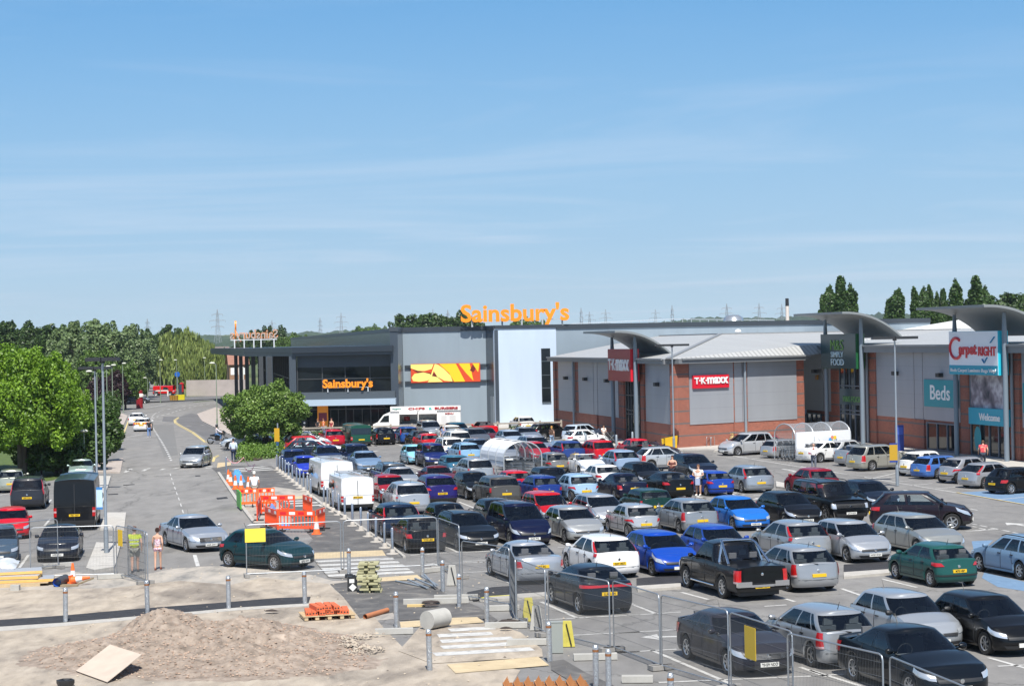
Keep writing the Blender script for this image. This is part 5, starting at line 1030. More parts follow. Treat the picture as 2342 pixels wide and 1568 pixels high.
# ---------------- brick retail building 1
GRV = mat('gutter_grey', (.22,.23,.24), .5)
TKC = G(*D('T',1155,1530)); TKC = (TKC.x, TKC.y); A_ = (4.3,190.); B_ = (TKC[0],TKC[1]); C_ = (24.3,160.5)
root = empty('store_building', (B_[0],B_[1],0), 0, 'red brick and grey clad store with hipped pale metal roof and red sign', 'store')
f0 = Fa(A_, B_, root); f1 = Fa(B_, C_, root); EH = 6.75; ET = 7.15
mb = MB(); f0.box(mb, 0, f0.L, 0, EH, -.4, 0); f0.put(mb, 'wall', BRICK); mb = MB(); f1.box(mb, .02, f1.L, 0, EH, -.4, .0); f1.put(mb, 'wall', BRICK)
def rect(fa,k,x0,y0,x1,y1,dd=0.):
    a = fa.at(k,x0,y0,dd); b = fa.at(k,x1,y1,dd); return (min(a[0],b[0]),max(a[0],b[0]),min(a[1],b[1]),max(a[1],b[1]))
for x0,x1 in ((115,262),(296,430),(434,466),(470,655),(903,1122)):
    a = f0.at('T',x0,1160)[0]; b = f0.at('T',x1,1160)[0]; f0.bx('cladding_panel', CLAD, (a,b,1.95,EH-.02), .002, .05)
for x0,x1 in ((1292,1688),(1700,1768),(1772,1802),(1818,2262)):
    a = f1.at('T',x0,1160)[0]; b = f1.at('T',x1,1160)[0]; f1.bx('cladding_panel', CLAD, (a,min(b,f1.L),1.87,EH-.02), .002, .05)
for x in (85,455,700,880): a = f0.at('T',x,1160)[0]; f0.bx('brick_pier', BRICK, (a-.45,a+.45,0,1.93 if x == 455 else EH-.03), .003, .14)
a = f1.at('T',1220,1160)[0]; f1.bx('brick_pier', BRICK, (.0,a*1.85,0,EH-.03), .003, .12)
a = f1.at('T',1745,1160)[0]; f1.bx('brick_pier', BRICK, (a-.7,a+.9,0,1.84), .003, .12)
for fa,x in ((f0,268),(f0,1005*0+1,),) [:1]: a = fa.at('T',x,1160)[0]; mb = MB(); mb.tube([fa.P(a,0.1,.25),fa.P(a,EH,.25)],.11,10); s_rel(mb,'downpipe',GALVP,root)
a = f1.at('T',1783,1160)[0]; mb = MB(); mb.tube([f1.P(a,0.1,.22),f1.P(a,EH,.22)],.11,10); s_rel(mb,'downpipe',GALVP,root)
for fa in (f0,f1):
    fa.bx('eave', FASC, (-.6 if fa is f0 else .0, fa.L+(.0 if fa is f0 else 0), EH, ET), -.5, .75)
    fa.bx('gutter', GRV, (-.5 if fa is f0 else .3, fa.L-(.3 if fa is f0 else 0), ET-.1, ET+.04), .76, .88)
for x,y in ((182,885),(357,895),(553,910),(1005,943)):
    a,z = f0.at('T',x,y,.1); mb = MB(); f0.box(mb,a-.28,a+.28,z-.14,z+.16,.06,.42); f0.put(mb,'wall_light',BLACKP)
r_ = rect(f0,'T',722,900,855,1500); r_ = (r_[0],r_[1],.05,6.2); f0.bx('glass_entrance', SHOPG, r_, .003, .03)
mb = MB()
for t in (0,.2,.4,.6,.8,1): a = r_[0]+(r_[1]-r_[0])*t; f0.box(mb,a-.05,a+.05,.05,6.2,.031,.10)
for z in (2.4,2.75,4.0,5.2): f0.box(mb,r_[0],r_[1],z-.04,z+.04,.032,.095)
f0.put(mb,'entrance_frame',MULL)
# hipped roof
def roof(pts_list, root, m=ROOFM, name='roof'):
    mb = MB(); 
    for pts in pts_list: mb.face([Vector(p) for p in pts])
    o = s_rel(mb, name, m, root); uvl = o.data.uv_layers.new(name='UVMap')
    for poly in o.data.polygons:
        e = o.data.vertices[poly.vertices[1]].co - o.data.vertices[poly.vertices[0]].co; e.z = 0; e.normalize(); p0 = o.data.vertices[poly.vertices[0]].co
        for li in poly.loop_indices: c = o.data.vertices[o.data.loops[li].vertex_index].co; uvl.data[li].uv = ((c-p0).dot(e), (c-p0).dot(Vector((-e.y,e.x,0))))
    return o
o0 = f0.P(-.5,ET,.7); o1 = f0.P(f0.L+.6,ET,.7); o1 = Vector((o1.x+.1,o1.y-.1,ET)); o2 = f1.P(f1.L+.2,ET,.7); RZ = 9.05
rA = AT(*D('T',1572,497),171.); rB = Vector((rA.x+22,rA.y+3,RZ)); rC = AT(*D('T',985,578),213.); rA.z = RZ; rC.z = RZ; far = Vector((16,240,RZ))
roof([[o0,o1,rA,rC],[o1,o2,rB,rA],[rA,rB,Vector((46,205,RZ)),Vector((20,225,RZ)),rC]], root)
mb = MB(); mb.bar(o1+Vector((0,0,.05)), rA+Vector((0,0,.05)), .35,.08); mb.bar(rA+Vector((0,0,.04)), rC+Vector((0,0,.04)), .3,.08); mb.bar(rA+Vector((0,0,.04)), rB+Vector((0,0,.04)), .3,.08); s_rel(mb,'ridge_capping',GRV,root)
rv = AT(*D('T',1732,490),175.); mb = MB(); mb.lathe([(.3,0),(.2,.25),(.32,.3),(.2,.5),(0,.55)],(rv.x,rv.y,RZ-.1),12); s_rel(mb,'roof_vent',M('#d8d8d8',.5),root)
# wall sign with lettering
RED = mat('sign_red', (.62,.012,.03), .35); REDD = mat('sign_red_shaded', (.34,.012,.02), .4); WHT = mat('sign_white', (.80,.80,.80), .4)  # REDD: the sign red with the totem face's shade put into the colour
r_ = rect(f1,'T',1325,863,1652,968,.2); sg_ = f1.bx('sign_board', RED, r_, .051, .20)
zb = r_[2]+(r_[3]-r_[2])*.36; zc = r_[3]-.16; W_ = r_[1]-r_[0]; fit_text('T·K·', f1, r_[0]+.10, r_[0]+W_*.37, zb, zc-.02, .235, WHT, sg_, off=.03); fit_text('maxx', f1, r_[0]+W_*.38, r_[1]-.12, zb, zb+(zc-zb)*1.38, .235, WHT, sg_, off=.035)
# ---------------- wing canopies with totem signs
CANM = panel_mat('canopy_metal', (.36,.38,.36), 2.2, 'v', rough=.5); COLM = mat('blue_grey_steel', (.17,.215,.26), .45)
def canopy(c2, c1, y_pt, zt, label, par, zl=None):
    """c2 near column, c1 far column (ground points); curved wing roof over them"""
    ad = (c1-c2).normalized(); out_ = Vector((-ad.y*-1,ad.x*-1,0)); out_ = Vector((-1,-.2,0)).normalized(); L = (c1-c2).length
    mb = MB(); th = .17; n = 16; W_ = 4.7; w0 = -2.1
    prof = []
    for i in range(n+1):
        t = i/n; x = w0+W_*t; z = zt - 1.95*t**2.3; prof.append((x, z))
    lat = Vector((1,.06,0)).normalized(); S0 = c2 - ad*1.6; S1 = c1 + ad*1.5
    for sgn,dz in ((1,0),(0,-th)):
        mb.grid([[S0+lat*x+Vector((0,0,z+dz)) for x,z in prof],[(S0*.5+S1*.5)+lat*x+Vector((0,0,z+dz)) for x,z in prof],[S1+lat*x+Vector((0,0,z+dz)) for x,z in prof]])
    for S in (S0,S1): mb.grid([[S+lat*x+Vector((0,0,z)) for x,z in prof],[S+lat*x+Vector((0,0,z-th)) for x,z in prof]])
    for x,z in (prof[0],prof[-1]): mb.grid([[S0+lat*x+Vector((0,0,z)),S1+lat*x+Vector((0,0,z))],[S0+lat*x+Vector((0,0,z-th)),S1+lat*x+Vector((0,0,z-th))]])
    o = s_rel(mb, 'canopy', M('#7b8082',.5), par)
    for c in (c2,c1): mb = MB(); mb.tube([Vector((c.x,c.y,.1)),Vector((c.x,c.y,zt-1.75)),Vector((c.x,c.y,zt-.55))],[.175,.175,.12],14); s_rel(mb,'column',COLM,par)
def totem(c2, c1, z0, z1, face, edge, par, inset=.35, over=.25):
    ad = (c2-c1).normalized(); p = c1 - ad*over; q = c2 - ad*inset; fa = Fa((p.x,p.y),(q.x,q.y),par); mb = MB(); fa.box(mb,0,fa.L,z0,z1,-.42,.32); o = fa.put(mb,'sign_box',edge)
    mb = MB(); fa.box(mb,.02,fa.L-.02,z0+.02,z1-.02,.3205,.34); f_ = fa.put(mb,'sign_face',face,o); return fa, o, f_
c2 = G(*D('T',818,1490)); c1 = G(*D('T',614,1470)); c2 = Vector((c2.x,c2.y,0)); c1 = c2+Vector((-.22,1,0)).normalized()*7.2
tk = empty('entrance_canopy', (c2.x,c2.y,0), 0, 'curved grey wing canopy with red totem sign, face coloured darker as shaded, at the corner brick store', 'canopy', 'curved wing canopies over the store entrances')
canopy(c2,c1,0,9.5,'',tk)
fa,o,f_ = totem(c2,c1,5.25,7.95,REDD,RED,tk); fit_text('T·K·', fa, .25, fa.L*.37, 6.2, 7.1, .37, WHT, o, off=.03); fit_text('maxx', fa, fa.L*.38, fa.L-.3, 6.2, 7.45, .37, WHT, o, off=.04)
# ---------------- brick retail building 2 (long facade to the right)
def mline(Y): return (28.7-.2187*(Y-153.), Y)
f2p = mline(167.5); f2q = mline(100.); C2_ = mline(165)
root2 = empty('store_building', (f2p[0],f2p[1],0), 0, 'long red brick and grey clad store building running to the right edge', 'store')
f2 = Fa(f2p, f2q, root2); E2 = 7.35; E2T = 7.9
mb = MB(); f2.box(mb, 0, f2.L, 0, E2, -.4, 0); f2.put(mb,'wall',BRICK)
def p2(name, m, k, x0, x1, z0, z1, d0, d1, par=None):
    a = f2.at(k,x0,1160)[0]; b = f2.at(k,x1,1160)[0]; return f2.bx(name, m, (min(a,b),max(a,b),z0,z1), d0, d1, par)
for x0,x1 in ((243,425),(430,495),(870,1190),(1194,1262),(1266,1575),(2098,2400),(2404,2900)): p2('cladding_panel', CLAD, 'R', x0, x1, 2.35, E2-.02, .002, .05)
for x in (535,840,1625,2050): p2('brick_pier', BRICK, 'R', x-35, x+35, 0, E2-.03, .003, .15)
p2('brick_pier', BRICK, 'R', 1190, 1275, 0, 2.33, .003, .13)
f2.bx('eave', FASC, (-1.2,f2.L,E2,E2T), -.5, .95); f2.bx('gutter', GRV, (-1.0,f2.L,E2T-.1,E2T+.05), .96, 1.08)
for x in (820,1575,2040): a = f2.at('R',x,1160)[0]; mb = MB(); mb.tube([f2.P(a,.1,.28),f2.P(a,E2,.28)],.11,10); s_rel(mb,'downpipe',GALVP,root2)
def glazing(fa, k, x0, x1, z0, z1, nx, zs_, gm=SHOPG, root_=None, y=1300):
    a = fa.at(k,x0,y)[0]; b = fa.at(k,x1,y)[0]; g_ = fa.bx('shop_window', gm, (a,b,z0,z1), .004, .06); mb = MB()
    for i in range(nx+1): s_ = a+(b-a)*i/nx; fa.box(mb,s_-.06,s_+.06,z0,z1,.061,.14)
    for z in zs_: fa.box(mb,a,b,z-.05,z+.05,.062,.13)
    fa.put(mb,'window_frame',mat_frame,g_); return a,b,g_
mat_frame = mat('blue_grey_frame', (.10,.13,.17), .45)
a,b,g_ = glazing(f2,'R',572,788,.1,6.6,5,(.15,2.3,2.6,4.6,6.55)); f2.bx('window_band', M('#24404a',.3), (a+.1,b-.1,3.05,4.35), .141, .15, g_)
fit_text('M&S FOOD', f2, a+.9, b-.5, 3.3, 3.75, .17, M('#5c8f55',.5), g_, off=.01)
glazing(f2,'R',292,408,.6,2.1,3,(.65,2.05)); glazing(f2,'R',1302,1560,.15,2.2,3,(.2,2.15))
a,b,g_ = glazing(f2,'R',1672,1985,.1,6.5,4,(.15,2.4,3.4,4.9,6.45))
mb = MB(); f2.box(mb,a+.15,b-.15,3.45,6.4,.141,.15); PH = noise_mix('window_poster', [(.3,'#3c3c42'),(.48,'#8d8088'),(.6,'#cdc3c8'),(.8,'#e8e2e2')], scale=.55, detail=3, bump=0); f2.put(mb,'window_poster',PH,g_)
CYAN = mat('sign_cyan', (.0,.33,.46), .45); TEAL = mat('sign_teal', (.0,.27,.32), .45); CYL = mat('sign_edge_cyan', (.02,.50,.66), .4)
r_ = rect(f2,'R',1650,1180,1990,1325,.3); w_ = f2.bx('sign_board', CYAN, (r_[0],r_[1],2.35,3.5), .16, .4); fit_text('Welcome', f2, r_[0]+(r_[1]-r_[0])*.28, r_[0]+(r_[1]-r_[0])*.8, 2.68, 3.15, .42, WHT, w_, off=.02)
r_ = rect(f2,'R',1265,925,1555,1110,.1); w_ = f2.bx('sign_board', TEAL, (r_[0],r_[1],3.35,5.35), .051, .12); fit_text('Beds', f2, r_[0]+(r_[1]-r_[0])*.2, r_[0]+(r_[1]-r_[0])*.78, 3.9, 4.95, .135, WHT, w_, off=.012)
r_ = rect(f2,'R',2095,950,2300,1150,.1); f2.bx('sign_board', TEAL, (r_[0],r_[1]+2,3.35,5.35), .0515, .12)
a = f2.at('R',1735,1400)[0]; mb = MB(); o_ = f2.P(a,1.35,.16); mb.v += []; mb.face([o_+f2.d*(.55*math.cos(t))+Vector((0,0,.85*math.sin(t))) for t in [k*math.pi/12 for k in range(24)]]); f2.put(mb,'door_sticker',TEAL)
for x,y in ((357,878),(1035,895),(1408,910)):
    a,z = f2.at('R',x,y,.1); mb = MB(); f2.box(mb,a-.28,a+.28,z-.14,z+.16,.06,.42); f2.put(mb,'wall_light',BLACKP)
a,z = f2.at('R',367,927,.1); mb = MB(); f2.box(mb,a-.2,a+.2,z-.2,z+.2,.06,.2); f2.put(mb,'alarm_box',M('#c98a1c',.5))
e0_ = f2.P(-1.2,E2T,.9); e1_ = f2.P(f2.L,E2T,.9); rr0 = Vector((f2p[0]+10,f2p[1]+24,9.0)); rr1 = Vector((f2q[0]+22,f2q[1]+6,9.6)); roof([[e0_,e1_,rr1,rr0]], root2)
roof([[rr0,rr1,Vector((80,140,9.0)),Vector((60,200,9.0))]], root2)
for cx,lab in ((1974,'curved grey wing canopy with dark green totem sign'),(2302,'curved grey wing canopy with white and cyan carpet store sign at the right edge')):
    r__ = ray(cx,1000); Y2 = None
    # on a line 1.05 m out from the facade
    o_ = f2.p+f2.n*1.05; t_ = (o_-CAM).dot(f2.n)/r__.dot(f2.n); h_ = CAM+r__*t_; cc2 = Vector((h_.x,h_.y,0)); cc1 = cc2 - f2.d*7.6
    e = empty('entrance_canopy',(cc2.x,cc2.y,0),0,lab,'canopy','curved wing canopies over the store entrances'); canopy(cc2,cc1,0,10.6,'',e)
    if cx < 2000:
        fa,o,f_ = totem(cc2,cc1,6.05,8.85,mat('sign_dark_green',(.014,.045,.050),.35),mat('sign_green_edge',(.01,.10,.03),.4),e)
        L = fa.L; fit_text('M&S', fa, L*.30, L*.66, 7.55, 8.4, .37, M('#5f8f38',.5), o, off=-.01); LG = M('#b9cfd8',.5)
        fit_text('SIMPLY', fa, L*.31, L*.66, 6.98, 7.42, .37, LG, o); fit_text('FOOD', fa, L*.31, L*.67, 6.32, 6.84, .37, LG, o)
    else:
        fa,o,f_ = totem(cc2,cc1,5.85,8.85,mat('sign_off_white',(.84,.86,.90),.4),CYL,e); L = fa.L; DR = mat('sign_script_red',(.62,.02,.03),.4)
        mb = MB(); fa.box(mb,.02,L-.02,5.87,6.5,.341,.352); fa.put(mb,'sign_band',CYAN,o); fit_text('Beds Carpet Laminate Rugs Vinyl', fa, L*.04, L*.96, 6.05, 6.28, .37, WHT, o, off=.006)
        t1 = fit_text('arpet', fa, L*.22, L*.585, 7.28, 8.0, .37, DR, o, off=.035)
        c_ = fa.P(L*.16,7.68,.37); mb = MB(); mb.tube([c_-e.location-o.location+fa.d*(L*.125*math.cos(t))+Vector((0,0,.72*math.sin(t))) for t in [rad(50+k*21) for k in range(14)]],.11,6); mb.build('lettering',DR,o)
        fit_text('RIGHT', fa, L*.62, L*.97, 7.18, 7.78, .37, DR, o, off=.02)
        mb = MB(); 
        for a0,z0_,a1,z1_ in ((.70,6.95,.74,6.68),(.74,6.68,.80,7.05),(.87,8.05,.95,8.45)): mb.bar(fa.P(L*a0,z0_,.37)-e.location, fa.P(L*a1,z1_,.37)-e.location,.14,.04)
        mb.build('tick_mark',M('#1478a8',.5),o)
# ---------------- the supermarket
SX = lambda u,Y: ((u-1171)*Y/4400.0)
g0 = (SX(921,206),206.); g1 = (SX(1111,206),206.); w0_ = (SX(1131,202.5),202.5); w1_ = (SX(1272,205),205.); e1 = (SX(2128,221),221.)
sm = empty('supermarket', (g0[0],g0[1],0), 0, 'large grey supermarket with glass entrance and orange rooftop lettering', 'supermarket'); TOP = 10.5
def wall(p,q,z0,z1,m,name='wall',th=-.4,off=0.):
    fa = Fa(p,q,sm); mb = MB(); fa.box(mb,0,fa.L,z0,z1,th+off,off); fa.put(mb,name,m); return fa
s0 = wall(g0,g1,0,TOP-.5,CLAD_S); sr = wall(g1,w0_,0,TOP-.5,CLAD_R); s1 = wall(w0_,w1_,0,TOP-.35,CLAD_W); s2 = wall(w1_,e1,0,TOP-.5,CLAD_S); s3 = wall(g0,(-47.7,415.),0,TOP-.45,CLAD_R)
for fa in (s0,s1,s2): fa.bx('parapet', FASD, (0,fa.L,TOP-.5 if fa is not s1 else TOP-.34,TOP), -.45, .12)
s3.bx('parapet', FASD, (.2,s3.L,TOP-.44,TOP), -.4, .1); sr.bx('parapet', FASD, (0,sr.L-.1,TOP-.5,TOP), -.3, .08)
roof([[(g0[0],g0[1]+.4,TOP-.3),(e1[0],e1[1]+.4,TOP-.3),(60,420,TOP-.3),(-47,420,TOP-.3)],], sm, M('#8a8f94',.7))
mb = MB(); mb.box(e1[0]-.4,e1[0],e1[1],e1[1]+60,0,TOP-.3); s_rel(mb,'wall',CLAD_S,sm)
# railing, roof light, chimney
mb = MB(); p_ = AT(*D('T',220,395),230.); q_ = AT(*D('T',1150,352),232.); r2_ = AT(*D('T',2060,362),245.); mb.bar(p_,q_,.08); mb.bar(q_,r2_,.08)
for i in range(13):
    for a,b in ((p_,q_),(q_,r2_)): c = a.lerp(b,i/12); mb.bar(c,Vector((c.x,c.y,TOP-.3)),.05)
s_rel(mb,'roof_railing',M('#b8bec4',.5),sm)
c = AT(*D('T',1690,372),235.); mb = MB(); mb.lathe([(0,.75),(.7,.7),(1.1,.45),(1.3,0)],(c.x,c.y,c.z+.05),8); s_rel(mb,'roof_cowl',M('#b9bec2',.25,metal=.7),sm)
# tall window in the pale panel
r_ = rect(s1,'S',1508,588,1615,1155); wd = s1.bx('window', GLZ, r_, .002, .04); mb = MB(); s1.box(mb,r_[0],r_[1],r_[2]-.12,r_[2]-.01,.0,.12)
for z in (.26,.5,.76): s1.box(mb,r_[0],r_[1],r_[2]+(r_[3]-r_[2])*z-.04,r_[2]+(r_[3]-r_[2])*z+.04,.041,.07)
s1.put(mb,'window_frame',M('#4c545c',.4),wd)
a,z = sr.at('S',965,1400); 
mb = MB(); sr.box(mb, sr.L*.45, sr.L*.8, .1, 3.0, .002, .05); sr.put(mb,'fire_door',M('#8b949c',.5))
# banner
r_ = rect(s0,'S',115,755,860,940,.3); rl = rect(s0,'S',50,768,925,955,.1); mb = MB()
for z in (r_[3]-.25,r_[2]+.05): s0.box(mb,rl[0],rl[1],z-.12,z+.12,.002,.25)
s0.put(mb,'banner_rail',FASD)
bn = s0.bx('banner', mat('banner_red',(.62,.06,.012),.6), r_, .26, .42); BW = r_[1]-r_[0]; BH = r_[3]-r_[2]
def blob(pts, m, d):
    mb = MB(); P = [s0.P(r_[0]+BW*x, r_[2]+BH*z, d) for x,z in pts]; mb.face(P); o = s0.put(mb,'banner_shape',m,bn); o.location = -bn.location
YL = mat('banner_pale_yellow',(.84,.76,.20),.6); OR_ = mat('banner_yellow',(.88,.56,.015),.6); MR = mat('banner_maroon',(.16,.01,.008),.6)
blob([(.02,.72),(.2,.55),(.34,.5),(.42,.7),(.54,.3),(.62,.02),(.58,0),(.3,.35),(.1,.5)],MR,.4205); blob([(.0,.98),(.33,.98),(.30,.72),(.2,.62),(.1,.64),(0,.78)],YL,.424)
blob([(.01,.28),(.05,.48),(.18,.55),(.28,.45),(.30,.25),(.24,.1),(.12,.05),(.03,.1)],YL,.424); blob([(.36,.98),(.33,.62),(.38,.3),(.48,.08),(.60,.03),(.57,.35),(.48,.7),(.40,.93)],YL,.425)
blob([(.24,.02),(.46,.02),(.38,.28),(.3,.34)],YL,.426); blob([(.345,.98),(.365,.98),(.29,.2),(.27,.22)],YL,.4275); blob([(.41,.98),(.65,.98),(.78,.02),(.62,.02),(.55,.5)],OR_,.423); blob([(.69,.98),(.85,.98),(.90,.05),(.80,.45)],OR_,.423); blob([(.89,.98),(.99,.98),(.97,.5)],OR_,.4235); blob([(.85,.6),(.90,.95),(.94,.7),(.90,.5)],MR,.4232)
# rooftop lettering
ORL = mat('orange_letters', (.95,.28,.012), .4)
fr = Fa((SX(1055,205),205.),(SX(1303,205),205.),sm)
big = fit_text("Sainsbury's", fr, 0, fr.L, 10.98, 12.72, .0, ORL, sm, off=.028, ext=.12)
mb = MB(); fr.box(mb,.3,fr.L-.3,11.02,11.10,-.25,-.15)
for a in (1.2,4.4,6.5,8.7,10.8): fr.box(mb,a-.09,a+.09,TOP-.1,11.1,-.28,-.14)
fr.put(mb,'sign_frame',M('#aab0b4',.5))
# glazed entrance block
e_l = (-22.2,198.6); e_r = (-12.35,198.6); fg = Fa(e_l,e_r,sm)
cr_ = [(-12.2,196.6),(-22.6,197.4),(-29.4,211.),(-50.2,320.),(-32,330.),(-12.0,207.)]
mb = MB(); mb.prism(cr_[::-1],8.02,8.62); s_rel(mb,'canopy_roof',FASD_S if False else mat('fascia_slate',(.022,.030,.041),.4),sm); mb = MB(); mb.prism([(x*.999,y+.25) for x,y in cr_][::-1],7.72,8.0); s_rel(mb,'canopy_soffit',mat('soffit_slate',(.06,.075,.095),.4),sm)
g_ = fg.bx('glass_wall', GLZ, (0,fg.L,0,6.5), -.1, 0); fg.bx('fascia_panel', CLAD_D, (0,fg.L,6.5,7.72), -.1, .06)
mb = MB()
for t in (0,.26,.5,.76,1): fg.box(mb,fg.L*t-.05,fg.L*t+.05,0,6.5,.001,.08)
for z in (2.15,3.3,5.3): fg.box(mb,0,fg.L,z-.05,z+.05,.002,.07)
for t in (.34,.42,.58,.67,.84,.92): fg.box(mb,fg.L*t-.035,fg.L*t+.035,0,2.1,.001,.08)
fg.put(mb,'glass_frame',MULL,g_)
fg.bx('entrance_band', mat('band_slate',(.07,.085,.10),.4), (-.3,fg.L+.3,3.25,3.95), .0, 2.2); fg.bx('entrance_canopy_roof', M('#9fb0c0',.4), (-.6,fg.L+.4,2.62,3.24), .0, 3.0)
fl = Fa((-22.4,199.0),(-42.,318.),sm); gl_ = fl.bx('glass_wall', GLZ, (0,fl.L,0,7.7), -.1, 0); mb = MB()
for i in range(26): fl.box(mb,i*4.8-.1,i*4.8+.1,0,7.7,.001,.12)
for z in (2.6,5.2): fl.box(mb,0,fl.L,z-.05,z+.05,.002,.1)
fl.put(mb,'glass_frame',MULL,gl_)
cl = Fa((-29.0,211.5),(-49.6,319.),sm)
for x in (330,380,440,505,582,668): a,_z = cl.at('4',x,800); mb = MB(); cl.box(mb,a-.22,a+.22,0,7.75,-.9,-.45); cl.put(mb,'column',mat_col if 'mat_col' in globals() else MULL)
for x in (742,990):
    u,_v = D('4',x,800); Y_ = 203. if x < 900 else 198.3; mb = MB(); mb.box(SX(u,Y_)-.35,SX(u,Y_)+.35,Y_-.5,Y_+.1,0,7.73); s_rel(mb,'column',mat('column_slate',(.055,.07,.088),.4),sm)
sgl = Fa((SX(736,196.2),196.2),(SX(851,196.2),196.2),sm); fit_text("Sainsbury's", sgl, 0, sgl.L, 4.45, 5.25, .0, ORL, sm, off=.035, ext=.06)
mb = MB(); sgl.box(mb,.2,sgl.L-.2,4.4,4.46,-.2,-.12)
for t in (.1,.5,.9): sgl.box(mb,sgl.L*t-.06,sgl.L*t+.06,3.96,4.42,-.22,-.1)
sgl.put(mb,'sign_frame',M('#aab0b4',.5))
rt_ = Fa((-12.3,198.2),(-11.75,205.9),sm); mb = MB(); mb.box(-12.5,-11.72,197.4,205.9,0,TOP-.45); o_ = s_rel(mb,'wall',CLAD_R,sm); o_.data.uv_layers.new(name='UVMap'); mb = MB(); mb.box(-12.55,-11.7,197.3,205.95,TOP-.44,TOP); s_rel(mb,'parapet',mat('parapet_slate',(.05,.06,.072),.4),sm)
# reversed rooftop sign seen from behind, and the one beside it seen edge on
rv_ = Fa((SX(526,232),232.),(SX(636,232),232.),sm); fit_text("Sainsbury's", rv_, 0, rv_.L, 9.75, 10.75, .0, M('#a59a92',.6), sm, off=.01, ext=.08, reverse=True); fit_text("Sainsbury's", rv_, .0, rv_.L, 9.75, 10.75, -.12, ORL, sm, off=.035, ext=.02, reverse=True)
mb = MB(); rv_.box(mb,.1,rv_.L-.1,9.55,9.66,.05,.15)
for t in (.1,.3,.5,.65,.92): rv_.box(mb,rv_.L*t-.07,rv_.L*t+.07,8.6,9.7,.03,.16)
rv_.put(mb,'sign_frame',M('#c5cace',.5))
eo = Fa((SX(540,236),236.),(SX(540,236)-1.2,244.),sm); fit_text("Sainsbury's", eo, 0, 8, 10.0, 11.9, .0, ORL, sm, off=.03, ext=.08)
# service poster by the doors
a,_z = fg.at('4',1285,1300); b,_z = fg.at('4',1362,1300); pf = empty('poster_stand',tuple(fg.P((a+b)/2,0.1,1.0)),0,'tall orange and maroon poster beside the store doors','poster'); mb = MB(); mb.box(-.55,.55,-.04,.04,.3,2.5); mb.build('board',M('#e08a1c',.5),pf); mb = MB(); mb.box(-.42,.42,-.05,-.041,.9,1.75); mb.build('notice_area',M('#6a1730',.5),pf)
# chimney beyond
c = AT(*D('T',2177,300),330.); zt = AT(*D('T',2177,165),330.).z; zm = AT(*D('T',2177,235),330.).z; mb = MB(); mb.lathe([(.33,0),(.31,zm)],n=14); mb.cur = 1; mb.lathe([(.31,zm),(.29,zt),(0,zt)],n=14); prop(mb,'chimney',(c.x,c.y,0),[M('#cfc4ba',.7),M('#1c1d1f',.7)],'slim cream chimney with black top beyond the supermarket roof','chimney')
# white marquee roof behind the right building
a = AT(*D('R',1455,440),215.); mb = MB(); w_ = 6.; n = len(mb.v); base = AT(*D('R',1455,520),215.).z
mb.v += [(-w_,-w_,base),(w_,-w_,base),(w_,w_,base),(-w_,w_,base),(0,0,a.z)]
for f in ((0,1,4),(1,2,4),(2,3,4),(3,0,4)): mb.f.append(f); mb.mi.append(0); mb.sm.append(False)
mb.box(-w_,w_,-w_,w_,0,base-.01); prop(mb,'marquee',(a.x+2,a.y,0),M('#d8d8d4',.6),'white peaked marquee roof behind the dark green sign canopy','marquee')
# ================================================================= VEGETATION, HILLS, PYLONS
def leaf_mat(name, c1, c2, c3=None, trans=.25):
    m = bpy.data.materials.new(name); m.use_nodes = True; t = m.node_tree; t.nodes.clear(); o = t.nodes.new('ShaderNodeOutputMaterial')
    d = t.nodes.new('ShaderNodeBsdfDiffuse'); tr = t.nodes.new('ShaderNodeBsdfTranslucent'); gl = t.nodes.new('ShaderNodeBsdfGlossy'); gl.inputs['Roughness'].default_value = .5; gl.inputs[0].default_value = (.6,.6,.6,1)
    mx = t.nodes.new('ShaderNodeMixShader'); mx.inputs[0].default_value = trans; m3 = t.nodes.new('ShaderNodeMixShader'); m3.inputs[0].default_value = .05
    tc = t.nodes.new('ShaderNodeTexCoord'); n = t.nodes.new('ShaderNodeTexNoise'); n.inputs['Scale'].default_value = .9; n.inputs['Detail'].default_value = 8; t.links.new(tc.outputs['Object'], n.inputs['Vector'])
    gi = t.nodes.new('ShaderNodeNewGeometry'); ad = t.nodes.new('ShaderNodeMath'); ad.operation = 'ADD'; mu = t.nodes.new('ShaderNodeMath'); mu.operation = 'MULTIPLY'; mu.inputs[1].default_value = .5; t.links.new(gi.outputs['Random Per Island'], mu.inputs[0])
    m4 = t.nodes.new('ShaderNodeMath'); m4.operation = 'MULTIPLY'; m4.inputs[1].default_value = .55; t.links.new(n.outputs['Fac'], m4.inputs[0]); t.links.new(mu.outputs[0], ad.inputs[0]); t.links.new(m4.outputs[0], ad.inputs[1])
    r = t.nodes.new('ShaderNodeValToRGB'); e = r.color_ramp.elements; e[0].position = .2; e[1].position = .8; e[0].color = (*c1,1); e[1].color = (*c2,1)
    if c3: x = e.new(.93); x.color = (*c3,1)
    t.links.new(ad.outputs[0], r.inputs[0])
    for s_ in (d,tr): t.links.new(r.outputs[0], s_.inputs[0])
    t.links.new(d.outputs[0], mx.inputs[1]); t.links.new(tr.outputs[0], mx.inputs[2]); t.links.new(mx.outputs[0], m3.inputs[1]); t.links.new(gl.outputs[0], m3.inputs[2]); t.links.new(m3.outputs[0], o.inputs[0]); return m
LF_BRIGHT = leaf_mat('bright_leaves',(.07,.16,.012),(.27,.45,.035),(.40,.55,.07),.4); LF_MID = leaf_mat('mid_leaves',(.045,.095,.016),(.14,.23,.045)); LF_DARK = leaf_mat('dark_leaves',(.022,.050,.012),(.070,.125,.028))
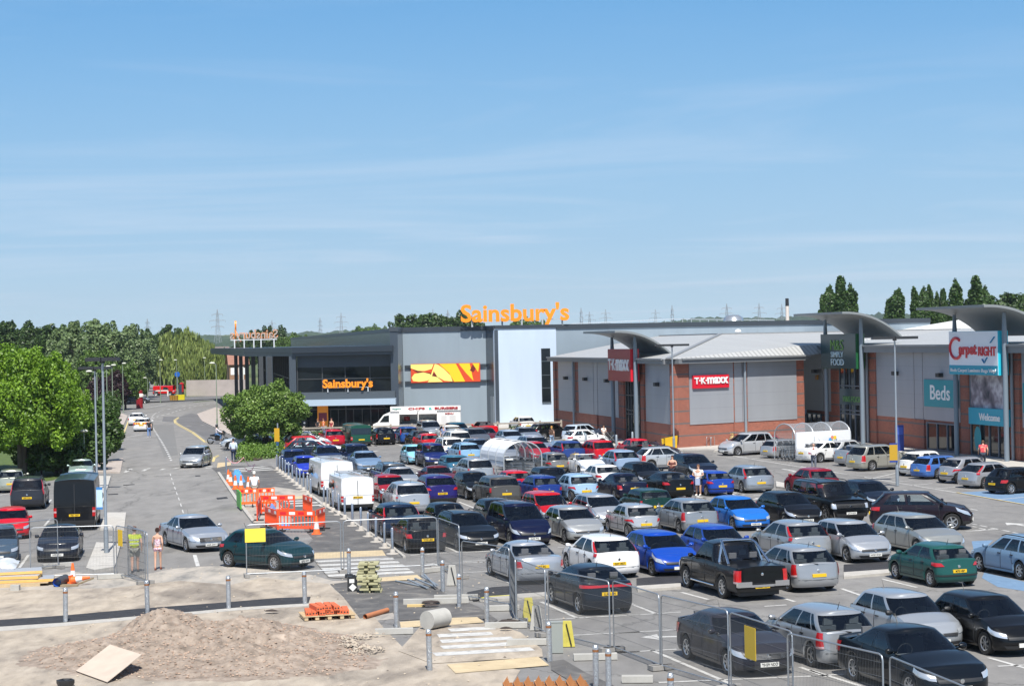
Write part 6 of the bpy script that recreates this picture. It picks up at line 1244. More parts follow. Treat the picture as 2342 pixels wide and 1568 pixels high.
LF_SILV = leaf_mat('silvery_leaves',(.07,.12,.045),(.22,.30,.12),(.34,.40,.24)); LF_WILL = leaf_mat('golden_willow',(.10,.15,.03),(.28,.34,.09)); LF_PURP = leaf_mat('copper_leaves',(.012,.006,.008),(.05,.022,.028)); LF_ISL = leaf_mat('street_tree_leaves',(.065,.135,.022),(.21,.32,.065),(.52,.55,.38))
LF_POP = leaf_mat('poplar_leaves',(.028,.065,.016),(.085,.16,.035)); LF_HEDGE = leaf_mat('hedge_leaves',(.022,.055,.010),(.075,.14,.025)); BARK = mat('bark',(.09,.07,.055),.9,var=.3,vscale=4,bump=.5)
LF_BLOOM = leaf_mat('hedge_with_blossom',(.03,.07,.012),(.10,.17,.04),(.55,.57,.42))
def foliage(name, subs, n, size, m, seed, droop=0., aspect=1.):
    """subs: list of (cx,cy,cz,rx,ry,rz); leaves spread through their outer shells"""
    rg = np.random.default_rng(seed); S = np.array(subs); vol = (S[:,3]*S[:,4]+S[:,4]*S[:,5]+S[:,3]*S[:,5]); k = rg.choice(len(S), n, p=vol/vol.sum())
    d = rg.normal(size=(n,3)); d /= np.linalg.norm(d,axis=1)[:,None]; r = rg.uniform(.45,1.0,n)**.45*(1+.10*rg.normal(size=n))
    P = S[k,:3]+d*S[k,3:]*r[:,None]
    if droop: P[:,2] -= droop*rg.random(n)**2*np.linalg.norm(d[:,:2],axis=1)
    nn = d*.8+rg.normal(size=(n,3))*.75; nn[:,2] += .45; nn /= np.linalg.norm(nn,axis=1)[:,None]
    a = np.cross(nn, rg.normal(size=(n,3))); a /= np.linalg.norm(a,axis=1)[:,None]; b = np.cross(nn,a)
    if droop: b = b*.3; b[:,2] -= 1.; b /= np.linalg.norm(b,axis=1)[:,None]
    sz = size*rg.uniform(.55,1.35,n)[:,None]; a = a*sz; b = b*sz*aspect
    V = np.stack([P-a*.5-b*.2, P-b*.75, P+a*.5-b*.1, P+a*.35+b*.6, P-a*.3+b*.7],1).reshape(-1,3)
    me = bpy.data.meshes.new(name); me.vertices.add(n*5); me.vertices.foreach_set('co', V.ravel()); me.loops.add(n*5); me.loops.foreach_set('vertex_index', np.arange(n*5)); me.polygons.add(n); me.polygons.foreach_set('loop_start', np.arange(0,n*5,5)); me.polygons.foreach_set('loop_total', np.full(n,5)); me.update(); me.validate(); me.materials.append(m); return me
def subs_round(rx, ry, rz, cz, k, seed, frac=.42, flat=.15):
    rnd = random.Random(seed); out = []
    for i in range(k):
        t = i/(k-1); zz = -1+2*((i+.5)/k); zz = max(zz,-.75+flat); ph = i*2.4+rnd.uniform(-.4,.4); r = math.sqrt(max(0,1-zz*zz)); j = rnd.uniform(.5,.82)
        f = frac*rnd.uniform(.75,1.25); out.append((rx*r*math.cos(ph)*j, ry*r*math.sin(ph)*j, cz+rz*zz*j*.9, rx*f, ry*f, rz*f*.85))
    out.append((0,0,cz,rx*.55,ry*.55,rz*.6))
    for i in range(int(k*2.2)):                # small outer sprays that break the outline
        zz = rnd.uniform(-.7,.98); ph = rnd.random()*6.28; r = math.sqrt(1-zz*zz); j = rnd.uniform(.82,1.06); f = frac*rnd.uniform(.25,.5)
        out.append((rx*r*math.cos(ph)*j, ry*r*math.sin(ph)*j, cz+rz*zz*j, rx*f, ry*f, rz*f*1.3))
    return out
def trunk_mesh(h, r, cz, rx, seed, stems=1, n=7):
    rnd = random.Random(seed); mb = MB()
    for s_ in range(stems):
        bx_ = rnd.uniform(-.25,.25)*(stems>1)*rx*.4; mb.tube([(bx_*.4,0,-.2),(bx_*.6,0,h*.3),(bx_,.05,h*.6),(bx_*1.3,0,h*.9)],[r*1.25,r,r*.75,r*.3],8)
    for i in range(n):
        a = i*2.4+rnd.random(); z0 = h*rnd.uniform(.35,.7); L = rx*rnd.uniform(.5,.85); mb.tube([(0,0,z0),(math.cos(a)*L*.5,math.sin(a)*L*.5,z0+L*.45),(math.cos(a)*L,math.sin(a)*L,z0+L*.8)],[r*.5,r*.3,r*.08],6)
    return mb.mesh('trunk',[BARK])
_pro = {}
def tree_proto(kind):
    if kind in _pro: return _pro[kind]
    if kind == 'bright': v = (foliage('crown', subs_round(4.4,4.2,4.2,5.1,46,1,.30), 85000, .135, LF_BRIGHT, 1), trunk_mesh(6,.22,5.6,4,1,2), 9.5)
    elif kind == 'street': v = (foliage('crown', subs_round(3.15,3.1,2.55,3.05,34,2,.33), 42000, .12, LF_ISL, 2), trunk_mesh(3.6,.11,3.3,3,2,4), 5.5)
    elif kind == 'dark': v = (foliage('crown', subs_round(5.5,5,5.5,7.5,30,3,.32), 24000, .32, LF_DARK, 3), trunk_mesh(8,.35,7.5,5,3), 13.)
    elif kind == 'dark2': v = (foliage('crown', subs_round(5,5,6.2,7.8,26,13,.30), 22000, .32, LF_DARK, 13), trunk_mesh(8,.35,7.5,5,13), 13.5)
    elif kind == 'mid': v = (foliage('crown', subs_round(5,5,5.2,7.2,28,4,.32), 22000, .31, LF_MID, 4), trunk_mesh(7,.3,7,5,4), 12.5)
    elif kind == 'silver': v = (foliage('crown', subs_round(5.2,5,6.4,7.8,34,5,.28), 28000, .29, LF_SILV, 5), trunk_mesh(9,.3,7.5,5,5,3), 14.)
    elif kind == 'silver2': v = (foliage('crown', subs_round(4.6,5,5.6,7.0,28,25,.28), 24000, .29, LF_SILV, 25), trunk_mesh(8,.3,7,5,25,3), 12.6)
    elif kind == 'willow': v = (foliage('crown', subs_round(6.6,6,5.2,6.6,36,6,.30), 26000, .34, LF_WILL, 6, droop=4.2, aspect=2.6), trunk_mesh(7,.4,6.5,5,6), 12.)
    elif kind == 'copper': v = (foliage('crown', subs_round(3.4,3.2,3.6,4.0,24,7,.34), 12000, .30, LF_PURP, 7), trunk_mesh(4,.2,4,3,7), 7.6)
    elif kind == 'bush': v = (foliage('crown', subs_round(2.0,2.0,1.9,1.7,18,8,.36), 7000, .16, LF_HEDGE, 8), trunk_mesh(1.6,.06,1.6,1.2,8,3), 3.6)
    elif kind == 'bloom': v = (foliage('crown', subs_round(2.0,2.0,2.1,1.9,18,9,.36), 8000, .16, LF_BLOOM, 9), trunk_mesh(1.6,.06,1.6,1.2,9,3), 4.)
    elif kind == 'cedar':
        rnd = random.Random(3); sb = [(rnd.uniform(-3,3)*(1-i/16),rnd.uniform(-3,3)*(1-i/16),3+i*.75,2.6*(1-i/20),2.4*(1-i/20),.55) for i in range(15)]; v = (foliage('crown', sb, 16000, .30, LF_DARK, 10), trunk_mesh(13,.4,7,2,10), 14.5)
    elif kind in ('poplar','poplar2'):
        sd = 11 if kind == 'poplar' else 12; rnd = random.Random(sd); sb = []
        for i in range(22):
            t = i/21; w_ = (.55+1.5*math.sin(math.pi*min(1,t*.75+.18)))*(1-.6*t); a = i*2.2; q_ = rnd.uniform(.5,1.25); sb.append((math.cos(a)*w_*.6*q_, math.sin(a)*w_*.6*q_, 2+t*13.2+rnd.uniform(-.5,.5), (.3+w_*.36)*q_, (.3+w_*.36)*q_, 1.25)); sb.append((math.cos(a+2)*w_*.95*q_, math.sin(a+2)*w_*.95*q_, 2.8+t*12.6, .28, .28, .9))
        v = (foliage('crown', sb, 22000, .23, LF_POP, sd), trunk_mesh(12,.25,8,1,sd), 16.5)
    _pro[kind] = v; return v
def tree(kind, loc, h, w, label, group=None, rz=None, cat='tree', name='tree'):
    cr, tk_, h0 = tree_proto(kind); e = empty(name, loc, rz if rz is not None else random.random()*6.28, label, cat, group); put('trunk', tk_, e); put('crown', cr, e); s = h/h0; e.scale = (s*w,s*w,s); return e
def tree_px(kind, u, vbase, vtop, w, label, group=None, Y=None, **k):
    """top of the crown at row vtop; Y metres away (or from the ground row vbase)"""
    if Y is None: p = G(u,vbase)
    else: p = AT(u,vtop,Y); p.z = 0
    h = AT(u,vtop,p.y).z; return tree(kind, (p.x,p.y,0), h, w, label, group, **k)
gb = 'broadleaf trees along the left verge'
tree_px('bright', 52, 1092, 786, .88, 'biggest bright green tree at the left edge over the parked cars', gb, rz=.4)
tree_px('bright', 128, 1082, 838, .72, 'bright green tree right of the biggest one, beside the street lights', gb, rz=2.2)
tree_px('bright', -50, 1080, 800, 1.0, 'bright green tree cut off by the left edge', gb, rz=4.)
tree_px('mid', 138, 1065, 868, .7, 'darker green tree filling the gap behind the bright green ones', gb, rz=1.)
HB = [((205,1058),930,'bush',1.0),((222,1030),918,'bush',.95),((232,1000),905,'bloom',.9),((240,975),900,'bloom',.8),((250,955),895,'bush',.8),((258,940),890,'bush',.7),((180,1078),960,'bush',1.1),((140,1086),985,'bush',1.2),((95,1088),1000,'bush',1.2),((262,932),880,'bush',.8)]
HL_ = ['at the near end beside the pale green saloon','second in the row behind the tall lamp posts','dotted with white blossom, nearer of the two','dotted with white blossom, farther of the two','just beyond the blossoming ones','shaded one near the copper tree','behind the pale green saloon','dark one under the bright trees','dark one by the left tree trunks','small one under the copper tree']
for (b,vt,kd,w_),l in zip(HB,HL_): tree_px(kd,b[0],b[1],vt,w_,'roadside shrub '+l,'shrubs between verge and footpath',cat='shrub',name='shrub')
tree_px('copper', 258, 938, 852, .95, 'dark purple copper tree behind the twin lamp posts')
tree_px('copper', 232, 950, 866, .9, 'second dark purple tree partly behind the blue grey poles')
gf = 'big trees beyond the road on the left'
for (kd,u,vt,Y,w_,l) in (('dark',-20,742,330,1.1,'dark tree at the far left edge of the skyline'),('dark2',40,744,335,1.0,'dark rounded tree second from the left on the skyline'),('mid',80,752,345,1.0,'mid green tree behind the biggest bright one'),('dark',110,746,330,1.05,'dark tree left of the silvery willows'),
  ('silver',165,740,320,.95,'first silvery grey green tree from the left'),('silver',200,734,315,1.0,'tallest silvery grey green tree'),('silver2',245,742,305,1.05,'broad silvery tree above the twin lamp heads'),('silver',285,745,330,.9,'silvery tree with pale stems left of the far side road'),('silver2',315,760,345,.85,'rightmost silvery tree beside the far side road'),
  ('mid',225,800,290,.95,'mid green tree low in front of the silvery ones'),('mid',285,830,280,.85,'green tree just behind the copper tree'),('dark',335,768,420,.9,'dark tree shading the left side of the far road'),('dark2',352,772,520,1.0,'dark tree closing the end of the far side road'),('mid',322,850,315,.6,'low green tree beside the pale blue car on the side road')):
    tree_px(kd,u,0,vt,w_,l,gf,Y=Y)
tree_px('cedar',384,0,737,1.0,'dark spreading cedar behind the golden willow',Y=470); tree_px('dark',362,0,752,.9,'dark tree left of the cedar',gf,Y=480); tree_px('dark2',408,0,757,.9,'dark tree between cedar and golden willow',gf,Y=500)
tree_px('willow',415,0,760,1.02,'large golden green weeping willow','weeping willows by the pale garden wall',Y=420,rz=1); tree_px('willow',458,0,782,.9,'smaller weeping willow right of the large one','weeping willows by the pale garden wall',Y=415,rz=3)
tree_px('mid',505,0,800,.8,'green tree behind the pale garden wall beside the brick house','trees behind the supermarket',Y=430); tree_px('dark',525,0,822,.7,'dark tree low beside the brick house','trees behind the supermarket',Y=425)
gs = 'trees behind the supermarket'
for (kd,u,vt,Y,w_,l) in (('dark',592,757,560,1.0,'dark tree behind the reversed rooftop letters, left one'),('dark2',625,750,560,1.0,'dark tree behind the reversed rooftop letters, tallest'),('mid',655,770,480,.8,'light green tree just left of the roof step'),('mid',683,766,520,.8,'green tree at the left end of the upper roof'),('dark',655,762,590,1.0,'dark tree behind the light green one by the roof step'),
  ('dark2',560,775,600,1.0,'dark low tree left of the reversed letters'),('dark',940,722,420,1.0,'dark tree above the left roof corner, left one'),('dark',965,721,425,1.0,'dark tree above the left roof corner, second'),('dark2',985,728,430,.9,'dark tree above the left roof corner, third'),('dark',1030,728,420,.8,'dark tree partly behind the first orange letter, left side'),('dark2',1055,719,425,.95,'dark tree directly behind the first orange letter'),('dark',1078,730,430,.7,'dark tree right behind the letter a'),
  ('mid',1190,733,520,.8,'mid green tree seen between the orange letters b and u'),('mid',1222,732,530,.8,'mid green tree seen under the letters r and y'),('mid',1010,738,600,.9,'low green tree between the two dark clumps'),('mid',840,746,900,1.2,'faint green tree above the left roof line'),('mid',870,750,880,1.0,'second faint green tree above the left roof line')):
    tree_px(kd,u,0,vt,w_,l,gs,Y=Y)
gp_ = 'tall poplars behind the brick stores'
for (kd,u,vt,w_,l) in (('poplar',1895,648,1.05,'poplar left in the clump behind the dark green sign'),('poplar2',1921,630,1.25,'tallest poplar in the clump behind the dark green sign'),('poplar',1946,645,1.15,'poplar right in the clump behind the dark green sign'),('poplar2',1882,672,.9,'short poplar at the left end of the clump'),
  ('poplar',2052,655,1.25,'poplar standing between the two clumps'),('poplar2',2030,682,.9,'small poplar left of the lone one'),('poplar2',2092,654,1.0,'first slim poplar of the right clump'),('poplar',2110,652,1.0,'second slim poplar of the right clump'),('poplar2',2126,650,.9,'third slim poplar of the right clump'),('poplar',2142,664,.9,'fourth slim poplar of the right clump'),('poplar2',2156,658,.85,'fifth slim poplar of the right clump'),('poplar',2187,634,1.05,'pointed poplar left of the tallest right one'),('poplar2',2233,629,1.35,'tallest poplar of the right clump above the carpet store canopy'),('poplar',2250,650,1.1,'poplar right beside the tallest right one')):
    tree_px(kd,u,0,vt,w_,l,gp_,Y=300+random.uniform(-8,8))
for (u,vt,Y,l) in ((2215,677,340,'left one'),(2275,682,335,'second'),(2310,678,330,'third'),(2345,674,330,'at the right edge'),(2170,690,345,'behind the slim poplars')): tree_px('dark',u,0,vt,1.1,'round dark tree behind the carpet store canopy, '+l,'round trees at the right skyline',Y=Y)
# tree island in the car park corner
tree('street', tuple(G(608,1030)), 5.6, 1.04, 'round street tree with pale leaf tips on the planted island', rz=.8)
hm = []
rnd = random.Random(5)
for i in range(60):
    t = rnd.random(); u = 556+88*t; v = 1056-(t*14)-rnd.random()*34; p = G(u,v); hm.append((p.x,p.y,.2,.75,1.2,.55+.3*rnd.random()))
me = foliage('ground_cover', hm, 26000, .10, leaf_mat('ground_cover_leaves',(.06,.13,.018),(.18,.30,.045)), 31); put('ground_cover', me, None, 'low clipped green ground cover on the planted island', 'ground cover', None, 'stuff')
slab('planting_bed', [G(550,1050),G(590,1053),G(640,1037),G(638,1009),G(590,1013),G(558,1032)], .1, M('#4a4030',.9))
# low hedge in front of the wooden fence
for i,(u0,u1,v) in enumerate(((845,860,1006),(925,942,1005),(1065,1090,1002),(1165,1270,996),(1240,1262,992),(700,790,1008))):
    sb = [];
    for k in range(int((u1-u0)/5)+2): p = G(u0+(u1-u0)*random.random(), v-random.random()*5); sb.append((p.x,p.y,.35,.6,.6,.5))
    put('hedge', foliage('hedge', sb, 1600, .12, LF_HEDGE, 40+i), None, ['low hedge tuft left of the black hatchback by the wooden fence','low hedge tuft between the black and cobalt blue hatchbacks','hedge tuft behind the red sports convertible','longest low hedge run below the pale wall panel','hedge tuft beside the white low car','hedge run under the street tree beside the wooden fence'][i], 'hedge','clipped hedge pieces along the wooden fence')
# timber post and rail fence
WD = mat('weathered_timber',(.34,.30,.25),.85,var=.15)
a = G(646,1006); b = G(1284,990); e = empty('post_and_rail_fence',(a.x,a.y,0),0,'long weathered timber post and rail fence in front of the supermarket','fence'); d = b-a; n = 13; rm_ = MB()
for z in (.55,1.05): rm_.obox(d/2+Vector((0,0,z)), d*.5, Vector((0,.03,0)), Vector((0,0,.07)))
rm_.build('rail',WD,e)
for i in range(n+1): p = d*(i/n); mb = MB(); mb.box(p.x-.09,p.x+.09,p.y-.09+.12,p.y+.09+.12,0,1.25); mb.build('post',WD,e)
# garden wall, houses
gw = Fa((SX(424,350),350.),(SX(565,345),345.)); mb = MB(); gw.box(mb,0,gw.L,0,2.9,-.2,0); o = mb.build('garden_wall', mat('pale_block_wall',(.43,.38,.355),.85,var=.12,vscale=.6), None, 'pale pinkish boundary wall beyond the far roundabout', 'wall')
def house(x0,x1,Y,ze,zr,label,m,rm__,white=None):
    e = empty('house',((x0+x1)/2,Y,0),rad(12),label,'house','brick houses beyond the wall'); w_ = (x1-x0)/2; mb = MB(); mb.box(-w_,w_,0,9,0,ze); mb.build('wall',m,e); mb = MB(); mb.face([(-w_-.3,-.4,ze),(w_+.3,-.4,ze),(w_+.3,4.5,zr),(-w_-.3,4.5,zr)]); mb.face([(-w_-.3,9.4,ze),(w_+.3,9.4,ze),(w_+.3,4.5,zr),(-w_-.3,4.5,zr)]); mb.face([(-w_,0,ze),(-w_,9,ze),(-w_,4.5,zr-.1)]); mb.build('roof',rm__,e)
    for k in (-.5,.35): mb = MB(); mb.box(w_*k-.7,w_*k+.7,-.04,-.003,3.2,4.6); mb.build('window',M('#e2e4e6',.4),e)
    if white: mb = MB(); mb.box(w_*.0,w_*.5,-.3,-.002,0,ze-.4); mb.build('bay',M('#dcdcd8',.6),e)
BRK = mat('house_brick',(.30,.17,.11),.85,var=.15); TIL = mat('roof_tiles',(.28,.14,.10),.85,var=.2,vscale=3)
house(SX(524,385),SX(566,385),385,5.2,8.6,'brick house with red tiled roof seen between the dark canopy columns',BRK,TIL,True); house(SX(497,440),SX(524,440),440,6.3,8.9,'house with brown roof left of the dark canopy corner',BRK,mat('brown_tiles',(.16,.13,.12),.85))
# far hills with woods
sky_u = [(-200,760),(0,760),(300,757),(420,757),(490,757),(560,755),(700,752),(800,746),(900,742),(1010,742),(1200,738),(1300,736),(1400,733),(1500,729),(1590,712),(1680,716),(1760,715),(1830,712),(1980,704),(2060,708),(2200,702),(2600,700)]
def lerpu(u):
    if u <= sky_u[0][0]: return sky_u[0][1]
    for (a,b),(c,d) in zip(sky_u, sky_u[1:]):
        if u <= c: return b+(d-b)*(u-a)/(c-a)
    return sky_u[-1][1]
P = []
ys = np.concatenate([np.linspace(700,3400,70), np.linspace(3420,4300,14)])
for Y in ys:
    row = []
    for X in np.linspace(-2300,3400,900):
        u = 1171+X*4400/3400.; zt = AT(u, lerpu(u)+4, 3400.).z; t = max(0,min(1,(Y-900)/2500.)); f_ = (t*t*(3-2*t)) if Y < 3400 else 1
        z = zt*f_*(.80+.20*math.sin(X*.004+Y*.002)*(1-f_)); tr_ = noise.noise(Vector((X*.012,Y*.006,0))); wd = max(0,min(1,(tr_+.12)*4)); z += wd*(6.*f_+3)*(.55+.9*noise.noise(Vector((X*.05,Y*.02,3)))+.5*noise.noise(Vector((X*.16,Y*.03,5)))) - 2; row.append((X,Y,z-3))
    P.append(row)
mb = MB(); mb.grid(P, smooth=False); mb.build('hills', HILLM, kind='structure')
# pylons
PYM = mat('pylon_steel',(.30,.32,.34),.6)
def pylon(u, vt, lab, zb=6, H=46, s=1.):
    px = (785-.02*(u-1171)) - vt; Y = 4400*(H+zb-H0)/max(px,10); p = AT(u,vt,Y); e = empty('electricity_pylon',(p.x,p.y,zb),0,lab,'pylon','electricity pylons on the skyline'); mb = MB(); lv = [(0,4.5),(14,2.7),(26,1.5),(36,1.1),(46,.15)]
    for (z0,w0),(z1,w1) in zip(lv,lv[1:]):
        for a,b in ((1,1),(1,-1),(-1,1),(-1,-1)): mb.bar((a*w0,b*w0,z0),(a*w1,b*w1,z1),.30)
        n = 3 if z0 < 30 else 2
        for k in range(n):
            za,zb_ = z0+(z1-z0)*k/n, z0+(z1-z0)*(k+1)/n; wa,wb = w0+(w1-w0)*k/n, w0+(w1-w0)*(k+1)/n
            for y in (-1,1): mb.bar((-wa,y*wa,za),(wb,y*wb,zb_),.14); mb.bar((wa,y*wa,za),(-wb,y*wb,zb_),.14)
    mb.build('tower',PYM,e)
    for z,w_ in ((26,7.5),(33,9.5),(40,6.5)):
        mb = MB(); mb.bar((-w_,0,z),(0,0,z+1.4),.35); mb.bar((w_,0,z),(0,0,z+1.4),.35); mb.bar((-w_,0,z),(w_,0,z),.4)
        for x in (-w_,w_): mb.bar((x,0,z),(x,0,z-2.2),.3)
        mb.build('cross_arm',PYM,e)
    e.rotation_euler = (0,0,random.uniform(-.3,.3))
    if s != 1.: e.rotation_euler = (0,0,1.25)
for a_ in ((497,712,'largest electricity pylon on the left skyline'),(780,720,'electricity pylon above the left roof line'),(337,733,'electricity pylon above the dark trees left of the cedar',6,46,.9),(732,731,'narrow electricity pylon left of the one above the roof line',6,46,.9),(622,736,'faint pylon behind the reversed letters'),(990,712,'pylon above the dark trees left of the first orange letter'),(1024,713,'narrow pylon between the dark trees and the first orange letter',6,46,.9),(1329,709,'narrow pylon just right of the orange letters',6,46,.9),(1348,717,'faint pylon second right of the orange letters'),(1385,712,'pylon third right of the orange letters'),(1499,712,'pylon in the middle of the right skyline'),(1537,703,'narrow tall pylon above the corner store canopy',6,46,.9),(1662,699,'pylon left of the slim chimney, nearer the roof cowl'),(1736,698,'pylon just left of the slim chimney'),(1788,700,'faint pylon right behind the slim chimney')): pylon(*a_)
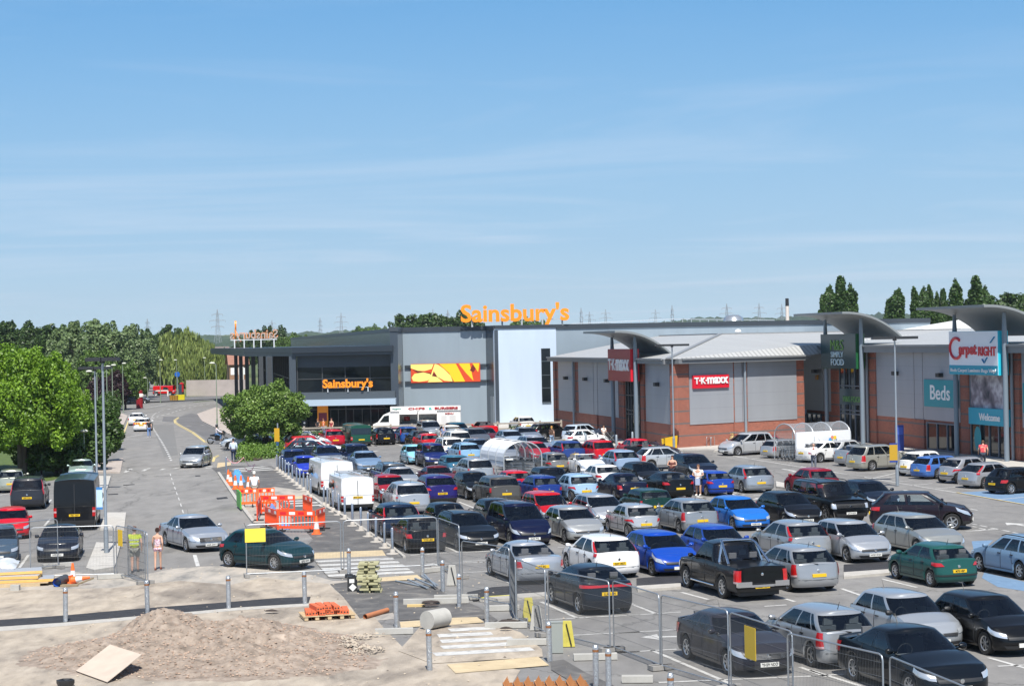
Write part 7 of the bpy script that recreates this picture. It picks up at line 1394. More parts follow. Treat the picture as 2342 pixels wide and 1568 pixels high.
# ================================================================= the parked cars
A0 = -17.5
CARS = [
# crop,x,y, type, colour, F/R, label, options
('G',1325,1690,'saloon','#0d1218','F','black four door saloon nearest the camera behind the last fence panel',dict(plate='X633 NOE',sc=1.06)),
('F',1480,1455,'clc','#24242c','F','dark grey three door coupe behind the fence with a yellow notice',dict(plate='YH59 NDD')),
('G',375,1395,'hatch2','#9a9ea2','R','silver hatchback parked left of the black saloon nearest the camera',dict()),
('G',1150,1262,'hatch','#a6abb0','F','silver small hatchback directly behind the nearest black saloon',dict(mirror_black=True)),
('G',1900,1290,'hatch','#101113','F','black hatchback cut off by the right edge of the photo, nose to camera',dict()),
('G',1310,692,'three','#1f4c48','R','teal green five door hatchback with window stickers, rear to camera',dict(plate='M78 HBP',name='parked_car')),
('G',2170,640,'estate','#6f8aa4','R','pale blue car cut off by the right edge beside the teal green hatchback',dict()),
('G',1210,425,'mondeo','#9a9c98','F','pale grey large estate car beside the dark purple crossover',dict()),
('G',570,482,'hatch2','#a7abb0','F','silver hatchback nose to camera by the narrow tarmac strip',dict(plate='HV59 WXY')),
('C',1800,985,'hatch','#7c1626','R','dark red hatchback almost hidden behind the black off roader',dict(bits=False)),
('C',1540,1402,'hatch2','#101114','F','black hatchback between the bright blue hatchback and the black off roader',dict(plate='HX02 PXZ')),
('C',840,1448,'focus','#1f63b4','F','bright sky blue hatchback nose to camera beside the black one',dict(plate='HG58 HXL',sc=.95)),
('D',470,1205,'hatch','#141c2a','F','blue black hatchback with white sunshade behind the dark purple crossover',dict(bits=False)),
('B',1815,1190,'hatch2','#8e9296','R','grey silver hatchback rear to camera left of the bright sky blue one',dict()),
('B',1215,1222,'small','#b4b6b8','R','rounded silver city car rear to camera with orange red lamps',dict()),
('B',590,1292,'hatch','#a5a7a6','F','silver hatchback nose to camera between the navy people carrier and the rounded city car',dict(plate='HX64 GYJ')),
('B',880,1140,'hatch2','#a9adb2','F','silver hatchback with sunshade behind the rounded silver city car',dict()),
('B',290,1110,'mpv','#a8121c','F','bright red tall hatchback with roof rails behind the navy people carrier',dict(sc=.9)),
('B',1345,1030,'mini','#12302b','R','dark green stubby hatchback with black roof rear to camera',dict()),
('A',1868,1325,'galaxy','#0e1430','F','navy blue people carrier with black roof rails nose to camera',dict(plate='GL03 PYS')),
('A',1300,1372,'estate','#0d1116','F','black estate car with chrome grille nose to camera by the fence corner',dict(plate='PF55 NGO')),
('A',1050,1215,'small','#0f141c','F','small black hatchback tucked behind the black estate',dict(bits=False)),
('A',1590,1165,'small','#11161e','F','small dark hatchback between the black estate and the navy people carrier',dict(bits=False)),
('A',730,1398,'hatch','#0f1013','R','black hatchback behind the mesh fence beside the first steel bollards',dict(plate='YC53 LBX')),
('A',470,1235,'focus','#122138','R','dark blue hatchback just beyond the black one by the bollards',dict()),
('A',585,992,'scenic','#a9adb1','R','silver people carrier with tall clear rear lamps',dict()),
('A',395,868,'hatch','#8f1a26','F','dark red hatchback squeezed beside the silver people carrier',dict(bits=False)),
('A',888,895,'suv','#231d5c','R','purple blue crossover rear to camera with black lower bumper',dict(plate='RX14 BPZ')),
('A',930,728,'saloon','#5c1a20','F','maroon saloon nose to camera behind the purple blue crossover',dict(sc=.95)),
('5',1828,492,'saloon','#647b96','F','steel blue saloon nose to camera across the aisle from the white vans',dict()),
('5',1730,440,'mpv','#172444','F','dark blue people carrier half behind the steel blue saloon',dict(bits=False)),
('A',390,700,'estate','#565a5e','R','dark grey estate with roof rails behind the silver saloon',dict()),
('A',510,742,'saloon','#a4a6a8','F','silver saloon nose to camera in front of the dark grey estate',dict(sc=.95)),
('A',838,495,'rav','#16245c','F','navy blue off roader with grey bumper nose to camera',dict()),
('A',640,458,'small','#7fb9cf','F','pale turquoise city car beside the navy off roader',dict()),
('A',1192,432,'estate','#7da3c4','R','light blue estate car rear to camera with sunlit back window',dict(sc=.95)),
('A',1010,405,'rav','#dcdcd8','R','white off roader behind the light blue estate',dict()),
('A',1095,318,'mpv','#e2e2de','R','large white car with rounded tail in the row before the white off roader',dict(bits=False)),
('A',1115,600,'mini','#2f5f78','F','slate teal small car nose to camera beside the silver estate',dict(bits=False)),
('A',1310,662,'mpv','#a3a8ac','R','silver people carrier in front of the clear trolley shelter',dict(sc=.95)),
('A',1330,832,'hatch','#0f1114','F','black hatchback nose to camera behind the grey crossover with red lamps',dict()),
('A',1575,895,'country','#4a4947','R','grey brown crossover with upright red lamps and black roof',dict()),
('A',1735,790,'three','#b01624','R','bright red curvy hatchback rear to camera below the clear trolley shelter',dict(sc=.98)),
('A',2030,852,'hatch','#1c3274','R','royal blue hatchback rear to camera right of the red curvy one',dict(sc=.95)),
('B',300,758,'mini','#11161c','F','small black hatchback nose to camera behind the royal blue one',dict(bits=False)),
('B',575,850,'small','#8fabc4','R','ice blue small hatchback rear to camera',dict(sc=1.05)),
('B',1090,835,'merc','#10142a','R','navy executive saloon with cream seats rear to camera',dict(sc=.96)),
('B',840,722,'three','#d9dadb','R','white curvy hatchback behind the ice blue one',dict()),
('B',1580,826,'megane','#0f1012','R','black coupe rear to camera beside the woman in shorts',dict()),
('B',1310,715,'hatch','#131417','F','black hatchback nose to camera behind the navy executive saloon',dict(bits=False)),
('B',2030,790,'three','#1d3f94','R','bright blue square hatchback rear to camera beside the silver one',dict(sc=.95)),
('B',1860,640,'suv','#131a2a','F','dark navy crossover nose to camera behind the bright blue square hatchback',dict(rails=None)),
('C',915,948,'focus','#98a0a8','R','silver hatchback at the end of the row by the kerbed island',dict()),
('B',1030,548,'focus','#7f93ac','R','light steel blue hatchback with lamps high on its rear pillars',dict()),
('B',665,575,'cabrio','#dcdfe2','F','white open top convertible with roof folded down',dict()),
('B',780,435,'mpv','#b5121e','R','bright red people carrier rear to camera in the middle rows',dict(sc=.95)),
('B',1180,392,'three','#b8182a','R','red hatchback with sloping black tail behind the steel blue one',dict(bits=False)),
('B',450,430,'focus','#263c74','R','mid blue hatchback with high red lamps left of the red people carrier',dict(bits=False)),
('B',290,560,'small','#7d7c78','R','grey small hatchback left of the white convertible',dict()),
('A',1955,425,'small','#9e1c30','F','dark pink red small car beyond the clear trolley shelter',dict(bits=False)),
('A',1975,370,'mondeo','#9298a2','F','silver grey saloon nose to camera beyond the trolley shelter',dict(bits=False)),
('A',1860,240,'saloon','#878d94','F','grey saloon in the far row near the black estate car',dict(bits=False)),
('A',1690,285,'hatch','#8696a8','F','pale blue grey car right behind the clear trolley shelter',dict(bits=False)),
('A',1600,448,'hatch2','#8c929a','F','silver hatchback with big headlamps half seen through the trolley shelter',dict()),
('A',1330,395,'hatch','#56687e','F','slate blue hatchback left of the trolley shelter',dict(bits=False)),
('A',1415,250,'hatch','#56202a','F','maroon hatchback in the far rows left of the shelter roof',dict(bits=False)),
('A',1310,262,'hatch2','#4c525c','F','dark grey hatchback beside the maroon one in the far rows',dict(bits=False)),
('A',1395,160,'cabrio','#c01420','R','red sports convertible in the farthest row by the wooden fence',dict(bits=False)),
('A',1110,190,'focus','#1e5068','F','teal blue hatchback in the farthest row below the food van',dict(bits=False)),
('A',800,185,'mpv','#8c939b','F','silver people carrier in the farthest row in front of the food van',dict(bits=False)),
('A',545,238,'focus','#1f4480','R','cobalt blue hatchback second from the green van in the farthest row',dict()),
('A',288,250,'hatch2','#101015','R','black hatchback next to the green van in the farthest row',dict()),
('5',1730,207,'vito','#1c4a3c','R','dark green minivan in the farthest row before the store doors',dict(name='parked_van',cat='van')),
('5',1455,214,'hatch2','#a51428','R','red hatchback left of the green minivan',dict()),
('A',680,285,'hatch','#1c1d22','R','black hatchback with sticker beside the bright red one',dict(bits=False)),
('A',770,318,'three','#b5131f','R','bright red hatchback directly beyond the turquoise city car',dict(bits=False)),
('A',1015,215,'hatch','#dedede','R','white hatchback in the second far row under the food van menu',dict(bits=False)),
('A',1080,262,'hatch','#a2a7ab','R','silver white hatchback just in front of the white one in the second far row',dict(bits=False)),
('5',1060,480,'focus','#1b2c58','F','navy hatchback at the far end of the bollard line',dict()),
('5',1180,538,'hatch','#2336a0','F','vivid blue small hatchback beside the bollards beyond the white vans',dict(sc=.93)),
('5',1410,432,'focus','#18284a','F','dark navy hatchback behind the vivid blue one',dict()),
('5',1475,738,'transit','#dcdedf','R','large white panel van with roof rack parked beside the bollards',dict(name='parked_van',cat='van')),
('5',1692,895,'connect','#dcdedf','R','smaller white panel van in front of the larger one beside the bollards',dict(name='parked_van',cat='van',plate='MF57 GXW')),
('E',1238,478,'saloon','#a8adb4','R','silver large hatchback behind the narrow fence panels',dict(sc=1.0,plate='X3 JEC')),
('0',2325/1.6397,2165/1.6397,'focus','#e2e2e2','R','white hatchback with tall clear lamps, rear to camera',dict(plate='GAY 382T')),
('E',1960,792,'civic','#171d26','R','black wedge shaped hatchback with full width red lamps behind the fence',dict(plate='LL56 LGN')),
('F',640,520,'hatch2','#14409c','F','royal blue hatchback nose to camera between the white one and the black pickup',dict()),
('F',1190,440,'hatch','#1b3f92','F','blue hatchback hidden behind the black pickup cab',dict()),
('F',1415,748,'pickup','#0e0f12','R','black double cab pickup truck with chrome bars',dict(name='pickup_truck',cat='pickup truck',plate='HG62 YCW')),
('G',80,735,'hatch2','#9c9fa2','R','silver hatchback right beside the black pickup, bumper strip and red lamps',dict()),
('G',30,470,'focus','#9ea1a3','R','silver hatchback beyond the one parked beside the pickup',dict()),
('A',1800,105,'hatch','#dedede','R','white low car beside the black estate by the brick store corner',dict(bits=False)),
]
for (k,x,y,ty,col,fr,lab,op) in CARS:
    op = dict(op); op.pop('rails',None); F = fr == 'F'
    hd = op.pop('head', A0 + (180 if F else 0)); p = GP(k,x,y)
    if k == '5' or (k == 'A' and x < 900): hd += 2.5
    make_car(ty, col, F, p, hd, lab, **op)
# off roader and the crossover driving along the aisle
make_car('disco','#0f1114',True,GP('0',3194/1.6397,1958/1.6397),A0+180,'black square off roader nose to camera with roof rails',plate='LD14 AUX')
make_car('suv','#1e171f',True,GP('D',905,1425),103,'dark purple crossover driving along the aisle with silver roof rails',center=True,sc=1.04,name='moving_car',group='cars driving through')
# far row in front of the brick stores, tails towards the aisle
RW = [('C',720,440,'mpv','#c9cbcd',True,'white and silver people carrier facing left, first of the row by the brick store',242,{}),
 ('C',760,415,'estate','#a32026',False,'old red estate car in the row by the brick store',58,dict(sc=.86,bits=False)),
 ('C',960,485,'estate','#a9abad',False,'silver estate partly behind the long white trolley shelter',58,dict(sc=.9,bits=False)),
 ('C',1440,545,'saloon','#d6d6d4',False,'white saloon beside the long white trolley shelter',60,{}),
 ('C',1790,530,'small','#cfd0ce',False,'white small hatchback beyond the man in the white shirt',60,dict(sc=1.05)),
 ('C',1960,592,'megane','#a0a3a6',False,'silver coupe tucked beside the silver people carrier',60,dict(bits=False)),
 ('C',2120,655,'mpv','#a3a298',False,'warm silver people carrier whose whole side shows in the store row',62,{}),
 ('D',670,725,'small','#e0dfda',False,'white hatchback right of the yellow sign in the store row',62,dict(sc=1.08)),
 ('D',845,762,'estate','#4268a8',False,'blue estate car in the store row with silver roof rails',62,dict(sc=.93)),
 ('D',1210,820,'small','#a5a6aa',False,'silver small hatchback with curved roof right of the blue estate',62,dict(sc=1.08)),
 ('D',1490,885,'focus','#a6a9ae',False,'silver hatchback left of the black one in the blue bay',62,dict(sc=.95)),
 ('D',1850,960,'hatch','#0e0f12',False,'black hatchback partly on the blue disabled bay',62,dict(sc=.95))]
for (k,x,y,ty,col,F,lab,hd,op) in RW:
    make_car(ty, col, F, GP(k,x,y), hd, lab, **op) if not F else make_car(ty, col, F, GP(k,x,y), hd, lab, center=True, **op)
# cars near the brick store entrance
make_car('three','#e3e4e4',False,GP('B',560,265),68,'white hatchback with black wheels side on by the store entrance',center=True,rim='dark')
make_car('mpv','#b4c2d0',False,GP('B',350,215),50,'pale blue people carrier behind the white one with black wheels',sc=.9)
make_car('estate','#141517',False,GP('B',200,185),66,'black estate car side on below the white wall panel',center=True,sc=.95)
make_car('hatch2','#b9bdc0',False,GP('B',1400,500),72,'silver white hatchback standing side on among the rows',center=True)
make_car('cabrio','#15171b',True,GP('B',1270,405),110,'dark soft top car side on behind the steel blue hatchback',center=True,bits=False)
# beside the tree island
make_car('hatch2','#dcdcda',False,GP('5',880,240),78,'white hatchback beside the tree island, tail to the left',bits=False)
make_car('hatch2','#b11422',False,GP('5',900,300),76,'red hatchback beyond the small white one by the tree island',sc=1.02)
make_car('merc','#dfe3e8',False,GP('5',940,330),76,'white low saloon with sloping roof by the tree island',sc=.97)
make_car('hatch','#1b2536',False,GP('5',905,352),74,'dark blue hatchback mostly hidden by the first steel bollards',bits=False)
make_car('saloon','#c3c8cd',True,GP('5',500,228),-96,'silver long saloon under the street tree at the junction',center=True,sc=.98,name='moving_car',group='cars driving through')
# road and left hand bays
make_car('mpv','#a5a9ac',True,GP('2',2025,296),184,'silver people carrier driving down the road towards the camera',sc=.92,name='moving_car',group='cars driving through')
make_car('merc','#a2a8b0',True,GP('2',2262,1185),152,'silver executive saloon turning at the junction',plate='RA05 DWY',sc=1.0,name='moving_car',group='cars driving through')
make_car('three','#0f3138','F'=='F',GP('5',1120,1512),128,'dark teal three door hatchback behind the mesh fence with yellow panel',plate='GP53 HTY',sc=1.05,name='moving_car',group='cars driving through')
make_car('ducato','#17181b',False,GP('2',800,962),-9.5,'tall black panel van parked on the left with windowless rear doors',name='parked_van',cat='van',plate='YB61 AKP')
make_car('xc','#2b2d33',False,GP('2',290,742),-10,'dark grey off roader with tall red lamps behind the red small car',plate='LS04 CCA')
make_car('hatch2','#a5a89a',False,GP('2',115,560),-11,'pale beige silver hatchback under the left trees',sc=.95)
make_car('hatch','#b81222',True,GP('2',130,1055),166,'bright red small hatchback cut by the left edge',sc=.93)
make_car('hatch','#3a4c5e',True,GP('2',-30,1325),166,'slate blue car cut off at the left edge behind the fence',plate='HY05')
make_car('saloon','#131926','F'=='F',GP('2',612,1295),170.5,'blue black saloon with chrome grille behind the left fence panel',plate='HF52 FLV',sc=.97)
make_car('saloon','#a9bdb6',True,GP('2',862,425),170,'pale green saloon in front of the hedge by the tall black van',sc=.93)
make_car('saloon','#dcdcdc',False,GP('8',500,990),-6,'white saloon first in the queue on the distant road',name='moving_car',group='cars driving through')
chv, _t2 = make_car('saloon','#dfe0e0',False,GP('8',600,1095),-6,'white car with yellow and orange chevrons on its tail',name='moving_car',group='cars driving through')
mb = MB()
for sg in (1,-1):
    for k in range(6):
        mb.cur = k%2; y0 = sg*(.05+.12*k); y1 = sg*(.05+.12*(k+1)); x = -_t2.L/2-.03+.008*k
        mb.face([(x,y0,.80),(x,y1,.80),(x,y1-sg*-.05,.98),(x,y0-sg*-.05,.98)])
mb.build('chevrons',[M('#e8c41c',.4),M('#d24818',.4)],chv)
make_car('hatch','#5a5d66',True,GP('8',530,605),82,'dark grey hatchback crossing at the far junction',center=True,name='moving_car',group='cars driving through')
make_car('connect','#c01818',True,GP('8',1010,470),97,'red post van stopped at the far side road',center=True,name='moving_car',cat='van',group='cars driving through')
make_car('hatch','#5f7fa0',False,GP('8',655,335),-4,'pale blue car parked on the far side road',bits=False)
# ================================================================= PEOPLE AND SMALL THINGS
SKIN = mat('skin',(.58,.34,.24),.6); SKIN2 = mat('skin_tanned',(.45,.25,.17),.6)
def skin_mesh(name, nodes, edges, m, sub=2):
    """nodes: {key:(x,y,z,r)}; one continuous skinned surface"""
    ks = list(nodes); me = bpy.data.meshes.new(name); me.from_pydata([nodes[k][:3] for k in ks], [(ks.index(a),ks.index(b)) for a,b in edges], [])
    o = bpy.data.objects.new(name, me); C.objects.link(o); md = o.modifiers.new('s','SKIN'); md.use_smooth_shade = True; sv = me.skin_vertices[0].data
    for i,k in enumerate(ks):
        r = nodes[k][3]; sv[i].radius = (r,r) if not isinstance(r,tuple) else r; sv[i].use_root = (i == 0)
    s2 = o.modifiers.new('d','SUBSURF'); s2.levels = sub; s2.render_levels = sub
    dg = bpy.context.evaluated_depsgraph_get(); out = bpy.data.meshes.new_from_object(o.evaluated_get(dg)); bpy.data.objects.remove(o); bpy.data.meshes.remove(me); out.name = name; out.materials.clear(); out.materials.append(m)
    for p in out.polygons: p.use_smooth = True
    return out
def person(loc, face, label, h=1.75, top='#ffffff', bottom='#333a52', legs='trousers', sleeve='short', hair='#4a3524', arms='walk', stride=.18, build=1., skin=None, hairlen=0, extras=(), seated=False, group=None, top_kind='shirt', shoes='#2a2420', hat=None):
    """face = direction faced, degrees right of +Y"""
    skin = skin or SKIN; k = h/1.75; e = empty('person', loc, rad(-face), label, 'person', group or 'people about the car park'); e.scale = (k,k,k); b = build
    # local frame: +Y forward, +X right
    N_ = {'pel':(0,0,.96,(.15*b,.11*b)),'sp':(0,.0,1.12,(.135*b,.10*b)),'ch':(0,.0,1.32,(.16*b,.11*b)),'nk0':(0,-.01,1.46,.075),'nk':(0,0,1.53,.052),'hd':(0,.015,1.615,.078),'hd2':(0,.01,1.70,.072)}
    E_ = [('pel','sp'),('sp','ch'),('ch','nk0'),('nk0','nk'),('nk','hd'),('hd','hd2')]
    hands = []
    for sg,nm in ((1,'r'),(-1,'l')):
        st = stride*sg
        if seated: lg = [(.10*sg,.0,.93,.085),(.16*sg,.42,.80,.062),(.18*sg,.30,.42,.045),(.18*sg,.42,.38,.04)]
        else: lg = [(.095*sg,0,.88,.092*b),(.10*sg,st*.45+.03,.50,.058*b),(.10*sg,st-.0,.09,.038),(.105*sg,st+.15,.035,.034)]
        for i,q in enumerate(lg): N_[nm+'L%d'%i] = q
        E_ += [('pel',nm+'L0'),(nm+'L0',nm+'L1'),(nm+'L1',nm+'L2'),(nm+'L2',nm+'L3')]
        sh = (.185*sg*b,0,1.41,.058)
        if arms == 'walk': el = (.24*sg*b,-st*.5-.03,1.14,.040); wr = (.235*sg*b,-st*.8+.10,.90,.027)
        elif arms == 'phone' and sg > 0: el = (.27,.16,1.22,.04); wr = (.12,.20,1.50,.027)
        elif arms == 'front': el = (.25*sg*b,.06,1.16,.04); wr = (.08*sg,.26,1.12,.027)
        elif arms == 'bars': el = (.25*sg,.22,1.20,.045); wr = (.28*sg,.50,1.08,.03)
        else: el = (.235*sg*b,-.02,1.14,.040); wr = (.235*sg*b,.06,.89,.027)
        N_[nm+'s'] = sh; N_[nm+'e'] = el; N_[nm+'w'] = wr; d = (Vector(wr[:3])-Vector(el[:3])).normalized(); hn = Vector(wr[:3])+d*.07; N_[nm+'h'] = (*hn,.030)
        E_ += [('ch',nm+'s'),(nm+'s',nm+'e'),(nm+'e',nm+'w'),(nm+'w',nm+'h')]; hands.append((hn,d,sg))
    body = skin_mesh('person_body', N_, E_, skin); bm = bmesh.new(); bm.from_mesh(body)
    mb = MB()
    for hn,d,sg in hands:                       # five fingers rooted in each palm
        side_ = Vector((0,1,0)) if abs(d.y) < .8 else Vector((1,0,0)); side_ = (side_-d*side_.dot(d)).normalized(); palm = d.cross(side_)*sg
        for i,(o_,L) in enumerate(((-.024,.068),(-.008,.078),(.008,.072),(.023,.058))): q = hn+side_*o_+d*.012; mb.tube([q,q+d*L*.5-palm*.006,q+d*L*.9-palm*.022],[.0085,.008,.006],5)
        q = hn+side_*.026-d*.02; mb.tube([q,q+side_*.03+d*.02,q+side_*.035+d*.05],[.010,.009,.007],5)
    mb.lathe([(.0,.0),(.012,-.01),(.014,-.03),(0,-.035)],(0,.088,1.63),6)                                  # nose
    for sg in (1,-1): mb.lathe([(.0,-.03),(.012,-.02),(.014,.015),(0,.025)],(sg*.08,.0,1.625),6)          # ears
    hm_ = mb.mesh('tmp',[skin]); bm.from_mesh(hm_); bm.to_mesh(body); bm.free(); bpy.data.meshes.remove(hm_)
    for p in body.polygons: p.use_smooth = True
    put('person_body', body, e)
    mb = MB()
    for sg in (1,-1): mb.lathe([(0,-.006),(.011,0),(0,.006)],(sg*.03,.083,1.645),6,'y')
    mb.box(-.025,.025,.078,.086,1.575,1.583); mb.build('eyes_and_mouth', M('#3a2018',.5), e)
    g = lambda *ks: {q:N_[q] for q in ks}
    def grow(d,a): return {q:(v[0],v[1],v[2],(v[3][0]+a,v[3][1]+a) if isinstance(v[3],tuple) else v[3]+a) for q,v in d.items()}
    # top
    if top:
        T_ = grow(g('sp','pel','ch'), .018); T_['pel'] = (0,0,.99 if top_kind != 'dress' else .94,(.155*b,.12*b)); ed = [('sp','pel'),('sp','ch')]
        if top_kind == 'dress': T_['hem'] = (0,.0,.62,(.19*b,.15*b)); ed.append(('pel','hem'))
        if top_kind == 'long': T_['pel'] = (0,0,.90,(.175*b,.135*b))
        if sleeve != 'strapless':
            T_['nk0'] = (0,-.01,1.455,.085); ed.append(('ch','nk0'))
            for nm in 'rl':
                s_,el = N_[nm+'s'],N_[nm+'e']; T_[nm+'s'] = (*s_[:3],s_[3]+.016)
                if sleeve == 'none': T_[nm+'s'] = (s_[0]*.8,s_[1],s_[2],.06); ed.append(('ch',nm+'s')); continue
                f_ = .5 if sleeve == 'short' else 1.; m_ = tuple(s_[i]*(1-f_)+el[i]*f_ for i in range(3)); T_[nm+'m'] = (*m_,.056 if sleeve == 'short' else .052); ed += [('ch',nm+'s'),(nm+'s',nm+'m')]
                if sleeve == 'long': w_ = N_[nm+'w']; T_[nm+'w'] = (*w_[:3],.038); ed.append((nm+'m',nm+'w'))
        put('top', skin_mesh('top', T_, ed, M(top,.85)), e)
    if legs:
        L_ = {'pel':(0,0,.97,(.158*b,.125*b))}; ed = []
        for nm in 'rl':
            a0,a1,a2 = N_[nm+'L0'],N_[nm+'L1'],N_[nm+'L2']; L_[nm+'0'] = (*a0[:3],a0[3]+.016); ed.append(('pel',nm+'0'))
            if legs == 'shorts': L_[nm+'1'] = (*[a0[i]*.2+a1[i]*.8 for i in range(3)],.085*b); ed.append((nm+'0',nm+'1'))
            elif legs == 'short_shorts': L_[nm+'1'] = (*[a0[i]*.62+a1[i]*.38 for i in range(3)],.10*b); ed.append((nm+'0',nm+'1'))
            else: L_[nm+'1'] = (*a1[:3],a1[3]+.018); L_[nm+'2'] = (a2[0],a2[1],a2[2]+.01,.055); ed += [(nm+'0',nm+'1'),(nm+'1',nm+'2')]
        put('shorts' if 'short' in legs else 'trousers', skin_mesh('legwear', L_, ed, M(bottom,.9)), e)
    mb = MB()
    for nm in 'rl':
        a2,a3 = N_[nm+'L2'],N_[nm+'L3']; mb.tube([(a2[0],a2[1]-.05,.05 if not seated else a2[2]-.04),(a2[0],a2[1]+.05,.055 if not seated else a2[2]-.03),(a3[0],a3[1]+.02,.04 if not seated else a3[2]-.02),(a3[0],a3[1]+.07,.03 if not seated else a3[2]-.03)],[.035,.045,.042,.025],8)
    mb.build('shoes', M(shoes,.7), e)
    if hat: mb = MB(); mb.lathe([(.0,.17),(.07,.155),(.12,.10),(.135,.02),(.12,-.07),(.09,-.11)],(0,.01,1.66),14); mb.build('helmet',M(hat,.15,coat=1.),e)
    elif hair:
        mb = MB(); mb.lathe([(0,.115),(.05,.107),(.082,.07),(.094,.01),(.085,-.045),(.05,-.065)],(0,-.018,1.665),12)
        if hairlen == 1: mb.lathe([(.045,.05),(.05,.02),(.03,-.03),(0,-.04)],(0,-.09,1.72),8)
        if hairlen == 2: mb.tube([(0,-.07,1.68),(0,-.09,1.58),(0,-.08,1.47)],[.07,.075,.04],8)
        mb.build('hair',M(hair,.85),e)
    for nm_,fn in extras:
        mb = MB(); mm = fn(mb); mb.build(nm_,mm,e)
    return e
HV = M('#b9cf1e',.6,emit=None) if False else mat('hi_vis_yellow',(.62,.74,.03),.6)
def vest(mb):
    for y in (.135,-.135): mb.box(-.175,.175,y-.004,y+.004,1.05,1.44)
    for s_ in (-1,1): mb.box(s_*.172-.004,s_*.172+.004,-.13,.13,1.05,1.34)
    mb.cur = 1
    for z in (1.10,1.24):
        mb.box(-.178,.178,-.145,-.140,z,z+.045); mb.box(-.178,.178,.140,.145,z,z+.045)
        for s_ in (-1,1): mb.box(s_*.18-.002,s_*.18+.002,-.14,.14,z,z+.045)
    return [HV, M('#b9bfc2',.4)]
person(GP('2',1445,1412),-6,'worker in yellow high visibility vest and grey shorts walking away behind the fence',1.80,top='#b8c92a',bottom='#8b8a80',legs='shorts',hair='#5a3a28',stride=.14,build=1.12,extras=(('vest_stripes',vest),),shoes='#33302c')
FL = noise_mix('floral_fabric', [(.40,'#d9a9b8'),(.5,'#e9dfe4'),(.55,'#7a4a6a'),(.7,'#d9a9b8')], scale=14, detail=3, bump=0)
pw = person(GP('2',1690,1385),-4,'woman in pink floral playsuit with hair in a bun walking up the road',1.66,top='#d9a9b8',bottom='#d9a9b8',legs='short_shorts',sleeve='strapless',hair='#3a221a',hairlen=1,stride=.13,build=.88,shoes='#7a3a24')
for c in pw.children:
    if c.name.startswith(('top','shorts')): c.data.materials[0] = FL
person(GP('8',735,1195),-10,'person in black top and jeans crossing the distant road with white shoes',1.76,top='#1c1c20',bottom='#5f7fae',hair='#3a2a22',stride=.2,shoes='#e4e4e4')
person(GP('5',360,374),-4,'man in pale blue shirt and dark jeans walking away at the junction corner',1.78,top='#c3d0e6',bottom='#27344e',sleeve='long',hair='#3a2c24',stride=.05,build=1.1)
person(GP('5',585,812),-10,'white haired man in white shirt standing behind the orange barriers',1.76,top='#e2e8ee',bottom='#8d8a80',hair='#d8d4cc',stride=.03,build=1.1,skin=SKIN2)
person(GP('4',1262,1520),30,'woman in black and white top with orange bag by the store fence',1.62,top='#26262a',bottom='#23262e',hair='#8a5a34',stride=.05)
person(GP('4',1322,1524),60,'person in orange top and pale shorts outside the store doors',1.68,top='#e07a4a',bottom='#8f9cc0',legs='shorts',hair='#7a4a2a')
person(GP('4',1408,1515),200,'woman in dark red summer dress outside the store doors',1.65,top='#8c2a34',top_kind='dress',legs=None,sleeve='none',hair='#5a2a1e',hairlen=2)
person(GP('B',200,262),20,'blonde woman in brown top with shoulder bag among the far cars',1.66,top='#5a4438',bottom='#8fa6c0',hair='#b8864a',hairlen=2)
person(GP('T',518,1490),150,'woman in white dress standing with a pushchair by the brick wall',1.68,top='#e2e0da',top_kind='dress',legs=None,sleeve='short',hair='#2a1c18',hairlen=2,arms='front',skin=SKIN2)
person(GP('C',1612,652),190,'man in white shirt and grey trousers reading as he crosses the aisle',1.80,top='#dfe0ec',bottom='#6c717d',hair=None,arms='front',sleeve='long',stride=.06,shoes='#7a4424',
    extras=(('tie',lambda mb:(mb.box(-.025,.025,.125,.135,1.08,1.42),M('#9c2436',.6))[1]),('papers',lambda mb:(mb.obox((.0,.34,1.16),Vector((.1,0,0)),Vector((0,.02,.0)),Vector((0,-.05,.14))),M('#e8e8e8',.6))[1])))
person(GP('B',1490,655),200,'woman with sunglasses and bare shoulders standing between the dark cars',1.66,top='#6a3a34',bottom='#3a3a44',sleeve='strapless',hair='#3a2018',hairlen=2,arms='front',build=1.2,skin=SKIN)
person(GP('B',1768,790),205,'woman in white t-shirt and dark shorts holding a bag beside the bright blue hatchback',1.72,top='#e4e2e0',bottom='#27304c',legs='shorts',hair='#6a4a34',build=1.3,stride=.04,shoes='#e8e8e6',arms='front',
    extras=(('bag',lambda mb:(mb.box(-.2,.06,.25,.36,.62,1.0),M('#a9b6d4',.6))[1]),))
person(GP('D',1738,600),10,'person in coral red top walking into the carpet store',1.70,top='#e0525a',bottom='#3a4250',hair='#5a4636',build=1.25)
person(GP('A',895,262),160,'grey haired man in striped shirt between the far cars',1.75,top='#7a86a6',bottom='#44495a',hair='#b8b4ae')
# pushchair
p = GP('T',575,1490); e = empty('pushchair',(p.x,p.y,.12),rad(20),'dark folded pushchair beside the woman in the white dress','pushchair'); mb = MB()
for s_ in (-.22,.22): mb.bar((-.4,s_,1.0),(.35,s_,.15),.035); mb.bar((.3,s_,.75),(-.3,s_,.15),.03)
mb.bar((-.4,-.22,1.0),(-.4,.22,1.0),.035); mb.build('frame',GALV,e); mb = MB(); mb.obox((.02,0,.55),Vector((.25,0,-.12)),Vector((0,.2,0)),Vector((.04,0,.08))); mb.obox((.1,0,.85),Vector((.18,0,.05)),Vector((0,.22,0)),Vector((-.03,0,.1))); mb.build('seat',M('#23262a',.8),e)
for x in (-.3,.33):
    for s_ in (-.26,.26): mb = MB(); mb.lathe([(0,-.02),(.12,-.02),(.12,.02),(0,.02)],(x,s_,.12),12,'y'); mb.build('wheel',TYRE,e)
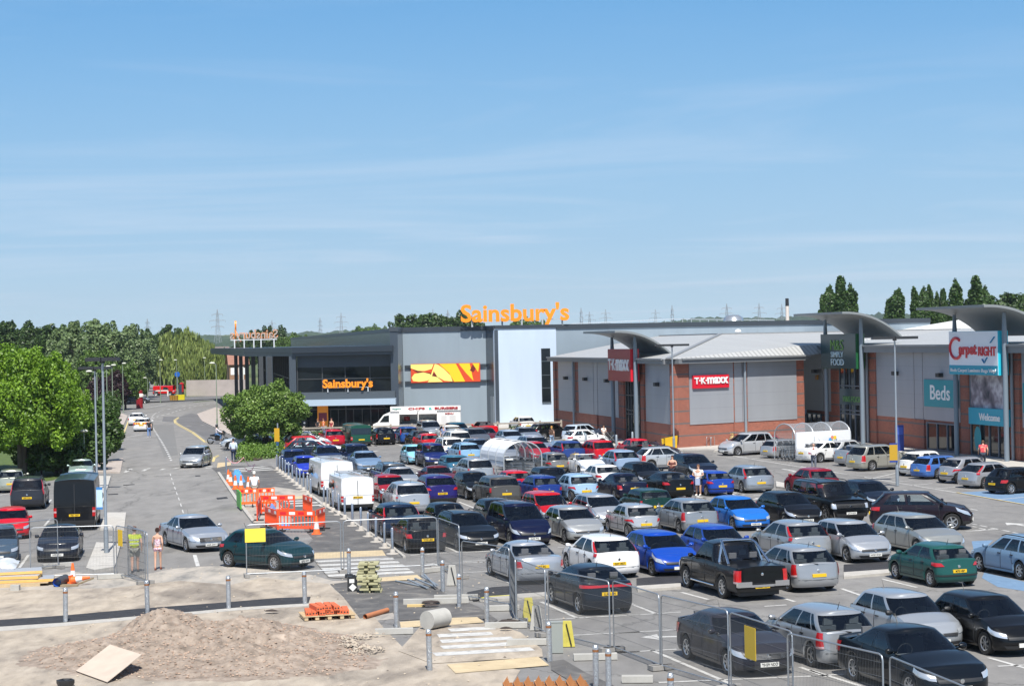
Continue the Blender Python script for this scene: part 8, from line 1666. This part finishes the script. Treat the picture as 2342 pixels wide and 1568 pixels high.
# motorcyclist
p = GP('5',195,183); e = empty('motorcycle',(p.x,p.y,.01),rad(-8),'black motorcycle leaving the junction beside the forecourt','motorcycle'); mb = MB()
for x in (-.72,.72): mbw = MB(); mbw.tube([(x+.27*math.cos(t),0,.30+.27*math.sin(t)) for t in [k*math.pi/9 for k in range(18)]],.055,8,closed=True); mbw.build('wheel',TYRE,e); mb.lathe([(.0,-.03),(.2,-.02),(.2,.02),(0,.03)],(x,0,.3),12,'y')
mb.build('hub',ALLOY,e); mb = MB(); mb.tube([(-.75,0,.78),(-.3,0,.80),(.0,0,.86),(.3,0,.88),(.45,0,.95)],[.06,.13,.17,.16,.06],10); mb.obox((.0,0,.5),Vector((.28,0,0)),Vector((0,.14,0)),Vector((0,0,.2))); mb.bar((-.7,0,.35),(-.1,0,.5),.06); mb.build('body',M('#121316',.25,coat=.5),e)
mb = MB(); mb.obox((.55,0,.98),Vector((.12,0,-.10)),Vector((0,.17,0)),Vector((.06,0,.14))); mb.build('fairing',M('#1b1d22',.2,coat=1.),e); mb = MB(); mb.bar((.72,.06,.3),(.48,.06,.95),.05); mb.bar((.72,-.06,.3),(.48,-.06,.95),.05); mb.tube([(.36,-.36,1.02),(.45,0,1.0),(.36,.36,1.02)],.018,6); mb.build('fork',GALV,e)
mb = MB(); mb.tube([(-.2,-.16,.3),(-.9,-.18,.42)],[.04,.06],8); mb.build('exhaust',CHROME,e)
person((p.x-.12,p.y,-.02),84,'motorcyclist in pale top, jeans and black helmet riding out of the junction',1.75,top='#ccc6ca',bottom='#4f78a6',sleeve='long',arms='bars',hat='#17181c',seated=True)
# food van
p = G(*D('4',2032,1560)); fv = empty('food_van',(SX(891,189.5),189.5,0),0,'white burger van with red lettering parked in front of the supermarket','food van'); ff = Fa((SX(891,189.5),189.5),(SX(1050,189.5),189.5),fv); WV = mat('van_white',(.74,.73,.71),.4,coat=.4); L = ff.L
mb = MB(); ff.box(mb,0,L,.55,.95,-2.2,0); ff.box(mb,0,L*.12,.95,2.25,-2.2,0); ff.box(mb,L*.66,L,.95,2.25,-2.2,0); ff.box(mb,L*.12,L*.66,.95,2.25,-2.2,-1.9); ff.box(mb,L*.0,L,2.251,2.4,-2.2,0.); ff.box(mb,L*.385,L*.40,.95,2.25,-.1,0); ff.put(mb,'body',WV)
mb = MB(); ff.box(mb,L*.12,L*.66,.96,1.0,-1.9,.0); ff.box(mb,L*.14,L*.34,1.0,1.35,-1.7,-1.2); ff.box(mb,L*.45,L*.62,1.0,1.5,-1.7,-1.2); ff.put(mb,'counter',M('#6d7276',.4)); mb = MB(); mb.lathe([(0,.0),(.28,.02),(.3,.4),(.2,.5),(0,.5)],tuple(ff.P(L*.22,1.3,-1.)),12); s_rel(mb,'cooker',M('#7c1420',.4),fv)
mb = MB(); ff.box(mb,-.05,L+.02,2.42,2.95,-.05,.12); sb = ff.put(mb,'sign_board',M('#e4e1dc',.5)); fit_text('TASTY', ff, L*.02,L*.15,2.62,2.76,.14,M('#3c9c8c',.5),sb,off=.02); DRD = M('#a3141c',.5); fit_text('CHIPS', ff, L*.25,L*.49,2.57,2.80,.14,DRD,sb,off=.03); fit_text('&', ff, L*.545,L*.59,2.56,2.80,.14,M('#3fb0a4',.5),sb,off=.03); fit_text('BURGERS', ff, L*.63,L*.965,2.57,2.80,.14,DRD,sb,off=.05)
mb = MB()
for a0,a1 in ((.125,.38),(.40,.66)): q = [ff.P(L*a0,2.4,.02),ff.P(L*a1,2.4,.02),ff.P(L*a1,2.12,.75),ff.P(L*a0,2.12,.75)]; mb.face(q); mb.face([v-Vector((0,0,.03)) for v in q][::-1])
ff.put(mb,'awning',M('#e2e0dc',.6)); pn = ff.bx('menu_panel',M('#dcdad6',.5),(L*.68,L*.985,1.0,2.22),.002,.02); fit_text('MENU', ff, L*.78,L*.90,1.98,2.14,.03,DRD,pn,off=.03)
mb = MB()
for i in range(7): ff.box(mb,L*.72,L*(.80),1.1+i*.11,1.13+i*.11,.021,.025); ff.box(mb,L*.84,L*(.93),1.1+i*.11,1.13+i*.11,.021,.025)
ff.put(mb,'menu_lines',M('#a8a6a8',.6),pn)
mb = MB(); ff.box(mb,L*.0,L,.56,.66,.001,.012); ff.put(mb,'stripe',M('#8c2a4a',.5))
cab = MB(); 
P0 = [(-1.75,.5),(-1.80,1.0),(-1.35,1.2),(-.75,2.05),(-.1,2.35),(-.02,2.35),(-.02,.5)]
for dd in (0,-2.0): cab.face([ff.P(a,z,dd) for a,z in P0])
for i in range(len(P0)): a,b = P0[i],P0[(i+1)%len(P0)]; cab.face([ff.P(a[0],a[1],0),ff.P(b[0],b[1],0),ff.P(b[0],b[1],-2),ff.P(a[0],a[1],-2)])
ff.put(cab,'cab',WV); mb = MB(); mb.face([ff.P(a,z,.006) for a,z in ((-1.15,1.22),(-.68,1.92),(-.2,2.0),(-.2,1.22))]); mb.face([ff.P(a,z,d) for a,z,d in ((-1.32,1.26,-.1),(-.80,2.02,-.1),(-.80,2.02,-1.9),(-1.32,1.26,-1.9))]); ff.put(mb,'cab_window',DKG)
for a in (-1.1,L*.75):
    for d_ in (-.12,-1.9): mb = MB(); c_ = ff.P(a,.36,d_); mb.lathe([(0,-.12),(.36,-.12),(.36,.12),(0,.12)],tuple(c_),18,'y'); s_rel(mb,'wheel',TYRE,fv)
# trolley shelters
CLR = bpy.data.materials.new('clear_acrylic'); CLR.use_nodes = True; t = CLR.node_tree; t.nodes.clear(); o = t.nodes.new('ShaderNodeOutputMaterial'); mx = t.nodes.new('ShaderNodeMixShader'); tr = t.nodes.new('ShaderNodeBsdfTransparent'); gl = t.nodes.new('ShaderNodeBsdfGlossy'); df = t.nodes.new('ShaderNodeBsdfDiffuse'); m2_ = t.nodes.new('ShaderNodeMixShader')
tr.inputs[0].default_value = (.88,.90,.92,1); gl.inputs['Roughness'].default_value = .08; df.inputs[0].default_value = (.8,.82,.85,1); m2_.inputs[0].default_value = .6; mx.inputs[0].default_value = .24
t.links.new(gl.outputs[0],m2_.inputs[1]); t.links.new(df.outputs[0],m2_.inputs[2]); t.links.new(tr.outputs[0],mx.inputs[1]); t.links.new(m2_.outputs[0],mx.inputs[2]); t.links.new(mx.outputs[0],o.inputs[0])
FROST = mat('frosted_panel',(.70,.72,.76),.4); TROL = mat('trolley_wire',(.42,.46,.50),.3,.8)
def shelter(loc, rz, W_, L, H_, label, solid_left, ntrol, tr_label, dz=.12):
    e = empty('trolley_shelter', loc, rz, label, 'trolley shelter', 'trolley shelters'); R = W_/2; zc = H_-R*.75
    def arch(y, r=R):
        return [Vector((-r,y,0)),Vector((-r,y,zc*.55))]+[Vector((-r*math.cos(a),y,zc+(H_-zc)*math.sin(a))) for a in [k*math.pi/12 for k in range(13)]]+[Vector((r,y,zc*.55)),Vector((r,y,0))]
    for i in range(4): mb = MB(); mb.tube(arch(L*i/3),.045,8); mb.build('hoop',M('#c3c6c8',.35,metal=.5),e)
    A = arch(0); mb = MB(); pan = MB(); n = len(A)
    for i in range(3):
        y0,y1 = L*i/3+.05,L*(i+1)/3-.05
        for j in range(1,n-2):
            a,b = A[j],A[j+1]; tgt = pan if (j <= solid_left) else mb
            tgt.face([(a.x,y0,a.z),(b.x,y0,b.z),(b.x,y1,b.z),(a.x,y1,a.z)], True)
    mb.build('clear_roof',CLR,e)
    if pan.f: pan.build('side_panel',FROST,e)
    mb = MB()
    for x in (-R,R): mb.bar((x,0,.55),(x,L,.55),.04); mb.bar((x,0,1.1),(x,L,1.1),.04)
    mb.build('rail',GALV,e)
    # trolleys
    tm = MB(); 
    for z in (.45,.62,.80,.98):
        s_ = (z-.45)*.14; tm.bar((-.26-s_,-.45,z),(-.26-s_,.45,z),.016); tm.bar((.26+s_,-.45,z),(.26+s_,.45,z),.016); tm.bar((-.26-s_,.45,z),(.26+s_,.45,z),.016); tm.bar((-.26-s_,-.45,z),(.26+s_,-.45,z),.016)
    for k in range(7): y = -.45+.15*k; tm.bar((-.27,y,.45),(-.34,y,.98),.012); tm.bar((.27,y,.45),(.34,y,.98),.012); tm.bar((-.27,y,.45),(.27,y,.45),.012)
    for x in (-.25,.25): tm.bar((x,-.5,.12),(x,.4,.16),.03); tm.bar((x,-.45,.14),(x*1.3,-.5,1.0),.03)
    basket = tm.mesh('basket',[TROL]); hm_ = MB(); hm_.bar((-.3,-.58,1.03),(.3,-.58,1.03),.04); handle = hm_.mesh('handle',[M('#3a3f44',.5)]); wm = MB(); wm.lathe([(0,-.02),(.06,-.02),(.06,.02),(0,.02)],(0,0,.06),10,'x'); whl = wm.mesh('wheel',[TYRE])
    nr = 2 if W_ > 1.8 else 1; M_ = Matrix.Rotation(rz,3,'Z')
    for i in range(ntrol):
        for c_ in range(nr):
            q = M_ @ Vector(((c_-.5*(nr-1))*.85, .35+i*.30, 0)); te = empty('shopping_trolley',(loc[0]+q.x,loc[1]+q.y,loc[2]+.0),rz,tr_label,'shopping trolley',tr_label.replace('shopping trolley','shopping trolleys')[:60]); put('basket',basket,te); put('handle',handle,te)
            for x in (-.25,.25):
                for y in (-.48,.38): w_ = put('wheel',whl,te); w_.location = (x,y,0)
    return e
fv.scale = (1,1,.88)
p = GP('A',1745,608); shelter((p.x,p.y,.01), rad(17.5), 2.55, 5.2, 2.35, 'clear arched trolley shelter among the parked cars', 6, 9, 'shopping trolley nested in the clear shelter among the cars')
p = GP('C',1180,530); a_ = GP('C',1275,540); 
se = shelter((a_.x-.1,a_.y+1.0,.12), rad(-62), 2.5, 4.8, 2.5, 'long white panelled trolley shelter in the brick store row', 0, 7, 'shopping trolley nested in the long white shelter')
# white printed side of the long shelter
mb = MB(); A_x = 1.262
mb.box(A_x,A_x+.02,.05,4.75,.5,1.95); o = mb.build('side_panel',FROST,se)
cols = ['#d84a4a','#e8c23a','#6fb04a','#5a9ad0','#e07a3a']; rnd = random.Random(8)
for i in range(9):
    mb = MB(); y = 2.9+rnd.random()*1.2; z = 1.0+rnd.random()*.5; r = .10+rnd.random()*.12; mb.face([(A_x+.023+i*.001,y+r*math.cos(t),z+r*math.sin(t)) for t in [k*math.pi/6 for k in range(12)]]); mb.build('printed_fruit',M(cols[i%5],.5),o)
mb = MB(); mb.box(A_x+.021,A_x+.0225,3.0,4.0,.78,1.05); mb.build('printed_basket',M('#c9b89a',.6),o)
# bits by the stores
p = GP('B',1455,300); mb = MB(); n = 0; mb.v += [(-.55,-.4,0),(.55,-.4,0),(.55,.4,0),(-.55,.4,0),(-.62,-.5,.75),(.62,-.5,1.0),(.62,.5,1.0),(-.62,.5,.75)]
for f in ((0,3,2,1),(4,5,6,7),(0,1,5,4),(1,2,6,5),(2,3,7,6),(3,0,4,7)): mb.f.append(f); mb.mi.append(0); mb.sm.append(False)
prop(mb,'grit_bin',(p.x,p.y,.12),M('#d9ac14',.5),'yellow grit bin against the brick corner pier','grit bin')
for i,(k,x,y) in enumerate((('B',563,275),('B',605,262),('B',622,235),('B',655,255),('B',890,285),('B',1062,250))):
    p = GP(k,x,y); mb = MB(); mb.lathe([(.09,0),(.09,.95),(.05,1.0),(0,1.0)],n=10); prop(mb,'bollard',(p.x,p.y,.1),GALVP,['first short grey bollard left of the white hatchback by the store','second short grey bollard by the store pavement','third short grey bollard by the store pavement','fourth short grey bollard below the woman in white','short grey bollard between the two blue grey columns','short grey bollard right of the near blue grey column'][i],'bollard','short grey bollards on the store pavement')
p = GP('C',470,330); e = empty('bicycle',(p.x+.3,p.y,.12),rad(70),'pale yellow bicycle leaning on the stand by the brick wall','bicycle')
for x in (-.52,.52): mb = MB(); mb.tube([(x+.33*math.cos(t),0,.34+.33*math.sin(t)) for t in [k*math.pi/10 for k in range(20)]],.018,6,closed=True); mb.build('wheel',M('#8d8250',.6),e)
mb = MB(); 
for a,b in (((-.52,0,.34),(-.1,0,.34)),((-.1,0,.34),(-.2,0,.85)),((-.52,0,.34),(-.2,0,.80)),((-.1,0,.34),(.38,0,.80)),((-.2,0,.80),(.38,0,.82)),((.52,0,.34),(.36,0,.95))): mb.bar(a,b,.035)
mb.build('frame',M('#d8c88a',.4),e); mb = MB(); mb.bar((.3,-.25,1.02),(.3,.25,1.02),.03); mb.bar((.36,0,.95),(.3,0,1.02),.03); mb.build('handlebar',GALV,e); mb = MB(); mb.obox((-.22,0,.90),Vector((.13,0,0)),Vector((0,.07,0)),Vector((0,0,.03))); mb.build('saddle',M('#a98a5a',.6),e)
for i,x in enumerate((205,262)): p = GP('C',x,345); mb = MB(); mb.tube([(-.35,0,0),(-.35,0,.65),(-.28,0,.74),(.28,0,.74),(.35,0,.65),(.35,0,0)],.025,8); prop(mb,'cycle_stand',(p.x,p.y,.12),STEEL,['left steel cycle hoop in front of the brick wall','right steel cycle hoop in front of the brick wall'][i],'cycle stand','steel cycle hoops',rz=rad(60))
p = GP('D',620,410); mb = MB(); mb.box(-.28,.28,-.25,.25,0,1.9); mb.cur = 1; mb.box(-.22,.22,-.26,-.251,1.2,1.75); prop(mb,'ticket_machine',(p.x,p.y,.12),[M('#20398a',.5),M('#3a56b0',.4)],'dark blue ticket machine behind the yellow lamp post sign','ticket machine')
p = G(*D('4',1122,1470)); mb = MB(); mb.lathe([(0,0),(.3,0),(.32,1.0),(.25,1.15),(0,1.2)],n=12); mb.cur = 1; mb.face([(.1*math.cos(t),-.325,.75+.1*math.sin(t)) for t in [k*math.pi/5 for k in range(10)]]); prop(mb,'litter_bin',(p.x,p.y,.1),[M('#1a1c1e',.5),WHITEP],'black litter bin at the left end of the store glass','litter bin')
# van roof racks
for i,(k,x,y,L_) in enumerate((('5',1475,738,4.86),('5',1692,895,4.28))):
    a_ = rad(A0+2.5); h_ = Vector((math.sin(a_),math.cos(a_),0)); q = GP(k,x,y)+h_*(L_*.42); mb = MB(); z = 2.16 if i == 0 else 1.93
    for yy in (-.7,0,.7): mb.bar((yy,-.9,z),(yy,.9,z),.035)
    for xx in (-.9,0,.9): mb.bar((-.8,xx,z+.03),(.8,xx,z+.03),.035)
    for yy in (-.78,.78):
        for xx in (-.8,.8): mb.bar((yy,xx,z-.20),(yy,xx,z),.03)
    rk = prop(mb,'roof_rack',(q.x,q.y,0),GALV,['metal roof rack on the large white panel van','metal roof rack on the smaller white panel van'][i],'roof rack','roof racks on the white vans',rz=-a_)
# ================================================================= air
mb = MB(); mb.box(-4700,4700,-380,5200,-6,140); hz = mb.mesh('haze',[None]); m = bpy.data.materials.new('haze_air'); m.use_nodes = True; t = m.node_tree; t.nodes.clear(); o = t.nodes.new('ShaderNodeOutputMaterial'); v = t.nodes.new('ShaderNodeVolumePrincipled')
v.inputs['Color'].default_value = (.80,.90,1,1); v.inputs['Density'].default_value = 0.9e-4; v.inputs['Anisotropy'].default_value = .2; t.links.new(v.outputs[0], o.inputs['Volume']); hz.materials.clear(); hz.materials.append(m)
bm = bmesh.new(); bm.from_mesh(hz); bmesh.ops.recalc_face_normals(bm, faces=bm.faces); bm.to_mesh(hz); bm.free(); put('haze', hz, None, kind='stuff')
